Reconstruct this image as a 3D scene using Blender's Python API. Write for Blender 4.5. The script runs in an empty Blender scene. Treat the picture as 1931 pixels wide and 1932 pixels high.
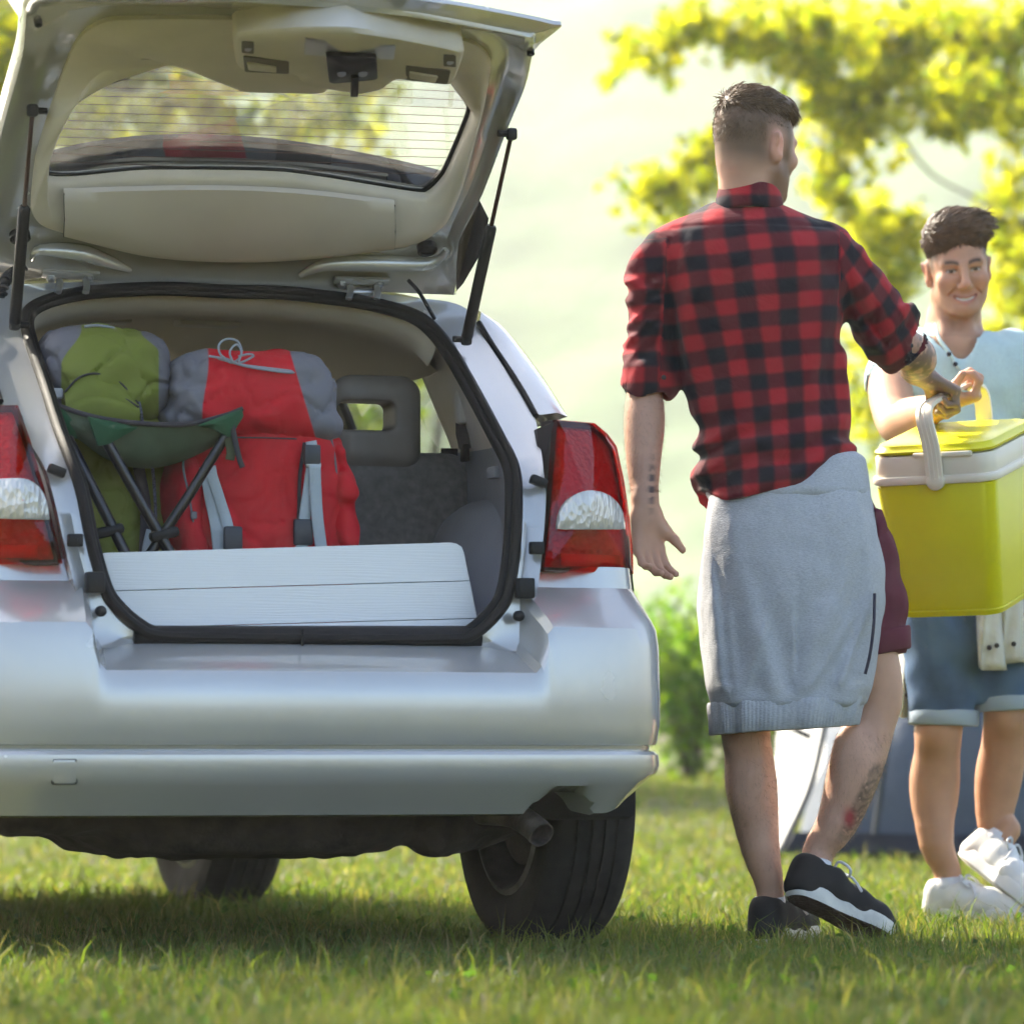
import bpy, bmesh, math, random
import numpy as np
from mathutils import Vector, Matrix

R = math.radians
S = bpy.context.scene
COL = S.collection

# ------------------------------------------------------------------ camera, sky, sun, exposure
CAM_Z = 0.41
FPX = 8500.0          # focal length in design pixels (picture 1931 wide)
YH = 1430.0           # horizon row in design pixels
cam_d = bpy.data.cameras.new('camera')
cam = bpy.data.objects.new('camera', cam_d)
COL.objects.link(cam)
cam.location = (0, 0, CAM_Z)
cam.rotation_euler = (R(90), 0, 0)
cam_d.sensor_fit = 'HORIZONTAL'
cam_d.sensor_width = 36.0
cam_d.lens = 36.0 * FPX / 1931.0
cam_d.shift_y = (YH - 966.0) / 1931.0
cam_d.clip_start = 0.05
cam_d.clip_end = 3000
cam_d.dof.use_dof = True
cam_d.dof.focus_distance = 9.65
cam_d.dof.aperture_fstop = 4.2
cam_d.dof.aperture_blades = 0
S.camera = cam

SUN_EL, SUN_AZ = 41.0, -45.0      # azimuth from +Y (view direction), negative = to the left
wd = bpy.data.worlds.new('World')
S.world = wd
wd.use_nodes = True
wn = wd.node_tree
wn.nodes.clear()
sky = wn.nodes.new('ShaderNodeTexSky')
sky.sky_type = 'NISHITA'
sky.sun_disc = False
sky.sun_elevation = R(SUN_EL)
sky.sun_rotation = R(SUN_AZ)
sky.air_density = 1.0
sky.dust_density = 3.0
sky.ozone_density = 1.0
bg = wn.nodes.new('ShaderNodeBackground')
bg.inputs['Strength'].default_value = 0.15
wo = wn.nodes.new('ShaderNodeOutputWorld')
wn.links.new(sky.outputs[0], bg.inputs['Color'])
wn.links.new(bg.outputs[0], wo.inputs['Surface'])

sun_d = bpy.data.lights.new('sun', 'SUN')
sun_d.energy = 5.0
sun_d.angle = R(0.53)
sun_d.color = (1.0, 0.93, 0.80)
sun = bpy.data.objects.new('sun', sun_d)
COL.objects.link(sun)
sv = Vector((math.sin(R(SUN_AZ)) * math.cos(R(SUN_EL)), math.cos(R(SUN_AZ)) * math.cos(R(SUN_EL)), math.sin(R(SUN_EL))))
sun.rotation_euler = sv.to_track_quat('Z', 'Y').to_euler()
sun.location = sv * 60

S.view_settings.view_transform = 'Standard'
S.view_settings.look = 'None'
S.view_settings.gamma = 1.0
S.view_settings.use_curve_mapping = False
S.view_settings.exposure = 1.58
S.view_settings.use_white_balance = True
S.view_settings.white_balance_temperature = 6700
S.view_settings.white_balance_tint = 10
S.render.engine = 'CYCLES'
S.cycles.use_denoising = True
try:
    S.cycles.denoiser = 'OPENIMAGEDENOISE'
except Exception:
    pass
S.cycles.use_adaptive_sampling = True
S.cycles.adaptive_threshold = .08
S.cycles.adaptive_min_samples = 20
S.cycles.max_bounces = 5
S.cycles.diffuse_bounces = 2
S.cycles.glossy_bounces = 3
S.cycles.transmission_bounces = 4
S.cycles.transparent_max_bounces = 10
S.cycles.volume_bounces = 0
S.cycles.caustics_reflective = False
S.cycles.caustics_refractive = False
S.cycles.sample_clamp_indirect = 8.0

rng = np.random.default_rng(7)
random.seed(7)

# ------------------------------------------------------------------ materials
MATS = {}
def mat(name, col=(.5, .5, .5), rough=.6, metal=0.0, spec=.5, coat=0.0, bump=None, mottle=None, sheen=0.0, sss=0.0,
        trans=0.0, ior=1.45, alpha=1.0, attr=None, rmottle=None):
    """principled material; mottle=(scale, amount) varies colour, bump=(scale, distance, detail)"""
    if name in MATS:
        return MATS[name]
    m = bpy.data.materials.new(name)
    m.use_nodes = True
    nt = m.node_tree
    b = nt.nodes['Principled BSDF']
    b.inputs['Base Color'].default_value = (*col, 1)
    b.inputs['Roughness'].default_value = rough
    b.inputs['Metallic'].default_value = metal
    b.inputs['Specular IOR Level'].default_value = spec
    b.inputs['IOR'].default_value = ior
    if coat:
        b.inputs['Coat Weight'].default_value = coat
        b.inputs['Coat Roughness'].default_value = .06
    if sheen:
        b.inputs['Sheen Weight'].default_value = sheen
        b.inputs['Sheen Roughness'].default_value = .5
    if sss:
        b.inputs['Subsurface Weight'].default_value = sss
        b.inputs['Subsurface Radius'].default_value = (.012, .005, .003)
        b.inputs['Subsurface Scale'].default_value = 1.0
    if trans:
        b.inputs['Transmission Weight'].default_value = trans
    if alpha < 1:
        b.inputs['Alpha'].default_value = alpha
    tc = nt.nodes.new('ShaderNodeTexCoord')
    src = None
    if attr:
        a = nt.nodes.new('ShaderNodeAttribute')
        a.attribute_name = attr
        src = a.outputs['Color']
        nt.links.new(src, b.inputs['Base Color'])
    if mottle:
        n = nt.nodes.new('ShaderNodeTexNoise')
        n.inputs['Scale'].default_value = mottle[0]
        n.inputs['Detail'].default_value = 5
        nt.links.new(tc.outputs['Object'], n.inputs['Vector'])
        mx = nt.nodes.new('ShaderNodeMix')
        mx.data_type = 'RGBA'
        mx.blend_type = 'MULTIPLY'
        mr = nt.nodes.new('ShaderNodeMapRange')
        mr.inputs['From Min'].default_value = .3
        mr.inputs['From Max'].default_value = .7
        mr.inputs['To Min'].default_value = 1 - mottle[1]
        mr.inputs['To Max'].default_value = 1 + mottle[1]
        nt.links.new(n.outputs['Fac'], mr.inputs['Value'])
        cc = nt.nodes.new('ShaderNodeCombineColor')
        for k in range(3):
            nt.links.new(mr.outputs['Result'], cc.inputs[k])
        mx.inputs['Factor'].default_value = 1
        if src is not None:
            nt.links.new(src, mx.inputs['A'])
        else:
            mx.inputs['A'].default_value = (*col, 1)
        nt.links.new(cc.outputs[0], mx.inputs['B'])
        nt.links.new(mx.outputs['Result'], b.inputs['Base Color'])
    if rmottle:
        n = nt.nodes.new('ShaderNodeTexNoise')
        n.inputs['Scale'].default_value = rmottle[0]
        n.inputs['Detail'].default_value = 4
        nt.links.new(tc.outputs['Object'], n.inputs['Vector'])
        mr = nt.nodes.new('ShaderNodeMapRange')
        mr.inputs['To Min'].default_value = rough - rmottle[1]
        mr.inputs['To Max'].default_value = rough + rmottle[1]
        nt.links.new(n.outputs['Fac'], mr.inputs['Value'])
        nt.links.new(mr.outputs['Result'], b.inputs['Roughness'])
    if bump and len(bump) > 3:          # creased cloth: ridged noise under the fine grain
        n = nt.nodes.new('ShaderNodeTexNoise')
        n.noise_type = 'RIDGED_MULTIFRACTAL'
        n.inputs['Scale'].default_value = bump[3]
        n.inputs['Detail'].default_value = 3
        n.inputs['Distortion'].default_value = .6
        nt.links.new(tc.outputs['Object'], n.inputs['Vector'])
        bp0 = nt.nodes.new('ShaderNodeBump')
        bp0.inputs['Distance'].default_value = bump[4]
        nt.links.new(n.outputs['Fac'], bp0.inputs['Height'])
    if bump:
        n = nt.nodes.new('ShaderNodeTexNoise')
        n.inputs['Scale'].default_value = bump[0]
        n.inputs['Detail'].default_value = bump[2] if len(bump) > 2 else 3
        nt.links.new(tc.outputs['Object'], n.inputs['Vector'])
        bp = nt.nodes.new('ShaderNodeBump')
        bp.inputs['Distance'].default_value = bump[1]
        bp.inputs['Strength'].default_value = 1.0
        nt.links.new(n.outputs['Fac'], bp.inputs['Height'])
        if len(bump) > 3:
            nt.links.new(bp0.outputs[0], bp.inputs['Normal'])
        nt.links.new(bp.outputs[0], b.inputs['Normal'])
    MATS[name] = m
    return m

def nodes_of(m):
    return m.node_tree, m.node_tree.nodes['Principled BSDF']

# ------------------------------------------------------------------ mesh helpers
def mk(name, V, F, material=None, parent=None, smooth=True, mats=None, fm=None, attrs=None, sharp=None):
    me = bpy.data.meshes.new(name)
    V = np.asarray(V, dtype=np.float32).reshape(-1, 3)
    if isinstance(F, np.ndarray):
        n = F.shape[1]
        me.vertices.add(len(V))
        me.vertices.foreach_set('co', V.ravel())
        me.loops.add(F.size)
        me.loops.foreach_set('vertex_index', F.astype(np.int32).ravel())
        me.polygons.add(len(F))
        me.polygons.foreach_set('loop_start', np.arange(0, F.size, n, dtype=np.int32))
        me.update(calc_edges=True)
        me.validate()
    else:
        me.from_pydata(V.tolist(), [], [list(map(int, f)) for f in F])
        me.update()
    for m in (mats or ([material] if material else [])):
        me.materials.append(m)
    if fm is not None:
        me.polygons.foreach_set('material_index', np.asarray(fm, dtype=np.int32))
    if smooth:
        me.polygons.foreach_set('use_smooth', np.ones(len(me.polygons), dtype=bool))
        if sharp:
            me.set_sharp_from_angle(angle=R(sharp))
    if attrs:
        for k, a in attrs.items():
            a = np.asarray(a, dtype=np.float32)
            if a.ndim == 1:
                at = me.attributes.new(k, 'FLOAT', 'POINT')
                at.data.foreach_set('value', a)
            elif a.shape[1] == 4:
                at = me.attributes.new(k, 'FLOAT_COLOR', 'POINT')
                at.data.foreach_set('color', a.ravel())
            else:
                at = me.attributes.new(k, 'FLOAT_VECTOR', 'POINT')
                at.data.foreach_set('vector', a.ravel())
    o = bpy.data.objects.new(name, me)
    COL.objects.link(o)
    if parent is not None:
        o.parent = parent
    return o

def fix_normals(o):
    bm = bmesh.new()
    bm.from_mesh(o.data)
    bmesh.ops.recalc_face_normals(bm, faces=bm.faces)
    bm.to_mesh(o.data)
    bm.free()
    return o

def thing(name, label, cat, loc=(0, 0, 0), rz=0.0, group=None):
    o = bpy.data.objects.new(name, None)
    COL.objects.link(o)
    o.empty_display_size = .1
    o.location = loc
    o.rotation_euler = (0, 0, rz)
    o['label'] = label
    o['category'] = cat
    if group:
        o['group'] = group
    return o

def tag(o, label=None, cat=None, group=None, kind=None):
    if label: o['label'] = label
    if cat: o['category'] = cat
    if group: o['group'] = group
    if kind: o['kind'] = kind
    return o

class MB:
    """collects pieces of ONE part"""
    def __init__(s):
        s.V = []
        s.F = []
        s.n = 0
        s.fm = []
    def add(s, V, F, m=0):
        V = np.asarray(V, float).reshape(-1, 3)
        s.V.append(V)
        for f in F:
            s.F.append([int(i) + s.n for i in f])
            s.fm.append(m)
        s.n += len(V)
        return s
    def build(s, name, material=None, parent=None, smooth=True, mats=None, sharp=40):
        o = mk(name, np.concatenate(s.V), s.F, material, parent, smooth, mats, s.fm if mats else None, sharp=sharp)
        return fix_normals(o)

def loft(rows, cu=False, cv=False):
    """grid from rows of equal length -> V, F ; cu closes around a row, cv closes last row to first"""
    rows = [np.asarray(r, float) for r in rows]
    n = len(rows[0])
    V = np.concatenate(rows)
    F = []
    m = len(rows)
    for j in range(m if cv else m - 1):
        a, b = j * n, ((j + 1) % m) * n
        for i in range(n if cu else n - 1):
            k = (i + 1) % n
            F.append([a + i, a + k, b + k, b + i])
    return V, F

def resample(p, n, closed=False):
    p = np.asarray(p, float)
    if closed:
        p = np.vstack([p, p[:1]])
    d = np.r_[0, np.cumsum(np.linalg.norm(np.diff(p, axis=0), axis=1))]
    t = np.linspace(0, d[-1], n, endpoint=not closed)
    return np.stack([np.interp(t, d, p[:, k]) for k in range(p.shape[1])], 1)

def spline(p, n, closed=False, sub=10):
    """Catmull-Rom through p, resampled to n points"""
    p = np.asarray(p, float)
    N = len(p)
    if closed:
        q = np.vstack([p[-1:], p, p[:2]])
        segs = N
    else:
        q = np.vstack([2 * p[0] - p[1], p, 2 * p[-1] - p[-2]])
        segs = N - 1
    out = []
    t = np.linspace(0, 1, sub, endpoint=False)[:, None]
    for i in range(segs):
        a, b, c, d = q[i], q[i + 1], q[i + 2], q[i + 3]
        out.append(.5 * (2 * b + (c - a) * t + (2 * a - 5 * b + 4 * c - d) * t ** 2 + (3 * b - a - 3 * c + d) * t ** 3))
    out = np.vstack(out)
    if not closed:
        out = np.vstack([out, p[-1:]])
    return resample(out, n, closed)

def frames(p, closed=False, up=None):
    p = np.asarray(p, float)
    if closed:
        t = np.roll(p, -1, 0) - np.roll(p, 1, 0)
    else:
        t = np.gradient(p, axis=0)
    t /= np.linalg.norm(t, axis=1, keepdims=True) + 1e-12
    u = np.array(up if up is not None else ((0, 0, 1) if abs(t[0, 2]) < .9 else (1, 0, 0)), float)
    A, B = [], []
    for i in range(len(p)):
        b = np.cross(t[i], u)
        b /= np.linalg.norm(b) + 1e-12
        a = np.cross(b, t[i])
        A.append(a)
        B.append(b)
        if up is None:
            u = a
    return t, np.array(A), np.array(B)

def tube(p, r, n=10, closed=False, caps=True, r2=None, up=None, shape=None):
    """swept tube; r radius (scalar or per point), r2 second radius (flat bands), up fixes the roll"""
    p = np.asarray(p, float)
    r = np.broadcast_to(np.asarray(r, float), (len(p),))
    r2_ = r if r2 is None else np.broadcast_to(np.asarray(r2, float), (len(p),))
    _, A, B = frames(p, closed, up)
    a = np.linspace(0, 2 * np.pi, n, endpoint=False)
    ca, sa = np.cos(a), np.sin(a)
    if shape == 'band':
        ca, sa = np.sign(ca) * np.abs(ca) ** .35, np.sign(sa) * np.abs(sa) ** .35
    rows = [p[i] + np.outer(ca * r[i], A[i]) + np.outer(sa * r2_[i], B[i]) for i in range(len(p))]
    V, F = loft(rows, cu=True, cv=closed)
    if caps and not closed:
        F = F + [list(range(n)), list(range(len(V) - n, len(V)))]
    return V, F

def rbox(c, size, rad=.01, seg=3, rot=None, taper=None):
    """rounded box -> V, F ; taper scales the bottom in x,y"""
    bm = bmesh.new()
    bmesh.ops.create_cube(bm, size=1)
    for v in bm.verts:
        v.co = Vector((v.co.x * size[0], v.co.y * size[1], v.co.z * size[2]))
        if taper and v.co.z < 0:
            v.co.x *= taper
            v.co.y *= taper
    if rad > 0:
        bmesh.ops.bevel(bm, geom=bm.edges[:] + bm.verts[:], offset=rad, segments=seg, affect='EDGES', profile=.5)
    M = Matrix.Identity(3)
    if rot is not None:
        from mathutils import Euler
        M = Euler(rot).to_matrix()
    bm.verts.ensure_lookup_table()
    V = np.array([list(M @ v.co + Vector(c)) for v in bm.verts])
    idx = {v: i for i, v in enumerate(bm.verts)}
    F = [[idx[v] for v in f.verts] for f in bm.faces]
    bm.free()
    return V, F

def prism(poly, a, b):
    """polygon rows a(poly)->3D and b(poly)->3D joined as a slab (both Nx3 closed loops), convex-ish caps by fan of ngons"""
    A, B = np.asarray(a, float), np.asarray(b, float)
    n = len(A)
    V = np.vstack([A, B])
    F = [list(range(n))[::-1], list(range(n, 2 * n))]
    for i in range(n):
        k = (i + 1) % n
        F.append([i, k, n + k, n + i])
    return V, F

def disc_rows(c, ax, radii, offs, n=32):
    """surface of revolution about axis ax through c : rows for loft"""
    ax = np.asarray(ax, float) / np.linalg.norm(ax)
    u = np.cross(ax, (0, 0, 1) if abs(ax[2]) < .9 else (1, 0, 0))
    u /= np.linalg.norm(u)
    v = np.cross(ax, u)
    a = np.linspace(0, 2 * np.pi, n, endpoint=False)
    ring = np.outer(np.cos(a), u) + np.outer(np.sin(a), v)
    return [np.asarray(c) + ring * r + ax * o for r, o in zip(radii, offs)]

def revolve(c, ax, radii, offs, n=32, cap0=True, cap1=True):
    V, F = loft(disc_rows(c, ax, radii, offs, n), cu=True)
    if cap0: F = F + [list(range(n))]
    if cap1: F = F + [list(range(len(V) - n, len(V)))]
    return V, F

# ------------------------------------------------------------------ signed distance fields -> one continuous skin
class SDF:
    def __init__(s):
        s.ops = []
    def _add(s, fn, lo, hi, k, mode):
        s.ops.append((fn, np.asarray(lo, float), np.asarray(hi, float), k, mode))
        return s
    def cone(s, a, b, ra, rb, k=.02, mode='u', flat=None):
        """flat=(axis vector, factor): squash along that axis (factor>1 = thinner)"""
        a, b = np.asarray(a, float), np.asarray(b, float)
        ab = b - a
        L = max(ab @ ab, 1e-9)
        if flat is not None:
            ax = np.asarray(flat[0], float)
            ax /= np.linalg.norm(ax)
            fac = flat[1]
        def fn(x, y, z):
            px, py, pz = x - a[0], y - a[1], z - a[2]
            h = np.clip((px * ab[0] + py * ab[1] + pz * ab[2]) / L, 0, 1)
            qx, qy, qz = px - h * ab[0], py - h * ab[1], pz - h * ab[2]
            rr = ra + (rb - ra) * h
            if flat is None:
                return np.sqrt(qx * qx + qy * qy + qz * qz) - rr
            q = qx * ax[0] + qy * ax[1] + qz * ax[2]
            q2 = (fac * fac - 1) * q * q
            return (np.sqrt(qx * qx + qy * qy + qz * qz + q2) - rr) / (1 + (fac - 1) * .5)
        m = max(ra, rb)
        return s._add(fn, np.minimum(a, b) - m, np.maximum(a, b) + m, k, mode)
    def chain(s, pts, rad, k=.02, mode='u', sub=3):
        """one smooth limb through all the points"""
        P = np.column_stack([np.asarray(pts, float), np.asarray(rad, float)])
        N = len(P)
        q = np.vstack([2 * P[0] - P[1], P, 2 * P[-1] - P[-2]])
        out = []
        for i in range(N - 1):
            a, b, c, d = q[i], q[i + 1], q[i + 2], q[i + 3]
            for f in np.arange(sub) / sub:
                out.append(.5 * (2 * b + (c - a) * f + (2 * a - 5 * b + 4 * c - d) * f * f + (3 * b - a - 3 * c + d) * f ** 3))
        out = np.array(out + [P[-1]])
        def fn(a, b, x, y, z):
            ab = b[:3] - a[:3]
            L = max(ab @ ab, 1e-9)
            px, py, pz = x - a[0], y - a[1], z - a[2]
            h = np.clip((px * ab[0] + py * ab[1] + pz * ab[2]) / L, 0, 1)
            qx, qy, qz = px - h * ab[0], py - h * ab[1], pz - h * ab[2]
            return np.sqrt(qx * qx + qy * qy + qz * qz) - (a[3] + (b[3] - a[3]) * h)
        fn.segs = [(a, b, np.minimum(a[:3], b[:3]) - max(a[3], b[3]), np.maximum(a[:3], b[:3]) + max(a[3], b[3])) for a, b in zip(out[:-1], out[1:])]
        m = out[:, 3].max()
        return s._add(fn, out[:, :3].min(0) - m, out[:, :3].max(0) + m, k, mode)
    def ell(s, c, r, k=.02, mode='u', rot=None):
        c, r = np.asarray(c, float), np.asarray(r, float)
        M = np.eye(3) if rot is None else np.array(rot)
        def fn(x, y, z):
            p = np.stack([x - c[0], y - c[1], z - c[2]], -1) @ M
            k0 = np.linalg.norm(p / r, axis=-1)
            k1 = np.linalg.norm(p / (r * r), axis=-1) + 1e-9
            return k0 * (k0 - 1) / k1
        m = r.max() if rot is not None else r
        return s._add(fn, c - m, c + m, k, mode)
    def box(s, c, half, rad=.01, k=.01, mode='u', rot=None):
        c, half = np.asarray(c, float), np.asarray(half, float)
        M = np.eye(3) if rot is None else np.array(rot)
        def fn(x, y, z):
            p = np.stack([x - c[0], y - c[1], z - c[2]], -1) @ M
            q = np.abs(p) - (half - rad)
            return np.linalg.norm(np.maximum(q, 0), axis=-1) + np.minimum(q.max(-1), 0) - rad
        m = np.linalg.norm(half) if rot is not None else half
        return s._add(fn, c - m, c + m, k, mode)
    def zloft(s, zs, cx, cy, rx, ry, k=.02, mode='u', p=2.0, round_=.01):
        """stack of (super)ellipses along z"""
        zs = np.asarray(zs, float)
        o = np.argsort(zs)
        zs = zs[o]
        cx, cy, rx, ry = [np.broadcast_to(np.asarray(q, float), zs.shape)[o] for q in (cx, cy, rx, ry)]
        fine = np.linspace(zs[0], zs[-1], 80)
        def sm(q):
            f = np.interp(fine, zs, q)
            ff = np.pad(f, 3, mode='edge')
            return np.convolve(ff, np.ones(7) / 7, 'valid')
        scx, scy, srx, sry = sm(cx), sm(cy), sm(rx), sm(ry)
        def fn(x, y, z):
            a, b = np.interp(z, fine, srx), np.interp(z, fine, sry)
            u = np.abs((x - np.interp(z, fine, scx)) / a)
            v = np.abs((y - np.interp(z, fine, scy)) / b)
            q = (u ** p + v ** p) ** (1 / p)
            d = (q - 1) * np.minimum(a, b) * (1 + .35 * np.clip(np.maximum(a, b) / np.minimum(a, b) - 1, 0, 1) * (u > v))
            e = np.maximum(z - zs[-1], zs[0] - z)
            return np.where((d > -round_) & (e > -round_), np.sqrt(np.maximum(d + round_, 0) ** 2 + np.maximum(e + round_, 0) ** 2) - round_, np.maximum(d, e))
        lo = (np.min(cx - rx), np.min(cy - ry), zs[0])
        hi = (np.max(cx + rx), np.max(cy + ry), zs[-1])
        return s._add(fn, lo, hi, k, mode)
    def disp(s, fn, lo, hi):
        return s._add(fn, lo, hi, 0, 'd')
    def mesh(s, h, lo=None, hi=None):
        if lo is None:
            lo = np.min([o[1] for o in s.ops if o[4] == 'u'], 0) - .02
            hi = np.max([o[2] for o in s.ops if o[4] == 'u'], 0) + .02
        lo, hi = np.asarray(lo, float), np.asarray(hi, float)
        n = np.ceil((hi - lo) / h).astype(int) + 1
        ax = [lo[i] + h * np.arange(n[i]) for i in range(3)]
        F = np.full(n, .06, np.float32)
        for fn, l, g, k, mode in s.ops:
            mg = max(k, 0) + 3 * h + .004
            i0 = np.clip(np.floor((l - mg - lo) / h).astype(int), 0, n)
            i1 = np.clip(np.ceil((g + mg - lo) / h).astype(int) + 1, 0, n)
            if np.any(i1 <= i0):
                continue
            sl = tuple(slice(i0[q], i1[q]) for q in range(3))
            X, Y, Z = np.meshgrid(ax[0][sl[0]], ax[1][sl[1]], ax[2][sl[2]], indexing='ij')
            f = F[sl]
            if mode == 'd':
                near = np.abs(f) < .02
                if near.any():
                    w = fn(X[near], Y[near], Z[near])
                    f[near] += w.astype(np.float32)
                continue
            if hasattr(fn, 'segs'):
                d = np.full(f.shape, .08, np.float32)
                o0 = i0
                for a_, b_, l_, g_ in fn.segs:
                    j0 = np.clip(np.floor((l_ - mg - lo) / h).astype(int), i0, i1) - o0
                    j1 = np.clip(np.ceil((g_ + mg - lo) / h).astype(int) + 1, i0, i1) - o0
                    if np.any(j1 <= j0):
                        continue
                    ss = tuple(slice(j0[q], j1[q]) for q in range(3))
                    d[ss] = np.minimum(d[ss], fn(a_, b_, X[ss], Y[ss], Z[ss]))
            else:
                d = fn(X, Y, Z).astype(np.float32)
            if mode == 'u':
                if k > 0:
                    hh = np.clip(.5 + .5 * (f - d) / k, 0, 1)
                    F[sl] = f + (d - f) * hh - k * hh * (1 - hh)
                else:
                    F[sl] = np.minimum(f, d)
            elif mode == 's':
                if k > 0:
                    hh = np.clip(.5 - .5 * (f + d) / k, 0, 1)
                    F[sl] = f + (-d - f) * hh + k * hh * (1 - hh)
                else:
                    F[sl] = np.maximum(f, -d)
        return surface_nets(F, lo, h)

def surface_nets(F, lo, h):
    s = F < 0
    c = [s[i:s.shape[0] - 1 + i, j:s.shape[1] - 1 + j, k:s.shape[2] - 1 + k] for i in (0, 1) for j in (0, 1) for k in (0, 1)]
    cnt = np.zeros(c[0].shape, np.int8)
    for q in c:
        cnt += q
    act = (cnt > 0) & (cnt < 8)
    I, J, K = np.nonzero(act)
    idx = np.full(act.shape, -1, np.int32)
    idx[I, J, K] = np.arange(len(I))
    off = [(i, j, k) for i in (0, 1) for j in (0, 1) for k in (0, 1)]
    val = [F[I + i, J + j, K + k] for i, j, k in off]
    acc = np.zeros((len(I), 3))
    w = np.zeros(len(I))
    for a in range(8):
        for b in range(a + 1, 8):
            d = np.subtract(off[b], off[a])
            if np.abs(d).sum() != 1:
                continue
            m = (val[a] < 0) != (val[b] < 0)
            t = np.where(m, val[a] / np.where(m, val[a] - val[b], 1), 0)
            p = np.array(off[a])[None] + t[:, None] * d[None]
            acc += p * m[:, None]
            w += m
    V = (acc / w[:, None] + np.stack([I, J, K], 1)) * h + lo
    Q = []
    for axn in range(3):
        sl0 = [slice(1, -1)] * 3
        sl1 = [slice(1, -1)] * 3
        sl0[axn] = slice(0, -1)
        sl1[axn] = slice(1, None)
        a, b = s[tuple(sl0)], s[tuple(sl1)]
        e = np.argwhere(a != b)
        if len(e) == 0:
            continue
        inside = a[tuple(e.T)]
        base = e.copy()
        for q in range(3):
            if q != axn:
                base[:, q] += 1
        u, v = [(1, 2), (2, 0), (0, 1)][axn]
        def cell(du, dv):
            g = base.copy()
            g[:, u] -= du
            g[:, v] -= dv
            return idx[g[:, 0], g[:, 1], g[:, 2]]
        q4 = np.stack([cell(1, 1), cell(0, 1), cell(0, 0), cell(1, 0)], 1)
        q4[~inside] = q4[~inside][:, ::-1]
        Q.append(q4)
    Q = np.concatenate(Q)
    Q = Q[(Q >= 0).all(1)]
    return V, Q

def noise3(p, seed=0, octaves=2):
    """cheap smooth pseudo-noise (sum of rotated sines), about -1..1"""
    r = np.random.default_rng(seed)
    out = 0
    amp = 1.0
    tot = 0
    fr = 1.0
    for o in range(octaves):
        for _ in range(4):
            d = r.normal(size=3)
            d /= np.linalg.norm(d)
            out = out + amp * np.sin(fr * 2 * np.pi * (p[0] * d[0] + p[1] * d[1] + p[2] * d[2]) + r.uniform(0, 6.28) + 1.3 * np.sin(fr * 4.1 * (p[0] * d[1] + p[1] * d[2] + p[2] * d[0]) + r.uniform(0, 6.28)))
        tot += amp * 2.2
        amp *= .5
        fr *= 2.1
    return out / tot

def sstep(x, a, b):
    t = np.clip((np.asarray(x, float) - a) / (b - a), 0, 1)
    return t * t * (3 - 2 * t)

def W(px, py, d):
    """design pixel at depth d (metres along the view axis) -> world point"""
    return np.array([(px - 966.0) / FPX * d, d, CAM_Z + (YH - py) / FPX * d])
# ------------------------------------------------------------------ ground, grass, hills, haze
def ground_z(x, y):
    x, y = np.asarray(x, float), np.asarray(y, float)
    z = .27 * sstep(y, 14, 25) + .9 * sstep(y, 34, 80)
    z = z + .012 * np.sin(x * 1.3 + .4) * np.sin(y * .9) * sstep(y, 11, 14) + .0
    return z
def col_attr_mat(name, rough=.6, transl=.0, spec=.3, gain=1.0, tint=(1.75, 1.75, .36)):
    m = bpy.data.materials.new(name)
    m.use_nodes = True
    nt = m.node_tree
    b = nt.nodes['Principled BSDF']
    a = nt.nodes.new('ShaderNodeAttribute'); a.attribute_name = 'col'
    nt.links.new(a.outputs['Color'], b.inputs['Base Color'])
    b.inputs['Roughness'].default_value = rough
    b.inputs['Specular IOR Level'].default_value = spec
    if transl:
        out = nt.nodes['Material Output']
        tl = nt.nodes.new('ShaderNodeBsdfTranslucent')
        hs = nt.nodes.new('ShaderNodeMix'); hs.data_type = 'RGBA'; hs.blend_type = 'MULTIPLY'
        hs.inputs['Factor'].default_value = 1
        hs.inputs['B'].default_value = (tint[0] * gain, tint[1] * gain, tint[2] * gain, 1)
        nt.links.new(a.outputs['Color'], hs.inputs['A'])
        nt.links.new(hs.outputs['Result'], tl.inputs['Color'])
        mx = nt.nodes.new('ShaderNodeMixShader')
        mx.inputs[0].default_value = transl
        nt.links.new(b.outputs[0], mx.inputs[1])
        nt.links.new(tl.outputs[0], mx.inputs[2])
        nt.links.new(mx.outputs[0], out.inputs['Surface'])
    return m
# ground sheet
gx = np.concatenate([[-700, -420, -200, -80, -30, -14], np.linspace(-8, 8, 33), [14, 30, 80, 200, 420, 700]])
gy = np.concatenate([[-260, -120, -50, -20, -8], np.linspace(0, 40, 61), [46, 54, 62, 70, 80, 110, 200, 420, 700]])
GX, GY = np.meshgrid(gx, gy, indexing='ij')
V = np.stack([GX.ravel(), GY.ravel(), ground_z(GX.ravel(), GY.ravel())], 1)
ny = len(gy)
I, J = np.meshgrid(np.arange(len(gx) - 1), np.arange(ny - 1), indexing='ij')
b0 = (I * ny + J).ravel()
F = np.stack([b0, b0 + ny, b0 + ny + 1, b0 + 1], 1)
M_ground = mat('meadow_soil', (.075, .095, .028), .95)
nt, b_ = nodes_of(M_ground)
tc = nt.nodes.new('ShaderNodeTexCoord')
n1 = nt.nodes.new('ShaderNodeTexNoise'); n1.inputs['Scale'].default_value = 2.2; n1.inputs['Detail'].default_value = 8
n2 = nt.nodes.new('ShaderNodeTexNoise'); n2.inputs['Scale'].default_value = 60; n2.inputs['Detail'].default_value = 6
rp = nt.nodes.new('ShaderNodeValToRGB')
rp.color_ramp.elements[0].position = .34; rp.color_ramp.elements[0].color = (.055, .038, .018, 1)
rp.color_ramp.elements[1].position = .66; rp.color_ramp.elements[1].color = (.105, .150, .030, 1)
e_ = rp.color_ramp.elements.new(.5); e_.color = (.085, .085, .028, 1)
mxf = nt.nodes.new('ShaderNodeMath'); mxf.operation = 'MULTIPLY_ADD'; mxf.inputs[1].default_value = .5
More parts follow.
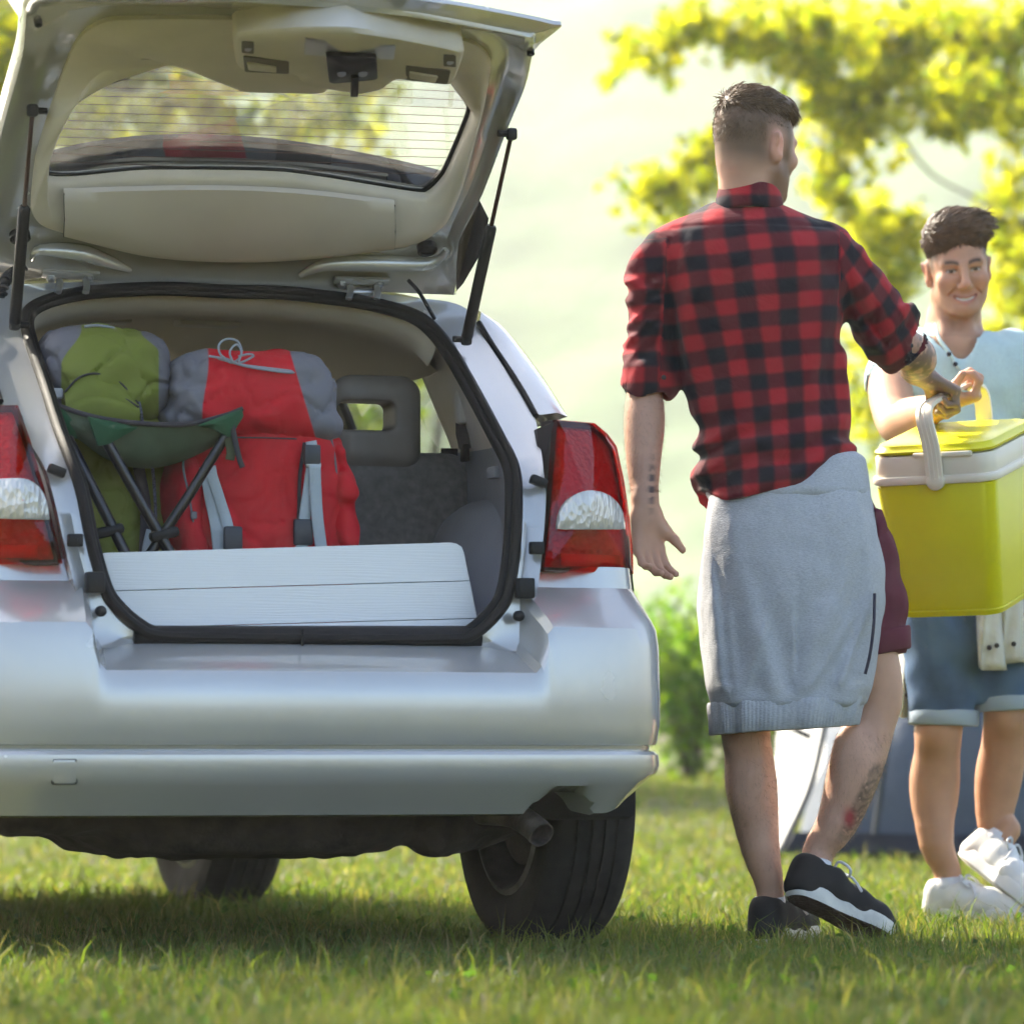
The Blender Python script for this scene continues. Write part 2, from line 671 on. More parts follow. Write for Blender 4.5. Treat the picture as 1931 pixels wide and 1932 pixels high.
ml_ = nt.nodes.new('ShaderNodeMath'); ml_.operation = 'MULTIPLY'; ml_.inputs[1].default_value = .5
nt.links.new(tc.outputs['Object'], n1.inputs['Vector']); nt.links.new(tc.outputs['Object'], n2.inputs['Vector'])
nt.links.new(n1.outputs['Fac'], ml_.inputs[0]); nt.links.new(n2.outputs['Fac'], mxf.inputs[0]); nt.links.new(ml_.outputs[0], mxf.inputs[2])
nt.links.new(mxf.outputs[0], rp.inputs['Fac']); nt.links.new(rp.outputs['Color'], b_.inputs['Base Color'])
bp = nt.nodes.new('ShaderNodeBump'); bp.inputs['Distance'].default_value = .02
nt.links.new(n2.outputs['Fac'], bp.inputs['Height']); nt.links.new(bp.outputs[0], b_.inputs['Normal'])
ground = tag(mk('ground', V, F, M_ground), kind='structure')

# grass blades
def blades(xy, hgt, wid, lean, colr, r):
    n = len(xy)
    z0 = ground_z(xy[:, 0], xy[:, 1])
    az = r.uniform(0, 2 * np.pi, n)
    fa = r.uniform(0, 2 * np.pi, n)
    u = np.stack([np.cos(fa), np.sin(fa), np.zeros(n)], 1)
    l = np.stack([np.cos(az), np.sin(az), np.zeros(n)], 1)
    base = np.column_stack([xy, z0 - .004])
    w = wid[:, None] * .5
    up = np.array([0, 0, 1.0])
    le = (lean * hgt)[:, None]
    hh = hgt[:, None]
    m = base + l * le * .35 + up * hh * .55
    t = base + l * le * 1.1 + up * hh * (1 - .25 * lean[:, None])
    V = np.stack([base - u * w, base + u * w, m - u * w * .8, m + u * w * .8, t], 1)
    i = np.arange(n)[:, None] * 5
    F = np.concatenate([i + [0, 1, 3], i + [0, 3, 2], i + [2, 3, 4]], 1).reshape(-1, 3)
    C = np.repeat(np.column_stack([colr, np.ones(n)]), 5, 0)
    return V.reshape(-1, 3), F, C
def clumpy(n, x0, x1, y0, y1, r, frustum=True, power=1.0):
    out = []
    tot = 0
    while tot < n:
        y = y0 + (y1 - y0) * r.random(n) ** power
        hw = .1136 * y + 1.0
        x = r.uniform(-1, 1, n) * hw
        k = noise3((x * 1.6, y * 1.6, x * 0), 77, 3) + .6 * noise3((x * 9, y * 9, x * 0), 78, 1)
        keep = r.random(n) < np.clip(.62 + .55 * k, .12, 1)
        out.append(np.stack([x[keep], y[keep]], 1)); tot += keep.sum()
    return np.concatenate(out)[:n]
def grass_colour(xy, r):
    n = len(xy)
    k = noise3((xy[:, 0] * .9, xy[:, 1] * .9, xy[:, 0] * 0), 5, 2) * .5 + .5
    a = np.array([.082, .125, .028]); b = np.array([.140, .158, .042]); dry = np.array([.26, .21, .10])
    f = np.clip(k + r.normal(0, .25, n), 0, 1)[:, None]
    c = a + (b - a) * f
    d = (r.random(n) < .17 + .16 * (1 - k))[:, None]
    c = np.where(d, dry * r.uniform(.6, 1.1, (n, 1)), c)
    return c * r.uniform(.7, 1.25, (n, 1))
r_ = np.random.default_rng(11)
parts_ = []
xy = clumpy(150000, 0, 0, 5.6, 12.5, r_)
parts_.append(blades(xy, r_.gamma(5, .0055, len(xy)) + .008, r_.uniform(.0016, .0034, len(xy)), r_.uniform(.1, 1.1, len(xy)), grass_colour(xy, r_), r_))
xy = clumpy(6500, 0, 0, 6.0, 12.5, r_)      # taller stray blades
parts_.append(blades(xy, r_.uniform(.05, .105, len(xy)), r_.uniform(.003, .005, len(xy)), r_.uniform(.2, 1.0, len(xy)), grass_colour(xy, r_), r_))
xy = clumpy(90000, 0, 0, 12.5, 34, r_, power=1.25)
parts_.append(blades(xy, r_.gamma(5, .006, len(xy)) + .010, r_.uniform(.006, .012, len(xy)), r_.uniform(.1, 1.0, len(xy)), grass_colour(xy, r_), r_))
def join_parts(ps):
    Vs, Fs, Cs, n = [], [], [], 0
    for V, F, C in ps:
        Vs.append(V); Fs.append(F + n); Cs.append(C); n += len(V)
    return np.concatenate(Vs), np.concatenate(Fs), np.concatenate(Cs)
V, F, C = join_parts(parts_)
M_grass = col_attr_mat('grass_blade', .55, .5, .35, 1.0, (1.40, 1.62, .48))
tag(mk('grass', V, F, M_grass, smooth=False, attrs={'col': C}), 'short patchy meadow grass with dry straw blades', 'grass', kind='stuff')
# small broad-leaved weeds and clover in the turf
def leaf_mesh(P, size, r, colr, upbias=0.0, droop=.0, asp=.55):
    """folded diamond leaves at points P"""
    n = len(P)
    d = r.normal(size=(n, 3)); d[:, 2] += upbias
    d /= np.linalg.norm(d, axis=1, keepdims=True)
    q = r.normal(size=(n, 3))
    s = np.cross(d, q); s /= np.linalg.norm(s, axis=1, keepdims=True)
    nn = np.cross(d, s)
    L = size[:, None]
    V = np.stack([P - d * L * .5, P + s * L * asp * .5 + nn * L * .08 - d * L * .05, P + d * L * .5, P - s * L * asp * .5 + nn * L * .08 - d * L * .05], 1).reshape(-1, 3)
    i = np.arange(n)[:, None] * 4
    F = np.concatenate([i + [0, 1, 2], i + [0, 2, 3]], 1).reshape(-1, 3)
    C = np.repeat(np.column_stack([colr, np.ones(n)]), 4, 0)
    return V, F, C
xy = clumpy(1600, 0, 0, 5.8, 12.5, r_)
P_ = np.column_stack([xy, ground_z(xy[:, 0], xy[:, 1]) + r_.uniform(.012, .035, len(xy))])
V, F, C = leaf_mesh(P_, r_.uniform(.014, .032, len(xy)), r_, np.array([.075, .135, .035]) * r_.uniform(.6, 1.2, (len(xy), 1)), asp=.7)
tag(mk('turf_weeds', V, F, M_grass, smooth=False, attrs={'col': C}), 'small broad leaved weeds scattered in the turf', 'weeds', kind='stuff')

# wooded hillside far behind
hx = np.linspace(-270, 270, 150); hy = np.concatenate([np.linspace(230, 500, 120), [510, 530, 555]])
HX, HY = np.meshgrid(hx, hy, indexing='ij')
hz = .9 + 98 * sstep(HY, 250, 500) * (1 + .09 * np.sin(HX * .015 + 1) + .04 * np.sin(HX * .045)) + 4 * sstep(HY, 500, 555)
bumpy = 2.5 * np.abs(noise3((HX * .025, HY * .025, HX * 0), 40, 3)) + 2 * np.abs(noise3((HX * .065, HY * .065, HX * 0), 41, 2))
hz = hz + bumpy * sstep(HY, 250, 280)
V = np.stack([HX.ravel(), HY.ravel(), hz.ravel()], 1)
nyh = len(hy)
I, J = np.meshgrid(np.arange(len(hx) - 1), np.arange(nyh - 1), indexing='ij')
b0 = (I * nyh + J).ravel()
F = np.stack([b0, b0 + nyh, b0 + nyh + 1, b0 + 1], 1)
M_hill = mat('hill_wood', (.14, .22, .075), .95, mottle=(.022, .3), bump=(.12, 1.0, 6))
tag(mk('hillside', V, F, M_hill), kind='structure')

# ------------------------------------------------------------------ trees and bushes
M_bark = mat('bark', (.085, .065, .048), .9, bump=(18, .02, 6), mottle=(6, .35))
M_leaf = col_attr_mat('leaf', .5, .62, .35, 1.5)
M_bushleaf = col_attr_mat('bush_leaf', .5, .55, .35, 1.2, (1.5, 1.75, .40))
def clusters_to_points(cl, r, depth):
    """clusters (px, py, rx, ry, count, depth shift) in design pixels -> leaf points in space, a thick cloud around each"""
    P = []
    for px, py, rx, ry, n, dd in cl:
        n = int(n * .66)
        c = W(px, py, depth + dd)
        sx, sz = rx / FPX * depth, ry / FPX * depth
        m = max(n // 9, 2)                      # twigs
        q = r.normal(size=(m, 3))
        q /= np.linalg.norm(q, axis=1, keepdims=True)
        q *= np.abs(r.normal(0, .60, (m, 1))) + .05
        o = c + q * np.array([sx, max(sx, sz) * 1.3, sz]) * 1.15
        td = r.normal(size=(m, 3)) * np.array([1, 1, .5]) + np.array([-.15, 0, -.3])
        td /= np.linalg.norm(td, axis=1, keepdims=True)
        k = r.integers(0, m, n)
        P.append(o[k] + td[k] * r.uniform(-.06, .20, (n, 1)) + r.normal(size=(n, 3)) * .035)
    return np.concatenate(P)
def tree(name, label, base, limbs, P, size, palette, group='trees behind the camp'):
    t = thing(name, label, 'tree', tuple(base), 0, group)
    b = np.array(base)
    mb = MB()
    for path, r0, r1 in limbs:
        p = spline(np.array(path, float) - b, 18)
        mb.add(*tube(p, np.linspace(r0, r1, 18), 8))
    mb.build('trunk', M_bark, t)
    r = np.random.default_rng(len(P))
    n = len(P)
    f = r.random((n, 1))
    colr = np.array(palette[0]) * (1 - f) + np.array(palette[1]) * f
    colr *= r.uniform(.65, 1.3, (n, 1))
    V, F, C = leaf_mesh(P - b, r.uniform(size[0], size[1], n), r, colr, -.2, asp=.6)
    mk('crown', V, F, M_leaf, t, smooth=False, attrs={'col': C})
    return t
r_ = np.random.default_rng(23)
D1 = 26.0
cl1 = [(1215, 105, 42, 34, 130, .3), (1262, 70, 40, 30, 110, .2), (1200, 75, 30, 22, 60, .4), (1320, 40, 60, 30, 190, .1), (1390, 70, 60, 40, 260, 0), (1405, 20, 70, 30, 200, .3), (1460, 60, 70, 50, 320, 0), (1540, 40, 80, 55, 420, -.3),
       (1530, 115, 60, 45, 300, 0), (1620, 70, 90, 70, 560, .2), (1720, 60, 100, 80, 620, 0), (1830, 70, 110, 90, 680, .5), (1910, 60, 90, 90, 460, .2), (1570, 165, 60, 40, 260, .3), (1640, 160, 60, 45, 280, 0), (1560, 205, 40, 35, 120, 0),
       (1800, 165, 80, 60, 330, -.4), (1820, 215, 60, 45, 280, -.2), (1900, 165, 60, 60, 220, .3), (1915, 235, 40, 60, 160, .1), (1720, 150, 50, 40, 180, .2), (1590, 265, 55, 45, 200, .2), (1640, 235, 50, 34, 150, 0), (1575, 320, 50, 44, 180, 0), (1590, 370, 48, 42, 150, .2),
       (1350, 262, 32, 26, 110, .4), (1325, 305, 46, 32, 160, .4), (1260, 350, 60, 28, 190, .5), (1200, 365, 36, 18, 80, .5), (1260, 395, 50, 22, 110, .5), (1340, 345, 40, 30, 90, .4),
       (1660, 400, 60, 55, 230, .3), (1700, 440, 50, 50, 220, .1), (1640, 450, 50, 50, 190, .4), (1690, 500, 60, 60, 260, 0), (1660, 550, 50, 50, 190, .2), (1900, 400, 50, 60, 190, .4), (1900, 470, 50, 70, 220, .3), (1925, 560, 50, 80, 240, .4),
       (1910, 330, 40, 40, 120, .3), (1660, 640, 50, 50, 150, .4), (1650, 720, 60, 60, 190, .3), (1630, 800, 40, 60, 130, .5), (1925, 700, 40, 80, 120, .5), (1880, 600, 40, 50, 110, .6)]
P_ = clusters_to_points(cl1, r_, D1)
def limb(pts, d0, d1):
    return [W(x, y, d0 + (d1 - d0) * k / (len(pts) - 1)) for k, (x, y) in enumerate(pts)]
tb = np.array([4.7, D1 + .6, ground_z(4.7, D1 + .6)])
top_ = W(2480, -300, D1 + .4)
limbs = [([tb - np.array([0, 0, .2]), tb + np.array([.02, .0, 1.3]), W(2450, 300, D1 + .5), top_], .20, .10),
         (limb([(2450, 250), (2250, 120), (2050, 60), (1830, 70), (1620, 60), (1420, 55), (1230, 95)], D1 + .5, D1 + .2), .075, .008),
         (limb([(2460, 450), (2250, 330), (2050, 240), (1830, 200), (1640, 190), (1570, 260), (1580, 370)], D1 + .5, D1), .06, .007),
         (limb([(1640, 190), (1500, 230), (1360, 280), (1270, 350), (1205, 372)], D1 + .1, D1 + .5), .018, .005),
         (limb([(2450, 620), (2250, 560), (2080, 480), (1920, 420), (1760, 420), (1660, 470), (1660, 620), (1640, 780)], D1 + .5, D1 + .2), .05, .006),
         (limb([(2080, 480), (1980, 560), (1925, 680)], D1 + .4, D1 + .5), .02, .006),
         (limb([(1700, 260), (1760, 330), (1850, 380), (1900, 420)], D1 + .1, D1 + .3), .012, .006)]
tree('oak_tree', 'oak tree with sunlit yellow green leaves hanging over the men on the right', tb, limbs, P_, (.07, .13), ((.12, .17, .025), (.40, .37, .022)))
# tree behind the car, seen through the raised rear window and at the left edge
D2 = 24.0
cl2 = [(230, 150, 90, 70, 420, 0), (330, 190, 90, 70, 420, .3), (180, 240, 100, 60, 360, 0), (420, 220, 80, 70, 300, .2), (300, 280, 100, 50, 300, .4), (520, 230, 60, 60, 190, .2), (560, 290, 60, 50, 150, .4), (640, 190, 60, 50, 150, .4), (690, 160, 40, 30, 80, .5),
       (680, 250, 50, 50, 110, .5), (100, 180, 80, 90, 420, 0), (20, 80, 60, 90, 420, -.3), (5, 190, 40, 60, 260, 0), (-60, 140, 80, 130, 600, 0), (300, 60, 160, 80, 700, .5), (120, 20, 120, 70, 520, .4), (520, 60, 120, 70, 420, .5), (700, 90, 60, 40, 110, .6),
       (-150, 300, 120, 120, 600, 0), (-160, 20, 140, 120, 700, .2), (100, 400, 140, 80, 400, .3), (350, 420, 140, 80, 400, .3), (-60, -100, 200, 90, 700, .3), (300, -90, 200, 80, 600, .3)]
P_ = clusters_to_points(cl2, r_, D2)
tb = np.array([-2.6, D2 + .6, ground_z(-2.6, D2 + .6)])
limbs = [([tb - np.array([0, 0, .2]), tb + np.array([.05, 0, 1.6]), W(20, 300, D2 + .5), W(60, -50, D2 + .4)], .24, .08),
         (limb([(20, 420), (150, 330), (320, 260), (520, 240), (680, 230)], D2 + .5, D2 + .4), .08, .012),
         (limb([(30, 250), (180, 160), (330, 110), (560, 90), (700, 110)], D2 + .5, D2 + .5), .07, .012),
         (limb([(10, 350), (-80, 250), (-160, 100)], D2 + .5, D2), .06, .02)]
tree('linden_tree', 'leafy tree behind the car, showing through the raised rear window', tb, limbs, P_, (.07, .14), ((.12, .17, .025), (.38, .35, .022)))
# tree beside the car, out of frame to the left: its crown dapples the foreground
r_ = np.random.default_rng(29)
q = r_.normal(size=(2600, 3)); q /= np.linalg.norm(q, axis=1, keepdims=True); q *= r_.random((2600, 1)) ** .5
lb_ = r_.normal(size=(14, 3)) * np.array([.75, .75, .45])
P_ = lb_[r_.integers(0, 14, 2600)] + q * .75 + np.array([-4.35, 10.5, 5.0])
tb = np.array([-4.5, 10.6, 0.0])
tree('ash_tree', 'young ash tree beside the car, outside the picture on the left', tb, [([tb - np.array([0, 0, .2]), tb + np.array([.05, 0, 2]), tb + np.array([.1, 0, 5.2])], .14, .04),
     ([tb + np.array([.05, 0, 3]), tb + np.array([.6, -.3, 4.2]), tb + np.array([1.1, -.4, 5.0])], .05, .015), ([tb + np.array([.05, 0, 3.2]), tb + np.array([-.6, .4, 4.4]), tb + np.array([-.9, .6, 5.2])], .05, .015)], P_, (.10, .17), ((.08, .13, .025), (.16, .20, .03)))
# bushes at the far edge of the lawn
def bush(label, x, y, w, h, n, seed, pal, name='bush', flowers=False):
    r = np.random.default_rng(seed)
    z = float(ground_z(x, y))
    t = thing(name, label, 'bush', (x, y, z), 0, 'bushes along the edge of the lawn')
    mb = MB()
    for k in range(9):
        a = r.uniform(0, 6.28)
        e = np.array([math.cos(a) * w * .35, math.sin(a) * w * .3, h * r.uniform(.5, .85)])
        mb.add(*tube(spline([(0, 0, -.1), e * np.array([.3, .3, .5]), e], 8), np.linspace(.03, .008, 8), 6))
    mb.build('stems', M_bark, t)
    lob = r.normal(size=(16, 3)); lob /= np.linalg.norm(lob, axis=1, keepdims=True)
    lob = lob * np.array([w * .34, w * .30, h * .30]) + np.array([0, 0, h * .5])
    q = r.normal(size=(n, 3)); q /= np.linalg.norm(q, axis=1, keepdims=True); q *= r.random((n, 1)) ** .4
    P = lob[r.integers(0, 16, n)] + q * np.array([w * .24, w * .22, h * .24])
    P = P[P[:, 2] > .02]
    n = len(P)
    f = r.random((n, 1))
    c = (np.array(pal[0]) * (1 - f) + np.array(pal[1]) * f) * r.uniform(.6, 1.3, (n, 1))
    V, F, C = leaf_mesh(P, r.uniform(.05, .10, n), r, c, .3, asp=.6)
    mk('foliage', V, F, M_bushleaf, t, smooth=False, attrs={'col': C})
    return t
gp1 = ((.08, .17, .03), (.20, .26, .035))
bush('dense green bush at the lawn edge beside the bumper corner', 1.0, 25.0, 1.0, 1.25, 2300, 1, gp1)
bush('low bright green bush behind the plaid shirted man, left of the tent', 1.75, 26.0, 1.1, .9, 2000, 2, ((.08, .13, .02), (.16, .18, .022)))
bush('rounded bush half hidden behind the tent', 2.7, 25.0, 1.2, 1.2, 2200, 3, gp1)
bush('tallest bush, at the right edge of the picture behind the tent', 3.9, 25.0, 1.3, 1.4, 2400, 4, gp1)
bush('tall leafy shrub behind the car, showing through its side window', -.62, 24.0, 1.0, 2.75, 3000, 5, ((.13, .19, .025), (.30, .31, .022)))

# haze : one closed box of pale air round everything
hb, hf = rbox((0, 265, 62), (600, 610, 126), 0, 1)
hz_o = mk('haze', hb, hf, None, smooth=False)
mh = bpy.data.materials.new('haze')
mh.use_nodes = True
nt = mh.node_tree
nt.nodes.clear()
out = nt.nodes.new('ShaderNodeOutputMaterial')
pv = nt.nodes.new('ShaderNodeVolumePrincipled')
pv.inputs['Color'].default_value = (.97, .98, .96, 1)
pv.inputs['Density'].default_value = .0009
pv.inputs['Anisotropy'].default_value = .45
nt.links.new(pv.outputs[0], out.inputs['Volume'])
hz_o.data.materials.append(mh)
hz_o['kind'] = 'stuff'
hz_o['label'] = 'pale sunlit haze in the air over the meadow'
hz_o['category'] = 'haze'
# ------------------------------------------------------------------ the car (frame: X right, Y forward, Z up, origin on the ground behind the bumper)
CX, CY, CT = -2.66, -8.5, 0.342
cc_, cs_ = math.cos(CT), math.sin(CT)
car = thing('hatchback_car', 'silver hatchback car with its tailgate raised, seen from behind', 'car',
            (-CX * cc_ + CY * cs_, -CX * cs_ - CY * cc_, 0), CT)

def _dir(px, py):
    l, v = (px - 966) / FPX, (YH - py) / FPX
    return l * cc_ + cs_, -l * cs_ + cc_, v
def UY(px, py, Y):
    dx, dy, v = _dir(px, py)
    t = (Y - CY) / dy
    return np.array([CX + t * dx, Y, CAM_Z + t * v])
def UX(px, py, X):
    dx, dy, v = _dir(px, py)
    t = (X - CX) / dx
    return np.array([X, CY + t * dy, CAM_Z + t * v])
def UZ(px, py, Z):
    dx, dy, v = _dir(px, py)
    t = (Z - CAM_Z) / v
    return np.array([CX + t * dx, CY + t * dy, Z])
def UP(px, py, prof, off=0.0):
    """design pixel onto a profile (Y,Z) extruded along X, moved by off towards the viewer"""
    dx, dy, v = _dir(px, py)
    best = None
    for (y0, z0), (y1, z1) in zip(prof[:-1], prof[1:]):
        y0_, y1_ = y0 - off, y1 - off
        ey, ez = y1_ - y0_, z1 - z0
        det = dy * ez - v * ey
        if abs(det) < 1e-9:
            continue
        ry, rz = y0_ - CY, z0 - CAM_Z
        t = (ry * ez - rz * ey) / det
        u = (ry * v - rz * dy) / det
        if -1e-6 <= u <= 1 + 1e-6 and (best is None or t < best):
            best = t
    if best is None:   # beyond the ends: extend nearest end at its Y
        z_lo = prof[0] if abs(prof[0][1] - CAM_Z - (prof[0][0] - CY) * v / dy) < abs(prof[-1][1] - CAM_Z - (prof[-1][0] - CY) * v / dy) else prof[-1]
        best = (z_lo[0] - off - CY) / dy
    return np.array([CX + best * dx, CY + best * dy, CAM_Z + best * v])
def mirx(p):
    q = np.array(p, float)
    q[..., 0] *= -1
    return q
def loop_from_half(h):
    """half contour from bottom centre over +X to top centre -> closed loop"""
    h = np.asarray(h, float).copy()
    h[0, 0] = 0
    h[-1, 0] = 0
    return np.vstack([h, mirx(h[1:-1])[::-1]])

M_paint = mat('silver_paint', (.56, .548, .53), .25, .42, .5, coat=1.0, bump=(900, .00006, 2), rmottle=(6, .06), mottle=(3, .05))
M_beige = mat('beige_trim', (.70, .64, .575), .6, bump=(1400, .00012, 2), mottle=(9, .06))
M_beige2 = mat('beige_panel', (.64, .585, .525), .66, bump=(1400, .00012, 2), mottle=(7, .05))
M_liner = mat('headliner_cloth', (.60, .54, .44), .9, bump=(1800, .0002, 2))
M_black = mat('black_plastic', (.010, .010, .0105), .48, spec=.35, bump=(700, .0001, 2))
M_rubber = mat('rubber_seal', (.010, .0095, .009), .6, spec=.3, bump=(300, .00015, 2))
M_steel = mat('hinge_steel', (.55, .55, .56), .32, .8)
M_greytrim = mat('grey_trim', (.30, .31, .335), .55, bump=(1200, .00015, 2), mottle=(12, .06))
M_seat = mat('seat_cloth', (.19, .18, .17), .9, bump=(900, .0004, 3), mottle=(60, .22), sheen=.2)
M_leather = mat('headrest_vinyl', (.26, .23, .20), .45, bump=(500, .00025, 3), mottle=(20, .08))
M_under = mat('underbody', (.035, .026, .020), .85, bump=(60, .004, 5), mottle=(25, .45))
M_dark = mat('dark_void', (.010, .010, .010), .9)
M_tyre = mat('tyre_rubber', (.022, .020, .018), .85, bump=(180, .0006, 4), mottle=(30, .35))
M_rim = mat('rim_metal', (.22, .22, .22), .45, .7, mottle=(20, .3))
M_carpet = mat('boot_carpet', (.05, .05, .052), .95, bump=(600, .0008, 3))

def glass_mat(name, tint, gloss=.12, dust=.0, rough=.0):
    """thin pane: tinted see-through plus a mirror part and a film of dust"""
    m = bpy.data.materials.new(name)
    m.use_nodes = True
    nt = m.node_tree
    nt.nodes.clear()
    out = nt.nodes.new('ShaderNodeOutputMaterial')
    tr = nt.nodes.new('ShaderNodeBsdfTransparent')
    tr.inputs['Color'].default_value = (*tint, 1)
    gl = nt.nodes.new('ShaderNodeBsdfGlossy')
    gl.inputs['Roughness'].default_value = max(rough, .02)
    lw = nt.nodes.new('ShaderNodeLayerWeight')
    lw.inputs['Blend'].default_value = .25
    ml = nt.nodes.new('ShaderNodeMath')
    ml.operation = 'MULTIPLY_ADD'
    ml.inputs[1].default_value = .38
    ml.inputs[2].default_value = gloss * .3
    ml.use_clamp = True
    nt.links.new(lw.outputs['Fresnel'], ml.inputs[0])
    mx = nt.nodes.new('ShaderNodeMixShader')
    nt.links.new(ml.outputs[0], mx.inputs[0])
    nt.links.new(tr.outputs[0], mx.inputs[1])
    nt.links.new(gl.outputs[0], mx.inputs[2])
    last = mx
    if dust > 0:
        df = nt.nodes.new('ShaderNodeBsdfTranslucent')
        df.inputs['Color'].default_value = (.8, .78, .7, 1)
        tc = nt.nodes.new('ShaderNodeTexCoord')
        nz = nt.nodes.new('ShaderNodeTexNoise')
        nz.inputs['Scale'].default_value = 9
        nz.inputs['Detail'].default_value = 8
        nt.links.new(tc.outputs['Object'], nz.inputs['Vector'])
        mr = nt.nodes.new('ShaderNodeMapRange')
        mr.inputs['From Min'].default_value = .35
        mr.inputs['From Max'].default_value = .75
        mr.inputs['To Min'].default_value = dust * .4
        mr.inputs['To Max'].default_value = dust * 1.6
        nt.links.new(nz.outputs['Fac'], mr.inputs['Value'])
        m2 = nt.nodes.new('ShaderNodeMixShader')
        nt.links.new(mr.outputs[0], m2.inputs[0])
        nt.links.new(mx.outputs[0], m2.inputs[1])
        nt.links.new(df.outputs[0], m2.inputs[2])
        last = m2
    nt.links.new(last.outputs[0], out.inputs['Surface'])
    return m
M_glass = glass_mat('tailgate_glass', (.86, .88, .84), .06, .05)
M_sideglass = glass_mat('side_glass', (.72, .76, .72), .12, .04)
M_redlens = glass_mat('red_lens', (.85, .012, .018), .16, 0)

# ---- bumper : plan curve and cross sections
plan = np.array([(0, .05), (.3, .058), (.5, .085), (.62, .118), (.70, .16), (.755, .215), (.79, .285), (.808, .36), (.82, .48), (.825, .62)])
ph = spline(plan, 90)
pl = np.vstack([mirx(ph[1:])[::-1], ph])
def plan_normals(p):
    t = np.gradient(p, axis=0)
    t /= np.linalg.norm(t, axis=1, keepdims=True)
    return np.stack([t[:, 1], -t[:, 0]], 1)      # outward: -Y at the middle
pn = plan_normals(pl)
sec_mid = np.array([(-.17, .650), (-.135, .642), (-.11, .636), (-.03, .592), (-.006, .582), (0, .572), (.006, .53), (.005, .48), (.000, .446), (-.003, .437), (-.016, .434), (-.017, .427),
                    (-.004, .423), (.002, .416), (.004, .395), (-.002, .37), (-.014, .353), (-.045, .318), (-.062, .296), (-.075, .292), (-.13, .30)])
sec_sh = sec_mid.copy()
sec_sh[:6] = [(-.15, .806), (-.138, .762), (-.122, .755), (-.030, .695), (-.006, .676), (.003, .640)]
def cut_z(x):
    """exhaust cut-out in the lower edge (right side)"""
    z = np.full_like(x, -1.0)
    m = (x > .452) & (x < .628)
    u = (x - .452) / .176
    z[m] = .285 + .062 * np.sin(np.pi * np.clip(u[m], 0, 1)) ** .55
    return z
rows = []
w_sh = sstep(np.abs(pl[:, 0]), .455, .482)
cz = cut_z(pl[:, 0])
lift = .055 * sstep(np.abs(pl[:, 0]), .66, .81)
for k in range(len(sec_mid)):
    o_ = sec_mid[k, 0] + (sec_sh[k, 0] - sec_mid[k, 0]) * w_sh
    if k < 5: o_ = o_ * (1 - .62 * sstep(np.abs(pl[:, 0]), .58, .80))
    z_ = sec_mid[k, 1] + (sec_sh[k, 1] - sec_mid[k, 1]) * w_sh
    if k >= 14:
        z_ = z_ + lift * (k - 14) / 6
        z_ = np.maximum(z_, cz + (.0 if k < 20 else .0))
    xy = pl + pn * o_[:, None]
    rows.append(np.column_stack([xy, z_]))
V, F = loft(rows)
rows_b = rows
bumper = fix_normals(mk('bumper', V, F, M_paint, car, sharp=28))
# tow-hook cover: a thin square lid on the lower bumper
c0 = UY(122, 1456, .098)
cy0 = float(np.interp(c0[0], rows[15][:, 0], rows[15][:, 1]))
c0 = UY(122, 1456, cy0)
mb = MB()
mb.add(*rbox((c0[0], cy0 + .0004, c0[2]), (.049, .006, .049), .005, 2, rot=(R(11), 0, R(-14))))
mb.build('tow_hook_cover', M_paint, bumper)
mb = MB()
mb.add(*rbox((c0[0], cy0 + .0012, c0[2]), (.0515, .006, .0515), .005, 2, rot=(R(11), 0, R(-14))))
mb.build('cover_gap', M_black, bumper)

# ---- rear body frame round the opening
PB = [(.165, .45), (.17, .58), (.18, .64), (.20, .78), (.24, .94), (.29, 1.01), (.52, 1.18), (.75, 1.34), (.77, 1.375), (.82, 1.42), (.86, 1.46), (.90, 1.60)]
S_px = [(567, 1206), (724, 1207), (860, 1206), (903, 1190), (942, 1151), (958, 1116), (970, 1038), (974, 940), (968, 881), (942, 827), (900, 748), (853, 666),
        (817, 619), (778, 592), (704, 571), (626, 559), (528, 549), (405, 546)]
O_px = [(567, 1226), (724, 1226), (880, 1226), (990, 1226), (1006, 1180), (1012, 1130), (1022, 1050), (1030, 945), (1026, 890), (1016, 820), (1002, 772), (948, 688),
        (905, 612), (864, 574), (770, 560), (640, 546), (530, 536), (405, 532)]
Sh = np.array([UP(x, y, PB) for x, y in S_px])
Oh = np.array([UP(x, y, PB, .012) for x, y in O_px])
Sh[:, :] = Sh
NC = 200
def cl(h):
    h = h.copy(); h[0, 0] = 0; h[-1, 0] = 0
    return h
def half_spline(h, n=101):
    """resample with the parameter of the control points so that neighbouring contours correspond"""
    h = cl(np.asarray(h, float))
    N = len(h)
    q = np.vstack([mirx(h[1:2]), h, mirx(h[-2:-1])])
    tt = np.linspace(0, N - 1 - 1e-9, n)
    out = []
    for t in tt:
        i = int(t); f = t - i
        a, b, c, d = q[i], q[i + 1], q[i + 2], q[i + 3]
        out.append(.5 * (2 * b + (c - a) * f + (2 * a - 5 * b + 4 * c - d) * f * f + (3 * b - a - 3 * c + d) * f ** 3))
    out = np.array(out)
    return loop_from_half(out)
Sl = half_spline(Sh)
Ol = half_spline(Oh)
mid1 = Sl * .55 + Ol * .45
mid1[:, 1] += .012                       # rain channel
mid2 = Sl * .8 + Ol * .2
inn = Sl.copy()
cen = Sl.mean(0)
inn = Sl + (cen - Sl) * .012
inn[:, 1] += .03
V, F = loft([Ol + np.array([0, .03, 0]), Ol, mid1, mid2, Sl, inn], cu=True)
frame = fix_normals(mk('rear_frame', V, F, M_paint, car, sharp=60))
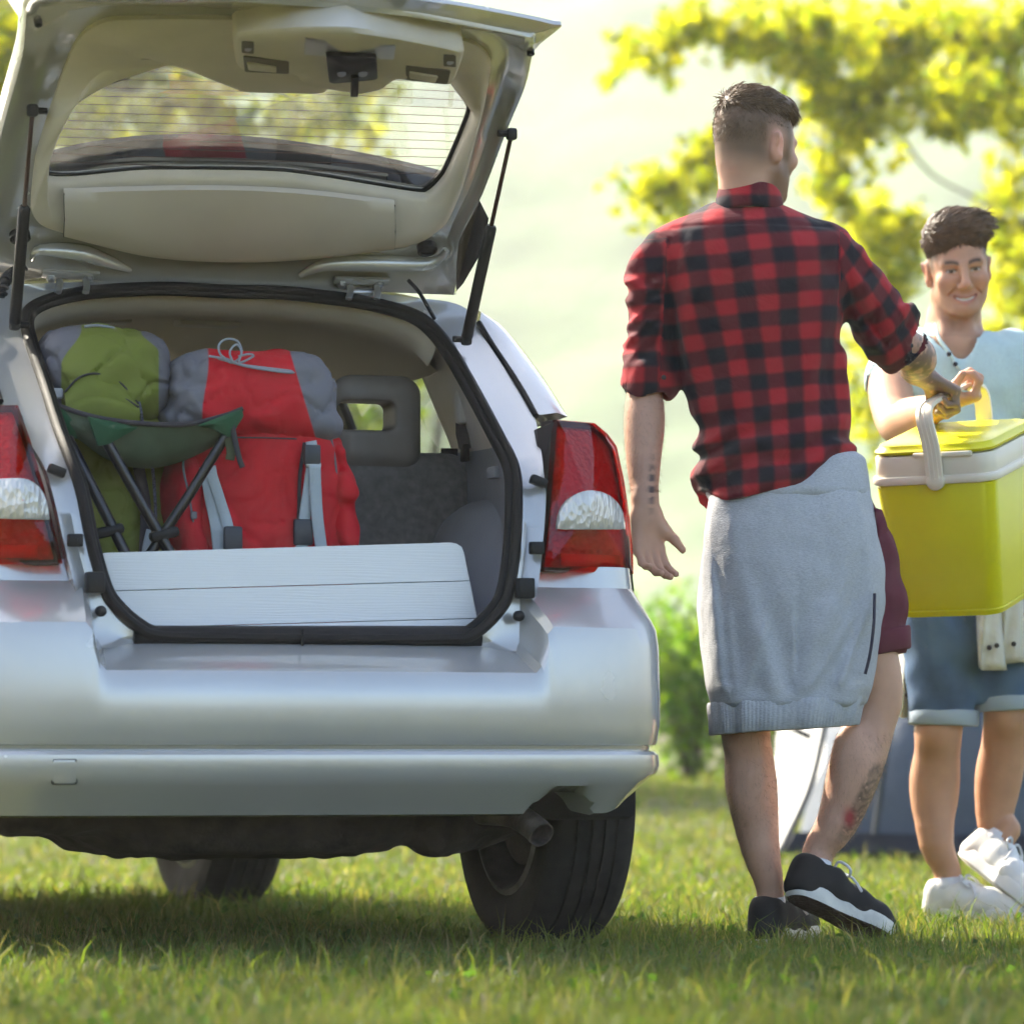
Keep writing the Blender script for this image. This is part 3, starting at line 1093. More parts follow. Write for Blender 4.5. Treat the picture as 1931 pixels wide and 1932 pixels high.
# rubber seal : a double bead swept round the opening
sc_ = Sl.copy()
sc_[:, 1] -= .008
mb = MB()
mb.add(*tube(sc_, .0135, 10, closed=True, up=(0, -1, 0), r2=.011))
mb.add(*tube(Sl + (cen - Sl) * .022 + np.array([0, .004, 0]), .012, 10, closed=True, up=(0, -1, 0), r2=.011))
mb.build('opening_seal', M_rubber, car)
# joint in the seal
j = UP(571, 1203, PB, .024)
MB().add(*rbox(j, (.004, .01, .034), .001, 1)).build('seal_joint', M_dark, car)

# quarter panel strip + weatherstrip (both sides)
G_px = [(905, 607), (929, 647), (978, 721), (1013, 783)]
Q_px = [(894, 582), (942, 610), (984, 658), (1031, 722), (1071, 786)]
for sgn in (1, -1):
    g = spline([UP(x, y, PB, .014) for x, y in G_px], 16)
    q = spline([UP(x, y, PB, -.03) for x, y in Q_px], 16)
    m_ = (g + q) / 2 + np.array([.006, -.012, .006])
    back = q + np.array([.05, .36, .0])
    rows_ = [g + np.array([0, .03, 0]), g, g * .8 + q * .2 + np.array([.002, -.006, .002]), m_, g * .15 + q * .85 + np.array([.003, -.003, .002]), q, back]
    if sgn < 0:
        rows_ = [mirx(r) for r in rows_]
    V, F = loft(rows_)
    fix_normals(mk('quarter_panel', V, F, M_paint, car, sharp=50))
    p_ = g + np.array([-.004, -.006, -.003])
    if sgn < 0: p_ = mirx(p_)
    MB().add(*tube(p_, .0075, 8, r2=.006)).build('weatherstrip', M_rubber, car)

# small fittings on the flange
for sgn in (1, -1):
    def at(px, py, off):
        p = UP(px, py, PB, off)
        if sgn < 0: p = mirx(p)
        return p
    MB().add(*rbox(at(990, 1110, .035), (.036, .030, .042), .004, 2)).add(*revolve(at(989, 1111, .051), (0, 1, 0), (.008, .008, .005), (0, .004, .006), 12)).build('bump_stop', M_black, car)
    MB().add(*revolve(at(980, 1162, .030), (0, -1, 0), (.011, .011, .007, .002), (-.01, .001, .005, .006), 16)).build('screw_cap', M_black, car)
    MB().add(*rbox(at(1012, 1034, .03), (.030, .02, .026), .004, 2)).add(*revolve(at(1010, 1034, .043), (0, 1, 0), (.006, .006, .003), (0, .003, .004), 12)).build('lamp_bracket', M_black, car)
    MB().add(*rbox(at(1016, 908, .03), (.036, .02, .020), .004, 2, rot=(0, R(20), 0))).build('lamp_clip', M_black, car)

# ---- tail lamps
L_px = [(1052, 791, .30), (1122, 797, .36), (1145, 816, .40), (1163, 840, .43), (1177, 905, .42), (1188, 979, .39), (1194, 1040, .36), (1195, 1084, .33), (1110, 1081, .23), (1026, 1077, .20),
        (1034, 1010, .215), (1040, 940, .235), (1047, 850, .27)]
Lp = np.array([UY(*p) for p in L_px])
Lc = UY(1112, 960, .20)
Ll = np.vstack([resample(np.vstack([Lp[i], Lp[(i + 1) % len(Lp)]]), 7)[:-1] for i in range(len(Lp))])
M_reflect = mat('lamp_reflector', (.75, .73, .72), .25, .9)
nt, b_ = nodes_of(M_reflect)
tc = nt.nodes.new('ShaderNodeTexCoord'); vo = nt.nodes.new('ShaderNodeTexVoronoi'); vo.inputs['Scale'].default_value = 95; vo.distance = 'CHEBYCHEV'
bp = nt.nodes.new('ShaderNodeBump'); bp.inputs['Distance'].default_value = .006
nt.links.new(tc.outputs['Object'], vo.inputs['Vector']); nt.links.new(vo.outputs['Distance'], bp.inputs['Height']); nt.links.new(bp.outputs[0], b_.inputs['Normal'])
M_redback = mat('lamp_red_inner', (.62, .03, .03), .35, .4)
nt, b_ = nodes_of(M_redback)
tc = nt.nodes.new('ShaderNodeTexCoord'); vo = nt.nodes.new('ShaderNodeTexVoronoi'); vo.inputs['Scale'].default_value = 70; vo.distance = 'CHEBYCHEV'
bp = nt.nodes.new('ShaderNodeBump'); bp.inputs['Distance'].default_value = .006
nt.links.new(tc.outputs['Object'], vo.inputs['Vector']); nt.links.new(vo.outputs['Distance'], bp.inputs['Height']); nt.links.new(bp.outputs[0], b_.inputs['Normal'])
M_redlamp = mat('lamp_red_bright', (.75, .03, .02), .25, .1, coat=1)
M_clear = mat('lamp_clear', (.62, .60, .57), .22, .35, coat=1.0)
nt, b_ = nodes_of(M_clear)
tc = nt.nodes.new('ShaderNodeTexCoord'); vo = nt.nodes.new('ShaderNodeTexVoronoi'); vo.inputs['Scale'].default_value = 130
mp = nt.nodes.new('ShaderNodeMapping'); mp.inputs['Scale'].default_value = (1, .2, .45)
bp = nt.nodes.new('ShaderNodeBump'); bp.inputs['Distance'].default_value = .003
nt.links.new(tc.outputs['Object'], mp.inputs['Vector']); nt.links.new(mp.outputs[0], vo.inputs['Vector'])
nt.links.new(vo.outputs['Distance'], bp.inputs['Height']); nt.links.new(bp.outputs[0], b_.inputs['Normal'])
M_lamphouse = mat('lamp_housing', (.02, .012, .012), .5)
for sgn in (1, -1):
    f_ = (lambda p: p) if sgn > 0 else mirx
    t_ = bpy.data.objects.new('tail_light', None); COL.objects.link(t_); t_.parent = car
    def ring(sc, dy):
        r = Lc + (Ll - Lc) * sc
        r[:, 1] += dy
        return f_(r)
    # red lens
    V, F = loft([ring(1.0, .05), ring(1.0, .006), ring(.985, -.004), ring(.86, -.010), ring(.6, -.013), ring(.3, -.014), ring(.02, -.014)], cu=True)
    fix_normals(mk('red_lens', V, F, M_redlens, t_, sharp=35))
    V, F = loft([ring(1.004, .10), ring(1.004, .03), ring(.93, .028)], cu=True)
    fix_normals(mk('lamp_housing', V, F, M_lamphouse, t_, sharp=35))
    V, F = loft([ring(.97, .035), ring(.8, .030), ring(.5, .03), ring(.02, .03)], cu=True)
    fix_normals(mk('reflector', V, F, M_redback, t_))
    # bright strip below, clear reversing lamp above it
    p0, p1 = UY(1058, 1056, .222), UY(1166, 1060, .29)
    V, F = tube(np.array([p0 * (1 - k) + p1 * k + np.array([0, -.012 * math.sin(math.pi * k), 0]) for k in np.linspace(0, 1, 9)]), .014, 8, r2=.005, up=(0, 0, 1), shape='band')
    fix_normals(mk('lower_strip', f_(V), F, M_redlamp, t_))
    # half-moon
    arc = []
    for k in np.linspace(0, 1, 25):
        a_ = math.pi * k
        px = 1116 - 64 * math.cos(a_); py = 998 - 73 * math.sin(a_) ** .85
        arc.append(UY(px, py, .168 + abs(px - 1112) / 80 * (.035 if px < 1112 else .125)))
    for px in np.linspace(1180, 1052, 14)[1:-1]:
        arc.append(UY(px, 999, .168 + abs(px - 1112) / 80 * (.035 if px < 1112 else .125)))
    arc = np.array(arc)
    ac = UY(1112, 965, .168)
    V, F = loft([f_(arc + np.array([0, .012, 0])), f_(arc), f_(ac + (arc - ac) * .93 + np.array([0, -.003, 0])), f_(ac + (arc - ac) * .5 + np.array([0, -.005, 0])), f_(ac + (arc - ac) * .02 + np.array([0, -.005, 0]))], cu=True)
    fix_normals(mk('reversing_lamp', V, F, M_clear, t_, sharp=40))
    # black inner side of the lamp
    sl = [UY(1052, 793, .31), UY(1013, 809, .36), UY(1014, 905, .33), UY(1026, 985, .27), UY(1026, 1077, .215), UY(1040, 940, .25)]
    V, F = prism(None, f_(np.array(sl)), f_(np.array(sl) + np.array([.01, .05, 0])))
    fix_normals(mk('lamp_side', V, F, M_lamphouse, t_, smooth=False))

# ---- tailgate
PH = [(.86, 1.415), (.84, 1.432), (.72, 1.50), (.57, 1.625), (.40, 1.752), (.30, 1.805), (.15, 1.836), (0, 1.852), (-.10, 1.858), (-.25, 1.85)]
gate = bpy.data.objects.new('tailgate', None); COL.objects.link(gate); gate.parent = car
nd = np.array([0, -.45, -.89])           # out of the inner face, towards the viewer and down
def HP(pts):
    return np.array([UP(x, y, PH) for x, y in pts])
out_px = [(850, 557), (861, 552), (867, 453), (912, 363), (958, 244), (994, 159), (1009, 90), (1011, 66), (985, 62), (800, 28), (600, 6), (400, -6), (160, -6), (60, -8), (43, 10), (36, 102), (-2, 244), (-28, 363), (-48, 453), (-50, 505), (-30, 512), (120, 528), (405, 536), (700, 549)]
trim_px = [(742, 462), (800, 446), (842, 412), (872, 345), (897, 250), (915, 180), (925, 110), (900, 80), (868, 68), (800, 55), (700, 45), (560, 35), (400, 28), (215, 30), (165, 50), (140, 80), (112, 150), (85, 230), (66, 300), (58, 385), (75, 415), (119, 432), (330, 478), (540, 482)]
glass_px = [(782, 374), (812, 371), (841, 340), (868, 280), (886, 235), (890, 215), (873, 190), (828, 138), (742, 124), (662, 121), (640, 134), (612, 177), (540, 178), (465, 175), (437, 151), (407, 112), (378, 101), (230, 101), (186, 113), (138, 155), (104, 214), (85, 343), (283, 333), (540, 337)]
assert len(out_px) == len(trim_px) == len(glass_px)
def csp(px, sub=6):
    p = np.asarray(px, float)
    return resample(spline(p, len(p) * sub * 3, True), len(p) * sub, True) if False else _param_spline(p, sub)
def _param_spline(p, sub):
    N = len(p)
    out = []
    for i in range(N):
        a, b, c, d = p[(i - 1) % N], p[i], p[(i + 1) % N], p[(i + 2) % N]
        for f in np.arange(sub) / sub:
            cr = .5 * (2 * b + (c - a) * f + (2 * a - 5 * b + 4 * c - d) * f * f + (3 * b - a - 3 * c + d) * f ** 3)
            li = b + (c - b) * f
            out.append(cr * .6 + li * .4)
    return np.array(out)
oc, tcn, gc = csp(out_px), csp(trim_px), csp(glass_px)
def HL(c, off):
    return HP(c) + nd * off
O3, T3, G3 = HL(oc, 0), HL(tcn, 0), HL(gc, 0)
def lerp(a, b, t): return a * (1 - t) + b * t
outer_edge = O3 + np.array([0, 0, 0]) - nd * .03
# painted inner pressing, with a rolled edge and a channel
V, F = loft([O3 - nd * .045, O3 - nd * .004, lerp(O3, T3, .06) + nd * .006, lerp(O3, T3, .25) + nd * .004, lerp(O3, T3, .5) - nd * .012, lerp(O3, T3, .8) - nd * .010, T3 + nd * .0, lerp(T3, G3, .1) - nd * .005], cu=True)
fix_normals(mk('inner_pressing', V, F, M_paint, gate, sharp=50))
# outer skin with lower lip
wide = lerp(O3, O3.mean(0), -.03)
yb = sstep(-O3[:, 1], -.12, .08)[:, None]        # 1 near the free end
lip = O3 + yb * np.array([.0, -.035, .012])
lip[:, 0] += yb[:, 0] * .05 * np.sign(O3[:, 0])
up = np.array([0, .25, .97])
go = lerp(G3, G3.mean(0), -.04)
V, F = loft([O3 - nd * .004, lip + up * .006, lip + up * .014, O3 + up * .036, lerp(O3, go, .4) + up * .040, lerp(O3, go, .8) + up * .036, go + up * .030, G3 + up * .022], cu=True)
fix_normals(mk('outer_skin', V, F, M_paint, gate, sharp=40))
# trim ring
V, F = loft([T3 - nd * .006, T3 + nd * .010, lerp(T3, G3, .12) + nd * .018, lerp(T3, G3, .45) + nd * .022, lerp(T3, G3, .75) + nd * .014, lerp(T3, G3, .96) + nd * .004, G3 - nd * .004, G3 - nd * .03], cu=True)
ring_trim = fix_normals(mk('trim_ring', V, F, M_beige, gate, sharp=55))
# lower (hinge-side) trim panel : arched panel between two seams
pa = [(119, 346), (283, 341), (453, 341), (595, 350), (742, 368)]
pb = [(119, 431), (283, 470), (453, 480), (595, 473), (742, 456)]
A_ = HL(spline(pa, 30), .024); B_ = HL(spline(pb, 30), .020)
V, F = loft([A_ - nd * .012, A_, lerp(A_, B_, .15) + nd * .008, lerp(A_, B_, .5) + nd * .012, lerp(A_, B_, .9) + nd * .007, B_, B_ - nd * .02])
fix_normals(mk('trim_panel', V, F, M_beige2, gate, sharp=60))
for sx in (0, -1):
    MB().add(*tube(np.vstack([A_[sx], lerp(A_, B_, .5)[sx] + nd * .0115, B_[sx]]), .0012, 6)).build('trim_seam', M_black, gate)
# pane
gcen = G3.mean(0)
# triangulated pane by rings
V, F = loft([G3 - nd * .022] + [lerp(G3, gcen, t) - nd * (.022 + .012 * t) for t in (.25, .5, .75, .999)], cu=True)
pane = fix_normals(mk('rear_window', V, F, M_glass, gate))
V, F = loft([lerp(G3, gcen, -.01) - nd * .0225, lerp(G3, gcen, .022) - nd * .0225, lerp(G3, gcen, .022) - nd * .019, lerp(G3, gcen, -.01) - nd * .017], cu=True, cv=True)
fix_normals(mk('glass_border', V, F, M_black, pane))
# heating wires
def inside(px, py, poly):
    x, y = poly[:, 0], poly[:, 1]
    x2, y2 = np.roll(x, -1), np.roll(y, -1)
    c = ((y > py) != (y2 > py)) & (px < (x2 - x) * (py - y) / (y2 - y + 1e-9) + x)
    return c.sum() % 2 == 1
M_wire = mat('heater_wire', (.10, .05, .03), .6)
mbw = []
for j in range(13):
    y0 = 132 + j * 15.5
    run = []
    for px in np.arange(84, 896, 6.0):
        py = y0 + 26 * ((px - 60) / 820.0) + (-(1 - ((px - 480) / 420) ** 2) * (6 - 9 * j / 13))
        if inside(px, py, gc):
            run.append((px, py))
        elif len(run) > 3:
            mbw.append(run); run = []
        else:
            run = []
    if len(run) > 3: mbw.append(run)
for run in mbw:
    p = HL(np.array(run), -.020)
    MB().add(*tube(p, .0006, 4)).build('heater_wire', M_wire, pane)
# roof spoiler seen through the pane
sa = [(70, 300), (170, 276), (283, 263), (400, 262), (520, 270), (640, 288), (760, 312), (850, 334)]
sb = [(62, 352), (170, 352), (283, 350), (400, 350), (520, 354), (640, 362), (760, 384), (862, 392)]
PH2 = [(y_ + .022, z_ + .044) for y_, z_ in PH]
A_ = np.array([UP(x, y, PH2) for x, y in spline(sa, 30)]); B_ = np.array([UP(x, y, PH2) for x, y in spline(sb, 30)]) - nd * .0
V, F = loft([A_, lerp(A_, B_, .5) + nd * .006, B_, B_ - nd * .05, lerp(A_, B_, .4) - nd * .04, A_ - nd * .012, A_])
fix_normals(mk('roof_spoiler', V, F, M_black, gate, sharp=30))
# dark side cheek of the spoiler
for sgn in (1, -1):
    ck = np.array([UP(x, y, PH, -.06) for x, y in [(858, 553), (866, 452), (905, 378), (922, 412), (912, 470), (874, 535)]])
    if sgn < 0: ck = mirx(ck)
    V, F = prism(None, ck, ck + np.array([.0, .09, .015]))
    fix_normals(mk('spoiler_cheek', V, F, M_black, gate, smooth=False))
# latch carrier
def HQ(px, py, off): return UP(px, py, PH) + nd * off
lx = [(436, 40), (446, 26), (560, 30), (600, 60), (608, 95), (655, 122), (700, 106), (716, 66), (745, 38), (858, 56), (867, 66), (850, 112), (838, 118), (752, 108), (735, 112), (712, 128), (672, 136), (630, 130), (590, 124), (560, 112), (545, 98), (452, 92), (440, 78)]
ls = _param_spline(np.array(lx, float), 4)
L3 = HP(ls)
lc_ = L3.mean(0)
cb = HP(np.array([(650, 80)]))[0]
upper = [(436, 40), (446, 24), (560, 14), (655, 14), (750, 28), (862, 52), (868, 66), (852, 112), (838, 118), (752, 108), (735, 112), (712, 128), (672, 136), (630, 130), (590, 124), (560, 112), (545, 98), (452, 92), (440, 78)]
us = _param_spline(np.array(upper, float), 4)
U3 = HP(us); uc = HP(np.array([(650, 70)]))[0]
V, F = loft([U3 - nd * .01, U3 + nd * .045, lerp(U3, uc, .04) + nd * .056, lerp(U3, uc, .3) + nd * .060, lerp(U3, uc, .7) + nd * .060, lerp(U3, uc, .995) + nd * .058], cu=True)
carrier = fix_normals(mk('latch_carrier', V, F, M_beige, gate, sharp=50))
def quad_plate(px4, off, thick, name, m, par, rad=.004):
    p = np.array([HQ(x, y, off) for x, y in px4])
    ctr = p.mean(0)
    q = []
    for i in range(4):                    # rounded corners
        a, b, c = p[i - 1], p[i], p[(i + 1) % 4]
        for t in (0, .5, 1):
            u_ = b + (a - b) / np.linalg.norm(a - b) * rad * (1 - t) + (c - b) / np.linalg.norm(c - b) * rad * t
            q.append(u_ + (b - u_) * .3 * (t == .5))
    q = np.array(q)
    V, F = loft([q - nd * .0, q + nd * thick * .8, lerp(q, ctr, .06) + nd * thick, lerp(q, ctr, .995) + nd * thick], cu=True)
    return fix_normals(mk(name, V, F, m, par, sharp=35))
quad_plate([(568, 20), (738, 34), (734, 62), (566, 52)], .060, .006, 'striker_plate', M_steel, gate)
la = quad_plate([(606, 42), (700, 46), (703, 88), (612, 96)], .066, .016, 'latch', M_black, gate, .01)
for px in (634, 674):
    MB().add(*revolve(HQ(px, 72, .083), -nd * -1, (.009, .009, .005), (0, .004, .005), 14)).build('latch_bolt', M_steel, la)
quad_plate([(652, 76), (666, 76), (664, 112), (650, 112)], .083, .010, 'latch_hook', M_black, la, .003)
M_shadow = mat('recess_shade', (.16, .14, .115), .7)  # shade of the handle and screw recesses put into a dark colour
for poly in ([(452, 58), (538, 68), (538, 92), (455, 88)], [(758, 76), (842, 86), (836, 112), (758, 104)]):
    h_ = quad_plate(poly, .0585, .003, 'pull_handle', M_shadow, gate, .006)
    cx_ = np.mean(poly, 0)
    quad_plate([(poly[0][0] + 6, poly[0][1] + 9), (poly[1][0] - 24, poly[1][1] + 8), (poly[2][0] - 24, poly[2][1] - 7), (poly[3][0] + 6, poly[3][1] - 8)], .0615, .006, 'handle_lip', M_beige, h_, .003)
    bx = poly[0] if poly[0][0] < 600 else (poly[1][0] - 10, poly[1][1] - 2)
    quad_plate([(bx[0] - 3, bx[1] - 28), (bx[0] + 20, bx[1] - 26), (bx[0] + 20, bx[1] - 4), (bx[0] - 3, bx[1] - 6)], .0585, .002, 'screw_pocket', M_shadow, h_, .004)
    MB().add(*revolve(HQ(bx[0] + 9, bx[1] - 15, .0605), nd, (.007, .007, .003), (0, .003, .004), 12)).build('pocket_screw', M_steel, h_)
# rubber plugs by the hinges, edge buffers
for px, py in ((38, 445), (806, 468)):
    V, F = revolve(HQ(px, py, .004), nd, (.022, .022, .018, .016, .012, .002), (-.01, .004, .006, .001, .001, .003), 24, True, True)
    fix_normals(mk('rubber_plug', V, F, M_black, gate, sharp=40))
for px, py in ((1000, 93), (72, 38)):
    V, F = revolve(HQ(px, py, .006), nd, (.009, .008, .004), (-.01, .006, .008), 14)
    fix_normals(mk('edge_buffer', V, F, M_black, gate, sharp=40))
# raised pressings that catch the light next to the hinges
for pts in ([(60, 486), (75, 470), (150, 474), (200, 490), (246, 508)], [(566, 518), (610, 498), (680, 494), (800, 496), (832, 484), (842, 470)]):
    p = HL(spline(pts, 24), .002)
    rr = .020 * np.sin(np.linspace(.15, math.pi - .15, 24)) ** .6
    MB().add(*tube(p, rr, 10, r2=rr * .8)).build('pressed_rib', M_paint, gate)
# hinges
for cxp, cyp in ((137, 512), (685, 524)):
    t_ = bpy.data.objects.new('hinge', None); COL.objects.link(t_); t_.parent = gate
    P0 = HQ(cxp - 4, cyp, .008)
    MB().add(*rbox(P0, (.125, .022, .008), .003, 2, rot=(R(-35), 0, 0))).build('hinge_plate', M_paint, t_)
    for dx in (-40, 32):
        MB().add(*revolve(HQ(cxp + dx - 2, cyp + 3, .012), nd, (.011, .011, .008, .008, .003), (-.003, .003, .003, .009, .010), 6)).build('hinge_bolt', M_steel, t_)
    for dx in (-26, 24):
        a0, a1 = HQ(cxp + dx, cyp + 4, .016), UP(cxp + dx * 1.05, cyp + 40, PB, .03)
        MB().add(*tube(np.array([a0, (a0 + a1) / 2 + np.array([0, -.01, 0]), a1]), .0045, 6, r2=.008)).build('hinge_arm', M_steel, t_)
    a0, a1 = HQ(cxp - 24, cyp + 11, .022), HQ(cxp + 24, cyp + 12, .022)
    MB().add(*tube(np.array([a0, a1]), .009, 10)).build('hinge_pin', M_steel, t_)
# gas struts
for sgn in (1, -1):
    t_ = bpy.data.objects.new('gas_strut', None); COL.objects.link(t_); t_.parent = car
    top, mid_, bot = UP(955, 252, PH, .02) + np.array([.012, 0, 0]), None, UP(880, 640, PB, .05)
    if sgn < 0: top, bot = mirx(top), mirx(bot)
    mid_ = top + (bot - top) * .44
    MB().add(*tube(np.array([top, mid_]), .0048, 10)).build('strut_rod', mat('strut_rod', (.06, .03, .025), .3, .4), t_)
    MB().add(*tube(np.array([mid_, mid_ + (bot - mid_) * .02, mid_ + (bot - mid_) * .98, bot]), [.009, .0125, .0125, .009], 12)).build('strut_body', M_black, t_)
    for q in (top, bot):
        MB().add(*rbox(q, (.022, .022, .026), .006, 2)).add(*revolve(q, (-sgn, 0, 0), (.007, .007), (0, .03), 8)).build('ball_joint', M_black, t_)
# wiring
MB().add(*tube(spline([UP(770, 528, PH, .03), UP(790, 550, PB, .05), UP(808, 580, PB, .035), UP(820, 602, PB, .01)], 14), .0042, 8)).build('washer_hose', M_black, car)
hp = spline([UP(48, 500, PH, .03), UP(30, 512, PH, .05), UP(10, 530, PB, .07), UP(2, 560, PB, .04)], 40)
MB().add(*tube(hp, .011 + .0025 * np.sign(np.sin(np.arange(40) * 1.6)), 10)).build('cable_gaiter', M_black, car)
# ------------------------------------------------------------------ car: outer shell
def arch(Y):
    z = np.full_like(Y, .22)
    for yc in (.83, 3.46):
        d = np.clip(.375 ** 2 - (Y - yc) ** 2, 0, None)
        z = np.maximum(z, np.where(d > 0, .32 + np.sqrt(d), 0))
    return z
ys = np.arange(.46, 4.29, .06)
top = np.interp(ys, [.46, .86, 1.5, 2.3, 2.8, 3.5, 3.95, 4.29], [1.42, 1.455, 1.50, 1.50, 1.43, 1.0, .93, .78])
wid = np.interp(ys, [.46, 1.2, 3.3, 3.9, 4.29], [.975, 1.0, 1.0, .97, .80])
half = np.array([(.78, .24), (.805, .33), (.825, .55), (.828, .75), (.815, .88), (.795, .98), (.755, 1.10), (.70, 1.25), (.645, 1.37), (.56, 1.44), (.3, 1.485), (0, 1.495)])
zb = arch(ys)
SH = []
for i, Y in enumerate(ys):
    h = half.copy()
    k = np.where(h[:, 1] > .9, 1, 0)
    h[:, 1] = np.where(k, .9 + (h[:, 1] - .9) * (top[i] - .9) / .595, h[:, 1])
    h[:, 1] = np.maximum(h[:, 1], zb[i] + np.arange(12) * 1e-4)
    h[:, 1] = np.minimum(h[:, 1], top[i] + .0 + np.arange(12) * 1e-4)
    h[:, 0] *= wid[i]
    if Y < .8:                           # rear corner follows the quarter panels
        h[5:, 0] *= .90 + .10 * (Y - .46) / .34
    SH.append(np.column_stack([h[:, 0], np.full(12, Y), h[:, 1]]))
SH = np.array(SH)
def shell_part(name, j0, j1, y0, y1, m, side):
    ii = [i for i, Y in enumerate(ys) if y0 - 1e-6 <= Y <= y1 + 1e-6]
    rows_ = [SH[i, j0:j1 + 1] for i in ii]
    if side < 0: rows_ = [mirx(r) for r in rows_]
    V, F = loft(rows_)
    return fix_normals(mk(name, V, F, m, car, sharp=50))
M_sidepaint = M_paint
for sgn in (1, -1):
    shell_part('body_side', 0, 5, .46, 4.3, M_paint, sgn)
    shell_part('side_window', 5, 8, 1.12, 2.9, M_sideglass, sgn)
    shell_part('rear_pillar', 5, 8, .88, 1.12, M_paint, sgn)
    # pillars between the side windows
    for yc, wd_ in ((1.22, .05), (2.14, .07)):
        i = int(np.argmin(np.abs(ys - yc)))
        p = SH[i, 5:9].copy()
        p[:, 0] -= .012
        if sgn < 0: p = mirx(p)
        MB().add(*tube(p, .035, 8, r2=.012, up=(0, 1, 0), shape='band')).build('window_pillar', M_black, car)
# roof and bonnet
def full_rows(j0, y0, y1):
    ii = [i for i, Y in enumerate(ys) if y0 - 1e-6 <= Y <= y1 + 1e-6]
    return [np.vstack([SH[i, j0:], mirx(SH[i, j0:-1])[::-1]]) for i in ii]
V, F = loft(full_rows(8, .88, 2.62)); fix_normals(mk('roof', V, F, M_paint, car))
V, F = loft(full_rows(5, 2.88, 3.5)); fix_normals(mk('windscreen', V, F, M_sideglass, car))
V, F = loft(full_rows(8, 2.62, 2.90)); fix_normals(mk('windscreen_header', V, F, M_paint, car))
V, F = loft(full_rows(5, 3.48, 4.3)); fix_normals(mk('bonnet', V, F, M_paint, car))
nose = full_rows(0, 4.2, 4.3)[-1]
V, F = loft([nose, nose * np.array([.92, 1, .95]) + np.array([0, .05, .02]), nose * np.array([.05, 1, .05]) + np.array([0, .06, .5])]); fix_normals(mk('nose', V, F, M_paint, car))

# ------------------------------------------------------------------ car: underside, wheels, exhaust
s_ = SDF()
s_.box((-.02, .95, .315), (.60, .62, .06), .05, .03)
s_.zloft([.205, .215, .25, .32], [-.05] * 4, [.62] * 4, [.26, .33, .37, .40], [.24, .30, .34, .36], .03, p=3.0, round_=.02)
s_.cone((.33, .40, .25), (.52, .52, .27), .05, .045, .03)
s_.cone((-.55, .78, .30), (.62, .78, .30), .042, .042, .03)
s_.box((0, 2.2, .30), (.56, .95, .05), .04, .03)
s_.disp(lambda x, y, z: .006 * noise3((x * 9, y * 9, z * 9), 3, 2), (-.9, .1, .1), (.9, 3.5, .5))
V, F = s_.mesh(.012)
mk('underbody', V, F, M_under, car)
# tailpipe
tp = spline([(.30, .42, .285), (.42, .36, .30), (.50, .25, .30), (.525, .16, .285), (.54, .12, .268)], 20)
tp[:, :] = tp
ep = UY(1022, 1576, .15)
sh_ = ep - tp[-1]
tp += np.linspace(0, 1, 20)[:, None] ** 1.0 * sh_
M_pipe = mat('exhaust_steel', (.24, .20, .17), .45, .8, mottle=(40, .4), bump=(120, .0004, 3))
V, F = tube(tp, np.r_[np.full(14, .024), np.linspace(.027, .028, 6)], 16, caps=False)
Vi, Fi = tube(tp, np.r_[np.full(14, .021), np.linspace(.0245, .0255, 6)], 16, caps=False)
mb = MB(); mb.add(V, F); mb.add(Vi, Fi)
n0 = len(V)
mb.F += [[n0 - 16 + i, n0 - 16 + (i + 1) % 16, 2 * n0 - 16 + (i + 1) % 16, 2 * n0 - 16 + i] for i in range(16)]
mb.fm += [0] * 16
mb.build('tailpipe', M_pipe, car)
# inner wheel-house / heat shield seen through the cut-out
MB().add(*rbox((.60, .34, .36), (.32, .05, .16), .02, 2)).build('inner_valance', M_dark, car)

def wheel(X, Y, steer=0):
    t_ = bpy.data.objects.new('wheel', None); COL.objects.link(t_); t_.parent = car
    t_.location = (X, Y, .325); t_.rotation_euler = (0, 0, steer)
    sg = 1 if X > 0 else -1
    # tyre revolved about X : (radius, offset)
    pr = [(.215, -.085), (.245, -.098), (.285, -.104), (.310, -.098), (.322, -.086), (.328, -.070)]
    prof = pr + [(.330, -.052), (.3305, -.048), (.323, -.047), (.323, -.040), (.331, -.039), (.332, -.018), (.332, -.014), (.324, -.013), (.324, -.005), (.332, -.004), (.3325, .010),
                 (.3325, .014), (.324, .015), (.324, .023), (.332, .024), (.331, .040), (.3305, .044), (.323, .045), (.323, .052), (.330, .053)] + [(r, -o) for r, o in pr[::-1]]
    prof = np.array(prof)
    V, F = loft(disc_rows((0, 0, 0), (1, 0, 0), prof[:, 0], prof[:, 1], 96), cu=True)
    ty = fix_normals(mk('tyre', V, F, M_tyre, t_, sharp=30))
    rp = np.array([(.218, -.088), (.205, -.092), (.198, -.07), (.19, .0), (.19, .03), (.12, .045), (.05, .05), (.02, .05)])
    V, F = revolve((0, 0, 0), (1, 0, 0), rp[:, 0], rp[:, 1] * sg, 40, False, True)
    fix_normals(mk('rim', V, F, M_rim, t_, sharp=40))
    rp = np.array([(.218, .088), (.205, .095), (.19, .06), (.10, .05), (.06, .07), (.01, .072)])
    V, F = revolve((0, 0, 0), (1, 0, 0), rp[:, 0], rp[:, 1] * sg, 40, False, True)
    fix_normals(mk('wheel_cover', V, F, M_rim, t_, sharp=40))
    V, F = revolve((0, 0, 0), (1, 0, 0), (.15, .15, .06, .06, .01), np.array((-.02, -.05, -.06, -.09, -.09)) * sg, 28, True, True)
    fix_normals(mk('brake_drum', V, F, M_under, t_, sharp=40))
wheel(.735, .83)
wheel(-.735, .83)
wheel(.735, 3.46, R(3))
wheel(-.735, 3.46, R(3))
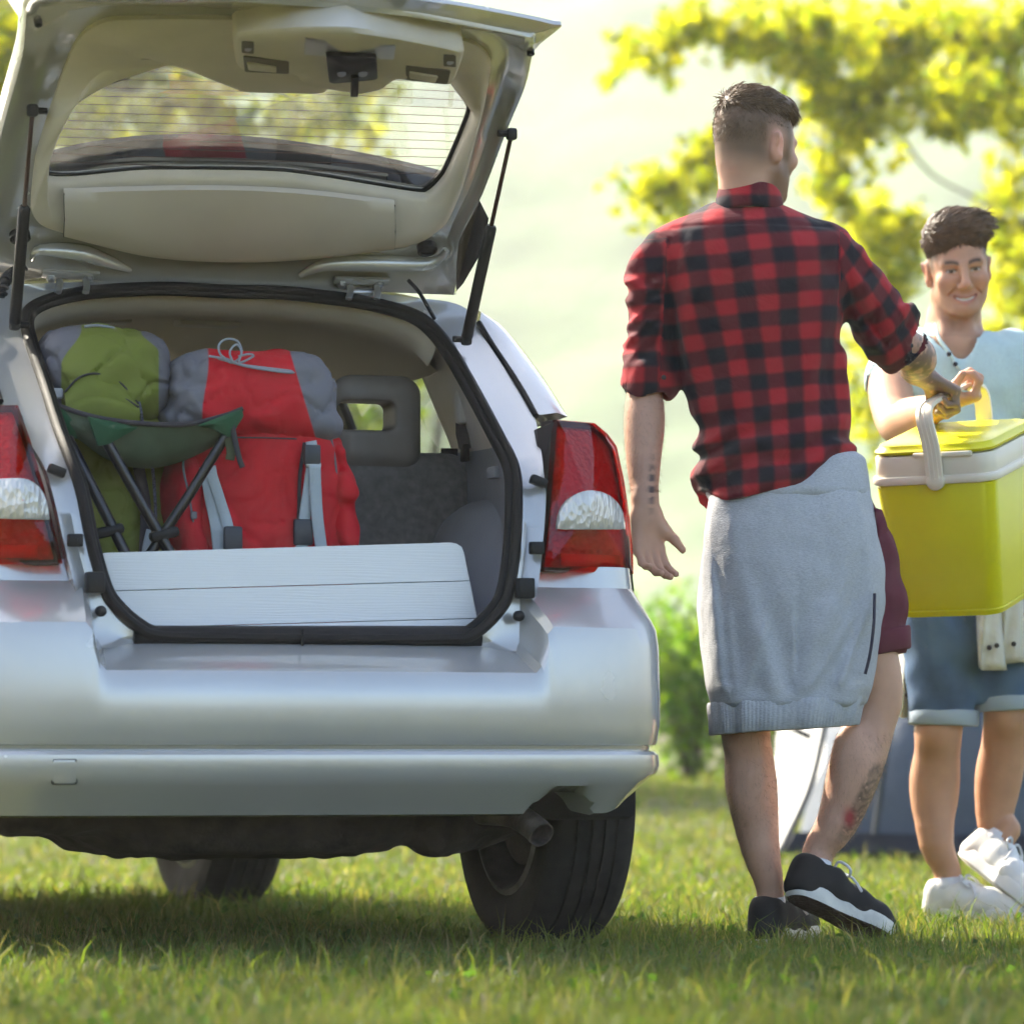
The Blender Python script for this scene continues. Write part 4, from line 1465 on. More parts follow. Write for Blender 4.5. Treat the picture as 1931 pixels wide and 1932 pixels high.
# dark wheel wells
for yc in (.83, 3.46):
    for sgn in (1, -1):
        a = np.linspace(0, math.pi, 14)
        rows_ = [np.column_stack([np.full(14, x) * sgn, yc + .385 * np.cos(a), .32 + .385 * np.sin(a)]) for x in (.56, .80)]
        V, F = loft(rows_)
        fix_normals(mk('wheel_well', V, F, M_dark, car))
        V, F = [np.vstack([rows_[0], [[.56 * sgn, yc, .32]]]), [[i, i + 1, 14] for i in range(13)]]
        mk('well_wall', V, F, M_dark, car)

# ------------------------------------------------------------------ car: cabin
# headliner : from the seal forward, drooping at the sides
hl_rows = []
half_top = [i for i in range(len(Sl)) if Sl[i, 2] > 1.30]
edge = np.array([Sl[i] for i in sorted(half_top)])
edge = edge + (cen - edge) * .03
edge[:, 1] += .02
xs = np.linspace(-1, 1, 41)
e_sorted = edge[np.argsort(edge[:, 0])]
def hl(Y, w, zt, zs, droop=2.6):
    return np.column_stack([xs * w, np.full(41, Y), zt - (zt - zs) * np.abs(xs) ** droop])
ex = np.interp(xs * e_sorted[-1, 0], e_sorted[:, 0], e_sorted[:, 2]); ey = np.interp(xs * e_sorted[-1, 0], e_sorted[:, 0], e_sorted[:, 1])
r0 = np.column_stack([xs * e_sorted[-1, 0], ey, ex])
V, F = loft([r0, r0 * np.array([1, 1, 1]) + np.array([0, .02, -.018]), r0 + np.array([0, .06, -.040]), hl(.98, .52, 1.365, 1.285), hl(1.15, .60, 1.385, 1.28), hl(1.6, .62, 1.40, 1.28), hl(2.2, .62, 1.40, 1.28), hl(2.75, .60, 1.34, 1.25)])
fix_normals(mk('headliner', V, F, M_liner, car))
# interior lamps on the headliner
for px, py, wd_ in ((402, 597, .075), (205, 600, .06)):
    p = UY(px, py, 1.02)
    MB().add(*rbox((p[0], 1.06, 1.366), (wd_ * 1.9, .06, .016), .006, 2)).build('ceiling_lamp', mat('lamp_plastic', (.5, .47, .4), .4), car)
# right and left side trim : seal edge -> window edge
for sgn in (1, -1):
    f_ = (lambda p: p) if sgn > 0 else mirx
    e_px = [(958, 1150), (962, 1060), (964, 950), (955, 880), (928, 822), (886, 745), (838, 662), (800, 622), (760, 600)]
    w_xy = [(.60, .70, .66), (.605, .72, .80), (.605, .80, .93), (.61, .98, .985), (.615, 1.05, 1.05), (.615, 1.06, 1.12), (.61, 1.02, 1.20), (.60, .97, 1.27), (.57, .95, 1.325)]
    e3 = np.array([UP(x, y, PB, -.02) for x, y in e_px])
    w3 = np.array([UX(x, y, .612) for x, y in [(880, 1150), (872, 1060), (868, 960), (862, 884), (846, 832), (822, 775), (796, 712), (780, 684), (752, 668)]])
    e3s, w3s = spline(e3, 33), spline(w3, 33)
    mids = [lerp(e3s, w3s, t) + np.array([.035 * math.sin(math.pi * t) * .8, 0, 0]) for t in (.15, .4, .7, .92)]
    up_rows = [f_(r[14:]) for r in [e3s] + mids + [w3s, w3s + np.array([.05, .01, 0])]]
    V, F = loft(up_rows)
    fix_normals(mk('pillar_trim', V, F, M_beige, car))
    lo_rows = [f_(r[:15]) for r in [e3s] + mids + [w3s]]
    V, F = loft(lo_rows)
    fix_normals(mk('side_trim', V, F, M_greytrim, car))
    # boot side wall and wheel-arch bulge
    s_ = SDF()
    s_.box((.60, .66, .78), (.055, .34, .17), .05, .03)
    s_.ell((.585, .80, .70), (.12, .30, .27), .05)
    V, F = s_.mesh(.011)
    V = f_(V)
    fix_normals(mk('arch_trim', V, F, M_greytrim, car))
    # wall of the cabin below the windows
    yy = np.array([.62, 1.0, 1.6, 2.2, 2.9])
    V, F = loft([f_(np.column_stack([np.full(5, .66), yy, np.full(5, .30)])), f_(np.column_stack([np.full(5, .67), yy, np.full(5, .80)])), f_(np.column_stack([np.full(5, .70), yy, np.full(5, .985)])), f_(np.column_stack([np.full(5, .79), yy, np.full(5, .99)]))])
    fix_normals(mk('door_trim', V, F, M_beige2, car))
    # belt and buckle
    a0, a1 = UX(876, 792, .585), UX(882, 846, .585)
    a2, a3 = UX(850, 846, .59), UX(844, 890, .59)
    MB().add(*tube(f_(np.array([a0, (a0 + a1) / 2 + np.array([-.004, 0, 0]), a1])), .020, 8, r2=.0015, up=(1, 0, 0), shape='band')).build('seat_belt', mat('belt_web', (.045, .04, .04), .8), car)
    MB().add(*rbox(f_(a1 + np.array([-.006, 0, -.01])), (.012, .035, .040), .004, 2)).build('belt_tongue', M_black, car)
    MB().add(*tube(f_(np.array([a2, a3])), .022, 8, r2=.0015, up=(1, 0, 0), shape='band')).build('seat_belt', MATS['belt_web'], car)
    MB().add(*rbox(f_(UX(872, 768, .575)), (.03, .035, .075), .01, 2)).build('belt_guide', M_beige, car)
    # small grab hook on the side trim
    MB().add(*rbox(f_(UX(932, 892, .535)), (.020, .05, .026), .006, 2, rot=(0, 0, 0))).build('bag_hook', M_greytrim, car)
# boot floor, sill, back of front cabin
MB().add(*rbox((0, 1.55, .595), (1.30, 2.76, .03), .005, 1)).build('boot_floor', M_carpet, car)
MB().add(*rbox((0, 2.95, .80), (1.40, .06, .6), .02, 1)).build('dashboard', M_black, car)
V, F = tube(np.array([UP(x, 1203, PB, -.01) * np.array([1, 1, 1]) for x in np.linspace(250, 905, 12)]), .024, 8, r2=.02)
mk('sill_cover', V, F, M_black, car)
# rear seat
s_ = SDF()
s_.box((0, .985, .80), (.625, .07, .26), .05, .02, rot=np.array(Matrix.Rotation(R(-13), 3, 'X')))
s_.cone((-.575, 1.02, 1.035), (.575, 1.02, 1.035), .055, .055, .03)
V, F = s_.mesh(.012)
mk('rear_seat', V, F, M_seat, car)
s_ = SDF()
for xc in (.46, -.46):
    p0 = UY(708, 800, 1.16) if xc > 0 else None
s_ = SDF()
hx = UY(708, 799, 1.0)
s_.box((hx[0], 1.0, hx[2]), (.101, .052, .106), .045, .02)
s_.box((hx[0] - .030, 1.0, hx[2] + .014), (.062, .09, .032), .016, .012, 's')
hr_V, hr_F = s_.mesh(.006)
for sgn in (1, -1):
    o_ = fix_normals(mk('headrest', hr_V if sgn > 0 else mirx(hr_V), hr_F, M_leather, car))
# front seats (dark shapes further in)
for sgn in (1, -1):
    s_ = SDF()
    s_.box((sgn * .36, 2.05, .86), (.23, .08, .30), .07, .03)
    s_.box((sgn * .36, 2.07, 1.21), (.12, .05, .085), .05, .03)
    V, F = s_.mesh(.02)
    mk('front_seat', V, F, M_leather, car)
# ------------------------------------------------------------------ things in the boot (world space helper: car frame -> world)
def c2w(p):
    p = np.asarray(p, float)
    q = p.copy()
    q[..., 0] = (p[..., 0] - CX) * cc_ - (p[..., 1] - CY) * cs_
    q[..., 1] = (p[..., 0] - CX) * cs_ + (p[..., 1] - CY) * cc_
    return q
def car_thing(name, label, cat, X, Y, Z):
    w = c2w(np.array([X, Y, Z]))
    t = thing(name, label, cat, tuple(w), CT)
    t['_o'] = (X, Y, Z)
    return t
def loc(t, p):
    return np.asarray(p, float) - np.array(t['_o'])
FL = .612       # boot floor top

# white grained board of three planks lying along the sill
M_board = mat('white_board', (.86, .85, .83), .45, coat=.15)
nt, b_ = nodes_of(M_board)
tc = nt.nodes.new('ShaderNodeTexCoord'); mp = nt.nodes.new('ShaderNodeMapping'); mp.inputs['Scale'].default_value = (2.2, 1, 34)
wv = nt.nodes.new('ShaderNodeTexWave'); wv.bands_direction = 'Z'; wv.inputs['Scale'].default_value = 1.6; wv.inputs['Distortion'].default_value = 9; wv.inputs['Detail'].default_value = 4; wv.inputs['Detail Scale'].default_value = 1.4
bp = nt.nodes.new('ShaderNodeBump'); bp.inputs['Distance'].default_value = .0005; bp.inputs['Strength'].default_value = .5
nt.links.new(tc.outputs['Object'], mp.inputs['Vector']); nt.links.new(mp.outputs[0], wv.inputs['Vector']); nt.links.new(wv.outputs['Fac'], bp.inputs['Height']); nt.links.new(bp.outputs[0], b_.inputs['Normal'])
bd = car_thing('white_board', 'white wood-grain board of three planks standing on edge across the car boot', 'board', 0, .30, FL)
YB = .285
tl, tr_ = UY(176, 1043, YB), UY(878, 1022, YB)
bl, br = UY(158, 1216, YB), UY(907, 1196, YB)
def bpt(u, v, dy=0.0):
    p = lerp(lerp(bl, br, u), lerp(tl, tr_, u), v)
    p = p + np.array([0, .022 * v + dy, 0])
    return loc(bd, p)
for (v0, v1) in ((0.0, .165), (.172, .575), (.582, 1.0)):
    n = 24
    fr, bk = [], []
    pts = [(u, v0) for u in np.linspace(0, 1, n)] + [(u, v1) for u in np.linspace(1, 0, n)]
    if v1 == 1.0:
        pts = [(u, v0) for u in np.linspace(0, 1, n)] + [(1, .88), (.997, .95), (.985, .985), (.97, 1.0)] + [(u, 1.0) for u in np.linspace(.955, 0, n)]
    P_ = np.array([bpt(u, v) for u, v in pts])
    c_ = P_.mean(0)
    def ins(P, d):
        q = P.copy()
        q[:, 2] = np.clip(q[:, 2], P[:, 2].min() - 1, None)
        return q
    Pin = P_ + np.array([0, -.004, 0])
    Vc, Fc = [], []
    N = len(P_)
    rows_ = [P_ + np.array([0, .016, 0]), P_, lerp(P_, c_, .008) + np.array([0, -.003, 0])]
    V, F = loft(rows_, cu=True)
    F = F + [list(range(2 * N, 3 * N)), list(range(N))[::-1]]
    fix_normals(mk('plank', V, F, M_board, bd, sharp=30))

# ---- fabric helper
def fabric(name, col, scale=26, amt=.10, rough=.75, bumpd=.0015):
    return mat(name, col, rough, spec=.35, bump=(scale, bumpd, 5, 9.0, .016), mottle=(14, amt))
M_red = fabric('red_nylon', (.60, .012, .022))
M_reddk = fabric('dark_red_nylon', (.50, .010, .020))
M_grey = fabric('grey_nylon', (.17, .165, .185))
M_green = fabric('olive_nylon', (.18, .21, .035))
M_dkgreen = fabric('dark_green_canvas', (.020, .085, .036))
M_greygreen = fabric('grey_green_canvas', (.075, .105, .060))
M_webl = fabric('pale_webbing', (.42, .47, .50), 90, .08)
M_webd = fabric('dark_webbing', (.05, .045, .05), 90, .1)
M_buckle = mat('buckle_plastic', (.045, .048, .055), .4)
M_cord = mat('cord', (.30, .32, .36), .8)

def sew(t, pxs, Y, r, r2, name, m, n=30, dy=0.0, up=(0, -1, 0)):
    """band or cord following design pixels at car depth Y (scalar or list)"""
    Ys = np.broadcast_to(np.asarray(Y, float), (len(pxs),))
    p = np.array([loc(t, UY(x, y, yy)) for (x, y), yy in zip(pxs, Ys)])
    p = spline(p, n)
    V, F = tube(p, r2, 8, r2=r, up=up, shape='band' if r2 < r * .6 else None)
    return fix_normals(mk(name, V, F, m, t))

def pack_sdf(t, seg, Yc, ry, p=2.8, folds=.006, seed=1, h=.006, k=.02):
    """upright bag: seg = list of (py, px_left, px_right, thickness factor, yshift)"""
    zs, cx, rx, cy, rr = [], [], [], [], []
    for py, x0, x1, tf, ysh in seg:
        a, b = loc(t, UY(x0, py, Yc)), loc(t, UY(x1, py, Yc))
        zs.append(a[2]); cx.append((a[0] + b[0]) / 2); rx.append((b[0] - a[0]) / 2); cy.append(Yc - t['_o'][1] + ysh); rr.append(ry * tf)
    s = SDF()
    s.zloft(zs, cx, cy, rx, rr, k, p=p, round_=.035)
    zz = np.array(zs)
    def f(x, y, z):
        a = noise3((x * 5, y * 5, z * 3.2), seed, 2) * folds
        b = np.sin(z * 62 + 5 * np.sin(x * 9 + seed) + 2.0 * noise3((x * 4, y * 4, z * 4), seed + 5, 1)) * folds * .45
        n1 = noise3((x * 4.2, y * 4.2, z * 5.0), seed + 11, 2)
        n2 = noise3((x * 7 + z * 3, y * 6, z * 7 - x * 3), seed + 17, 1)
        c = folds * 1.1 * np.clip(1 - np.abs(n1) * 5, 0, 1) ** 1.5 + folds * .8 * np.clip(1 - np.abs(n2) * 6, 0, 1) ** 1.5
        return a + b + c
    lo = (min(cx) - max(rx) - .05, -.6, min(zs) - .05); hi = (max(cx) + max(rx) + .05, .8, max(zs) + .05)
    s.disp(f, lo, hi)
    return s

# ---- red backpack
rp_ = car_thing('red_backpack', 'red hiking backpack with grey sides and pale straps in the car boot', 'backpack', .10, .60, FL)
s_ = pack_sdf(rp_, [(1240, 338, 655, .9, 0), (1100, 318, 655, 1.0, 0), (980, 315, 652, 1.02, -.005), (850, 322, 642, 1.0, 0), (800, 318, 632, .95, .005)], .60, .125, seed=4)
V, F = s_.mesh(.006)
mk('pack_body', V, F, M_red, rp_)
s_ = pack_sdf(rp_, [(832, 330, 636, .90, -.01), (790, 302, 628, 1.12, -.012), (740, 306, 622, 1.12, -.012), (700, 318, 622, 1.05, -.005), (668, 345, 608, .85, .01), (652, 370, 560, .55, .03)], .60, .125, seed=9, folds=.009)
V, F = s_.mesh(.006)
# grey side panels by position: colour attribute
def pxof(t, V):
    P_ = V + np.array(t['_o'])
    dx, dy = P_[:, 0] - CX, P_[:, 1] - CY
    d = dx * cs_ + dy * cc_
    return 966 + FPX * (dx * cc_ - dy * cs_) / d, YH - FPX * (P_[:, 2] - CAM_Z) / d
def two_tone_mat(name, c0, c1):
    m = mat(name, c0, .72, spec=.35, bump=(26, .0015, 5, 9.0, .016))
    nt, b_ = nodes_of(m)
    at_ = nt.nodes.new('ShaderNodeAttribute'); at_.attribute_name = 'side'
    mr = nt.nodes.new('ShaderNodeMapRange'); mr.inputs['From Min'].default_value = -1.5; mr.inputs['From Max'].default_value = 1.5
    mx = nt.nodes.new('ShaderNodeMix'); mx.data_type = 'RGBA'
    mx.inputs['A'].default_value = (*c0, 1); mx.inputs['B'].default_value = (*c1, 1)
    nt.links.new(at_.outputs['Fac'], mr.inputs['Value']); nt.links.new(mr.outputs['Result'], mx.inputs['Factor']); nt.links.new(mx.outputs['Result'], b_.inputs['Base Color'])
    return m
px_, py_ = pxof(rp_, V)
side = np.maximum(388 + 6 * np.sin(py_ * .03) - px_, px_ - (546 + (py_ - 660) * .30))
mk('pack_lid', V, F, two_tone_mat('red_grey_nylon', (.60, .012, .022), (.19, .185, .205)), rp_, attrs={'side': side})
# side pockets
s_ = SDF()
a_ = loc(rp_, UY(628, 950, .60))
s_.zloft([loc(rp_, UY(0, 1100, .6))[2], loc(rp_, UY(0, 1030, .6))[2], loc(rp_, UY(0, 900, .6))[2], loc(rp_, UY(0, 815, .6))[2]], [a_[0] + .004, a_[0] + .002, a_[0] - .004, a_[0] - .020], [-.03] * 4, [.030, .032, .030, .016], [.095, .095, .09, .06], .02, p=2.4, round_=.03)
s_.disp(lambda x, y, z: .006 * np.sin(z * 75 + 4 * np.sin(y * 20)) * .6 + .005 * noise3((x * 8, y * 8, z * 6), 12, 2), (-1, -1, -1), (1, 1, 1))
V, F = s_.mesh(.006); mk('side_pocket', V, F, M_red, rp_)
s_ = SDF()
a_ = loc(rp_, UY(345, 950, .58))
s_.zloft([loc(rp_, UY(0, 1230, .6))[2], loc(rp_, UY(0, 1030, .6))[2], loc(rp_, UY(0, 900, .6))[2], loc(rp_, UY(0, 840, .6))[2]], [a_[0] + .010, a_[0], a_[0] - .010, a_[0] - .0], [-.03] * 4, [.038, .040, .036, .02], [.10, .10, .09, .06], .02, p=2.4, round_=.03)
s_.disp(lambda x, y, z: .006 * noise3((x * 8, y * 8, z * 6), 15, 2), (-1, -1, -1), (1, 1, 1))
V, F = s_.mesh(.006); mk('side_pocket', V, F, M_reddk, rp_)
yf = .462
sew(rp_, [(587, 832), (590, 850), (590, 868)], yf - .004, .012, .0025, 'strap', M_webl)
MB().add(*rbox(loc(rp_, UY(589, 858, yf - .006)), (.036, .012, .042), .004, 2)).build('buckle', M_buckle, rp_)
MB().add(*rbox(loc(rp_, UY(591, 877, yf - .006)), (.034, .010, .012), .003, 2)).build('buckle_bar', mat('buckle_metal', (.4, .42, .45), .35, .6), rp_)
sew(rp_, [(590, 878), (582, 930), (572, 1000), (568, 1060)], yf - .004, .013, .002, 'strap', M_webl)
sew(rp_, [(594, 878), (596, 930), (600, 985), (610, 1060)], yf - .012, .013, .002, 'strap', M_webl)
MB().add(*rbox(loc(rp_, UY(572, 1004, yf - .004)), (.042, .012, .055), .005, 2)).build('buckle', M_buckle, rp_)
sew(rp_, [(392, 880), (402, 940), (412, 990), (420, 1060)], yf + .012, .018, .002, 'strap', M_webl)
sew(rp_, [(396, 885), (414, 940), (432, 1000), (440, 1060)], yf + .008, .012, .002, 'strap', M_webl)
MB().add(*rbox(loc(rp_, UY(440, 1018, yf)), (.04, .012, .055), .005, 2)).build('buckle', M_buckle, rp_)
# seams / piping
sew(rp_, [(390, 822), (440, 825), (500, 826), (560, 828)], yf - .018, .0018, .0018, 'seam', M_webd)
sew(rp_, [(575, 835), (566, 900), (564, 970), (560, 1040)], yf + .006, .004, .003, 'piping', M_webd)
sew(rp_, [(624, 820), (634, 880), (637, 950), (634, 985)], .505, .0025, .002, 'zip', M_grey)
MB().add(*rbox(loc(rp_, UY(632, 988, .50)), (.010, .006, .022), .002, 1)).build('zip_pull', M_grey, rp_)
sew(rp_, [(352, 830), (346, 880), (356, 930), (365, 985)], .47, .0025, .002, 'zip', M_grey)
MB().add(*rbox(loc(rp_, UY(366, 972, .465)), (.014, .006, .016), .002, 1)).build('zip_pull', M_grey, rp_)
# folds on the main panel as soft raised creases
# cords on top
cl_ = [(395, 672), (430, 678), (455, 688), (500, 694), (548, 700), (552, 703), (520, 700), (470, 692), (440, 684), (412, 676)]
sew(rp_, cl_, [.50, .47, .45, .445, .45, .45, .44, .445, .46, .49], .0028, .0028, 'drawcord', M_cord, 60)
sew(rp_, [(436, 684), (416, 668), (414, 650), (428, 640), (448, 644), (456, 662), (450, 678), (436, 684), (424, 676)], .462, .0026, .0026, 'drawcord', M_cord, 60)
sew(rp_, [(440, 684), (434, 664), (446, 650), (456, 664), (452, 684), (478, 672), (470, 668), (450, 672)], .455, .0024, .0024, 'drawcord', M_cord, 60)

# ---- olive backpack
gp = car_thing('olive_backpack', 'olive green hiking backpack with grey lid ends behind the folding stool', 'backpack', -.33, .66, FL)
s_ = pack_sdf(gp, [(1245, 100, 330, .9, 0), (1100, 95, 330, 1.0, 0), (950, 92, 322, 1.0, 0), (830, 95, 310, 1.0, 0), (770, 105, 300, .92, .0)], .68, .12, seed=21)
V, F = s_.mesh(.006); mk('pack_body', V, F, M_green, gp)
s_ = pack_sdf(gp, [(800, 100, 296, .85, -.01), (750, 84, 306, 1.08, -.012), (700, 70, 312, 1.1, -.012), (660, 68, 305, 1.05, -.005), (630, 84, 292, .85, .008), (612, 112, 262, .5, .03)], .66, .125, seed=33, folds=.010)
V, F = s_.mesh(.006)
px_, py_ = pxof(gp, V)
side = np.maximum(116 + 38 * sstep(690 - py_, 0, 70) - px_, px_ - (300 - 34 * sstep(665 - py_, 0, 40)))
mk('pack_lid', V, F, two_tone_mat('olive_grey_nylon', (.18, .21, .035), (.16, .155, .175)), gp, attrs={'side': side})
# layered front flaps
for k, pts in enumerate(([(122, 740), (150, 712), (185, 705), (225, 720), (262, 762)], [(126, 764), (160, 742), (195, 740), (235, 752), (262, 768)])):
    top_ = np.array([loc(gp, UY(x, y, .515 - .006 * k)) for x, y in pts]); top_ = spline(top_, 20)
    bot_ = top_ * 1.0; bot_[:, 2] = bot_[:, 2] * .25 + (loc(gp, UY(0, 800, .52))[2]) * .75
    V, F = loft([top_ + np.array([0, .012, 0]), top_, lerp(top_, bot_, .5) + np.array([0, -.012, 0]), bot_ + np.array([0, .0, 0])])
    fix_normals(mk('front_flap', V, F, M_green, gp))
    sew(gp, pts, .513 - .006 * k, .0022, .0022, 'piping', M_webd)
sew(gp, [(160, 616), (180, 614), (200, 616), (216, 619)], .60, .003, .003, 'drawcord', M_cord)
MB().add(*rbox(loc(gp, UY(106, 742, .53)), (.03, .008, .022), .003, 1)).build('patch', mat('pale_patch', (.5, .5, .52), .7), gp)
sew(gp, [(262, 758), (266, 775), (270, 800), (282, 830), (290, 900), (294, 970), (292, 1040)], [.52, .52, .53, .54, .545, .545, .545], .0035, .0035, 'drawcord', mat('speckled_cord', (.12, .12, .15), .8, mottle=(220, .9)), 50)
sew(gp, [(262, 880), (275, 960), (272, 1050)], .548, .012, .002, 'strap', M_webd)
sew(gp, [(285, 1000), (278, 1030), (275, 1060)], .54, .010, .002, 'strap', M_webl)

# ---- folding tripod stool
st = car_thing('folding_stool', 'green canvas folding stool with black tube legs in front of the backpacks', 'stool', -.28, .47, FL)
def sp(px, py, Y): return loc(st, UY(px, py, Y))
# canvas seat: sagging sheet between three corners
rim_front = spline([sp(98, 762, .47), sp(150, 780, .445), sp(200, 792, .42), sp(270, 800, .40), sp(350, 802, .39), (sp(420, 786, .385)), sp(458, 772, .38)], 40)
rim_low = spline([sp(105, 800, .465), sp(150, 830, .455), sp(205, 868, .45), sp(270, 884, .45), sp(340, 872, .45), sp(410, 838, .42), sp(440, 812, .39)], 40)
back_ = spline([sp(100, 765, .50), sp(160, 800, .60), sp(230, 820, .66), sp(300, 815, .66), sp(380, 800, .60), sp(420, 790, .50), sp(458, 775, .40)], 40)
wob = .004 * np.sin(np.arange(40) * .9)
V, F = loft([rim_front, lerp(rim_front, rim_low, .25) + np.array([0, -.004, 0]), lerp(rim_front, rim_low, .6) + np.column_stack([wob * 0, -.012 + wob, wob * 0]), rim_low, lerp(rim_low, back_, .5) + np.array([0, 0, -.01]), back_])
fix_normals(mk('canvas_seat', V, F, M_greygreen, st))
MB().add(*tube(rim_front + np.array([0, -.002, .001]), .0052, 8)).build('hem_piping', M_webd, st)
# bright green corner pockets
for cpx in ([(96, 760), (120, 772), (152, 800), (172, 832), (130, 824)], [(168, 786), (216, 796), (262, 806), (206, 838), (186, 842)], [(458, 770), (460, 786), (434, 826), (398, 806), (372, 803)]):
    yb = .432 if cpx[0][0] > 120 else .455
    if cpx[0][0] > 400: yb = .375
    if cpx[0][0] == 168: yb = .405
    P_ = np.array([sp(x, y, yb + .0) for x, y in cpx])
    P_ = resample(P_, 30, True)
    c_ = P_.mean(0) + np.array([0, -.008, 0])
    V, F = loft([P_ + np.array([0, .012, 0]), P_, lerp(P_, c_, .5) + np.array([0, -.004, 0]), lerp(P_, c_, .99)], cu=True)
    fix_normals(mk('corner_pocket', V, F, M_dkgreen, st, sharp=50))
M_leg = mat('black_tube', (.012, .012, .013), .28, .2, coat=.4)
legs_ = [[(128, 826, .46), (180, 930, .43), (246, 1062, .41)], [(200, 830, .42), (262, 940, .41), (345, 1085, .40)], [(440, 800, .385), (360, 930, .40), (272, 1062, .42)]]
for k, lg in enumerate(legs_):
    p = np.array([sp(*q) for q in lg])
    floor_z = 0.0
    d = p[2] - p[1]
    e = p[2] + d * ((floor_z - p[2][2]) / d[2])
    MB().add(*tube(np.array([p[0], p[1], p[2], e]), .0115 if k < 2 else .0105, 12)).build('leg', M_leg, st)
for px, py, yy in ((206, 1002, .425), (310, 1008, .41)):
    MB().add(*rbox(sp(px, py, yy - .004), (.062, .03, .022), .008, 2, rot=(0, R(-14), 0))).build('leg_bracket', M_black, st)
sew(st, [(438, 800), (444, 830), (452, 866), (458, 882)], .372, .006, .0015, 'loose_strap', M_webd)
sew(st, [(430, 822), (436, 850), (434, 868)], .38, .010, .002, 'strap_end', mat('olive_web', (.06, .07, .03), .8))
for px, py in ((110, 795), (185, 821)):
    MB().add(*revolve(sp(px, py, .41 if px > 150 else .43), (0, -1, 0), (.006, .005, .002), (0, .003, .004), 12)).build('rivet', M_steel, st)
# ------------------------------------------------------------------ people
def nrm(v):
    v = np.asarray(v, float)
    return v / (np.linalg.norm(v) + 1e-12)

def lerp3(a, b, t):
    return np.asarray(a) * (1 - t) + np.asarray(b) * t

class Frame:
    """local frame r (right of the head/shoe), f (forward), u (up)"""
    def __init__(s, o, f, u, scale=1.0):
        s.o = np.asarray(o, float); s.f = nrm(f)
        u = np.asarray(u, float)
        s.u = nrm(u - s.f * (u @ s.f)); s.r = np.cross(s.f, s.u); s.k = scale
        s.M = np.stack([s.r, s.f, s.u], 1)      # columns
    def __call__(s, x, y, z):
        return s.o + (s.r * x + s.f * y + s.u * z) * s.k
    def inv(s, P):
        return ((P - s.o) @ s.M) / s.k

def build_head(s, H, smile=False):
    k = H.k
    E = lambda c, r, kk=.012, mode='u': s.ell(H(*c), np.array(r) * k, kk * k, mode, H.M)
    C = lambda a, b, ra, rb, kk=.012, mode='u': s.cone(H(*a), H(*b), ra * k, rb * k, kk * k, mode)
    E((0, -.008, .022), (.074, .098, .088), .02)
    E((0, .035, -.02), (.066, .058, .088), .03)
    E((0, .040, -.075), (.053, .050, .045), .03)
    for sg in (1, -1):
        C((sg * .054, .005, -.068), (sg * .022, .075, -.110), .017, .015, .03)
        E((sg * .042, .073, -.034), (.021, .019, .017), .022)
        C((sg * .046, .080, .008), (sg * .014, .0945, .005), .0085, .0085, .014)
        E((sg * .012, .103, -.052), (.0085, .010, .007), .007)
        # ear
        E((sg * .0765, -.010, -.018), (.009, .019, .033), .008)
        C((sg * .083, -.020, -.010), (sg * .086, -.024, .004), .006, .006, .01)
        C((sg * .077, -.002, -.040), (sg * .075, -.004, -.046), .006, .006, .012)
        E((sg * .088, -.006, -.016), (.006, .0095, .017), .006, 's')
        # eye socket, ball, lids
        E((sg * .0315, .098, -.013), (.0165, .014, .0095), .010, 's')
        E((sg * .0315, .0775, -.0125), (.0125, .0125, .0125), .002)
        C((sg * .0455, .080, -.0085), (sg * .020, .0895, -.0055), .0042, .0042, .004)
        C((sg * .045, .080, -.017), (sg * .020, .0875, -.0185), .0035, .0035, .004)
    C((0, .096, .000), (0, .118, -.044), .0085, .0115, .012)
    E((0, .1165, -.047), (.011, .010, .0095), .008)
    E((0, .080, -.112), (.021, .018, .017), .02)
    if smile:
        pts = [(-.032, .0760, -.0735), (-.017, .0920, -.0780), (0, .0970, -.0800), (.017, .0920, -.0780), (.032, .0760, -.0735)]
        low = [(-.031, .0750, -.0755), (-.017, .0885, -.0895), (0, .0925, -.0945), (.017, .0885, -.0895), (.031, .0750, -.0755)]
        for a, b in zip(pts[:-1], pts[1:]): C(a, b, .0040, .0042, .006)
        for a, b in zip(low[:-1], low[1:]): C(a, b, .0048, .0050, .006)
        mid = [(-.0275, .0845, -.0755), (-.014, .0955, -.0825), (0, .0998, -.0860), (.014, .0955, -.0825), (.0275, .0845, -.0755)]
        for a, b in zip(mid[:-1], mid[1:]): C(a, b, .0042, .0042, .002, 's')
        for sg in (1, -1):
            E((sg * .043, .068, -.050), (.015, .015, .018), .025)
            C((sg * .021, .098, -.056), (sg * .039, .080, -.072), .0018, .0018, .008, 's')
    else:
        C((-.024, .086, -.080), (.024, .086, -.080), .008, .008, .01)
        C((-.020, .088, -.090), (.020, .088, -.090), .008, .008, .01)

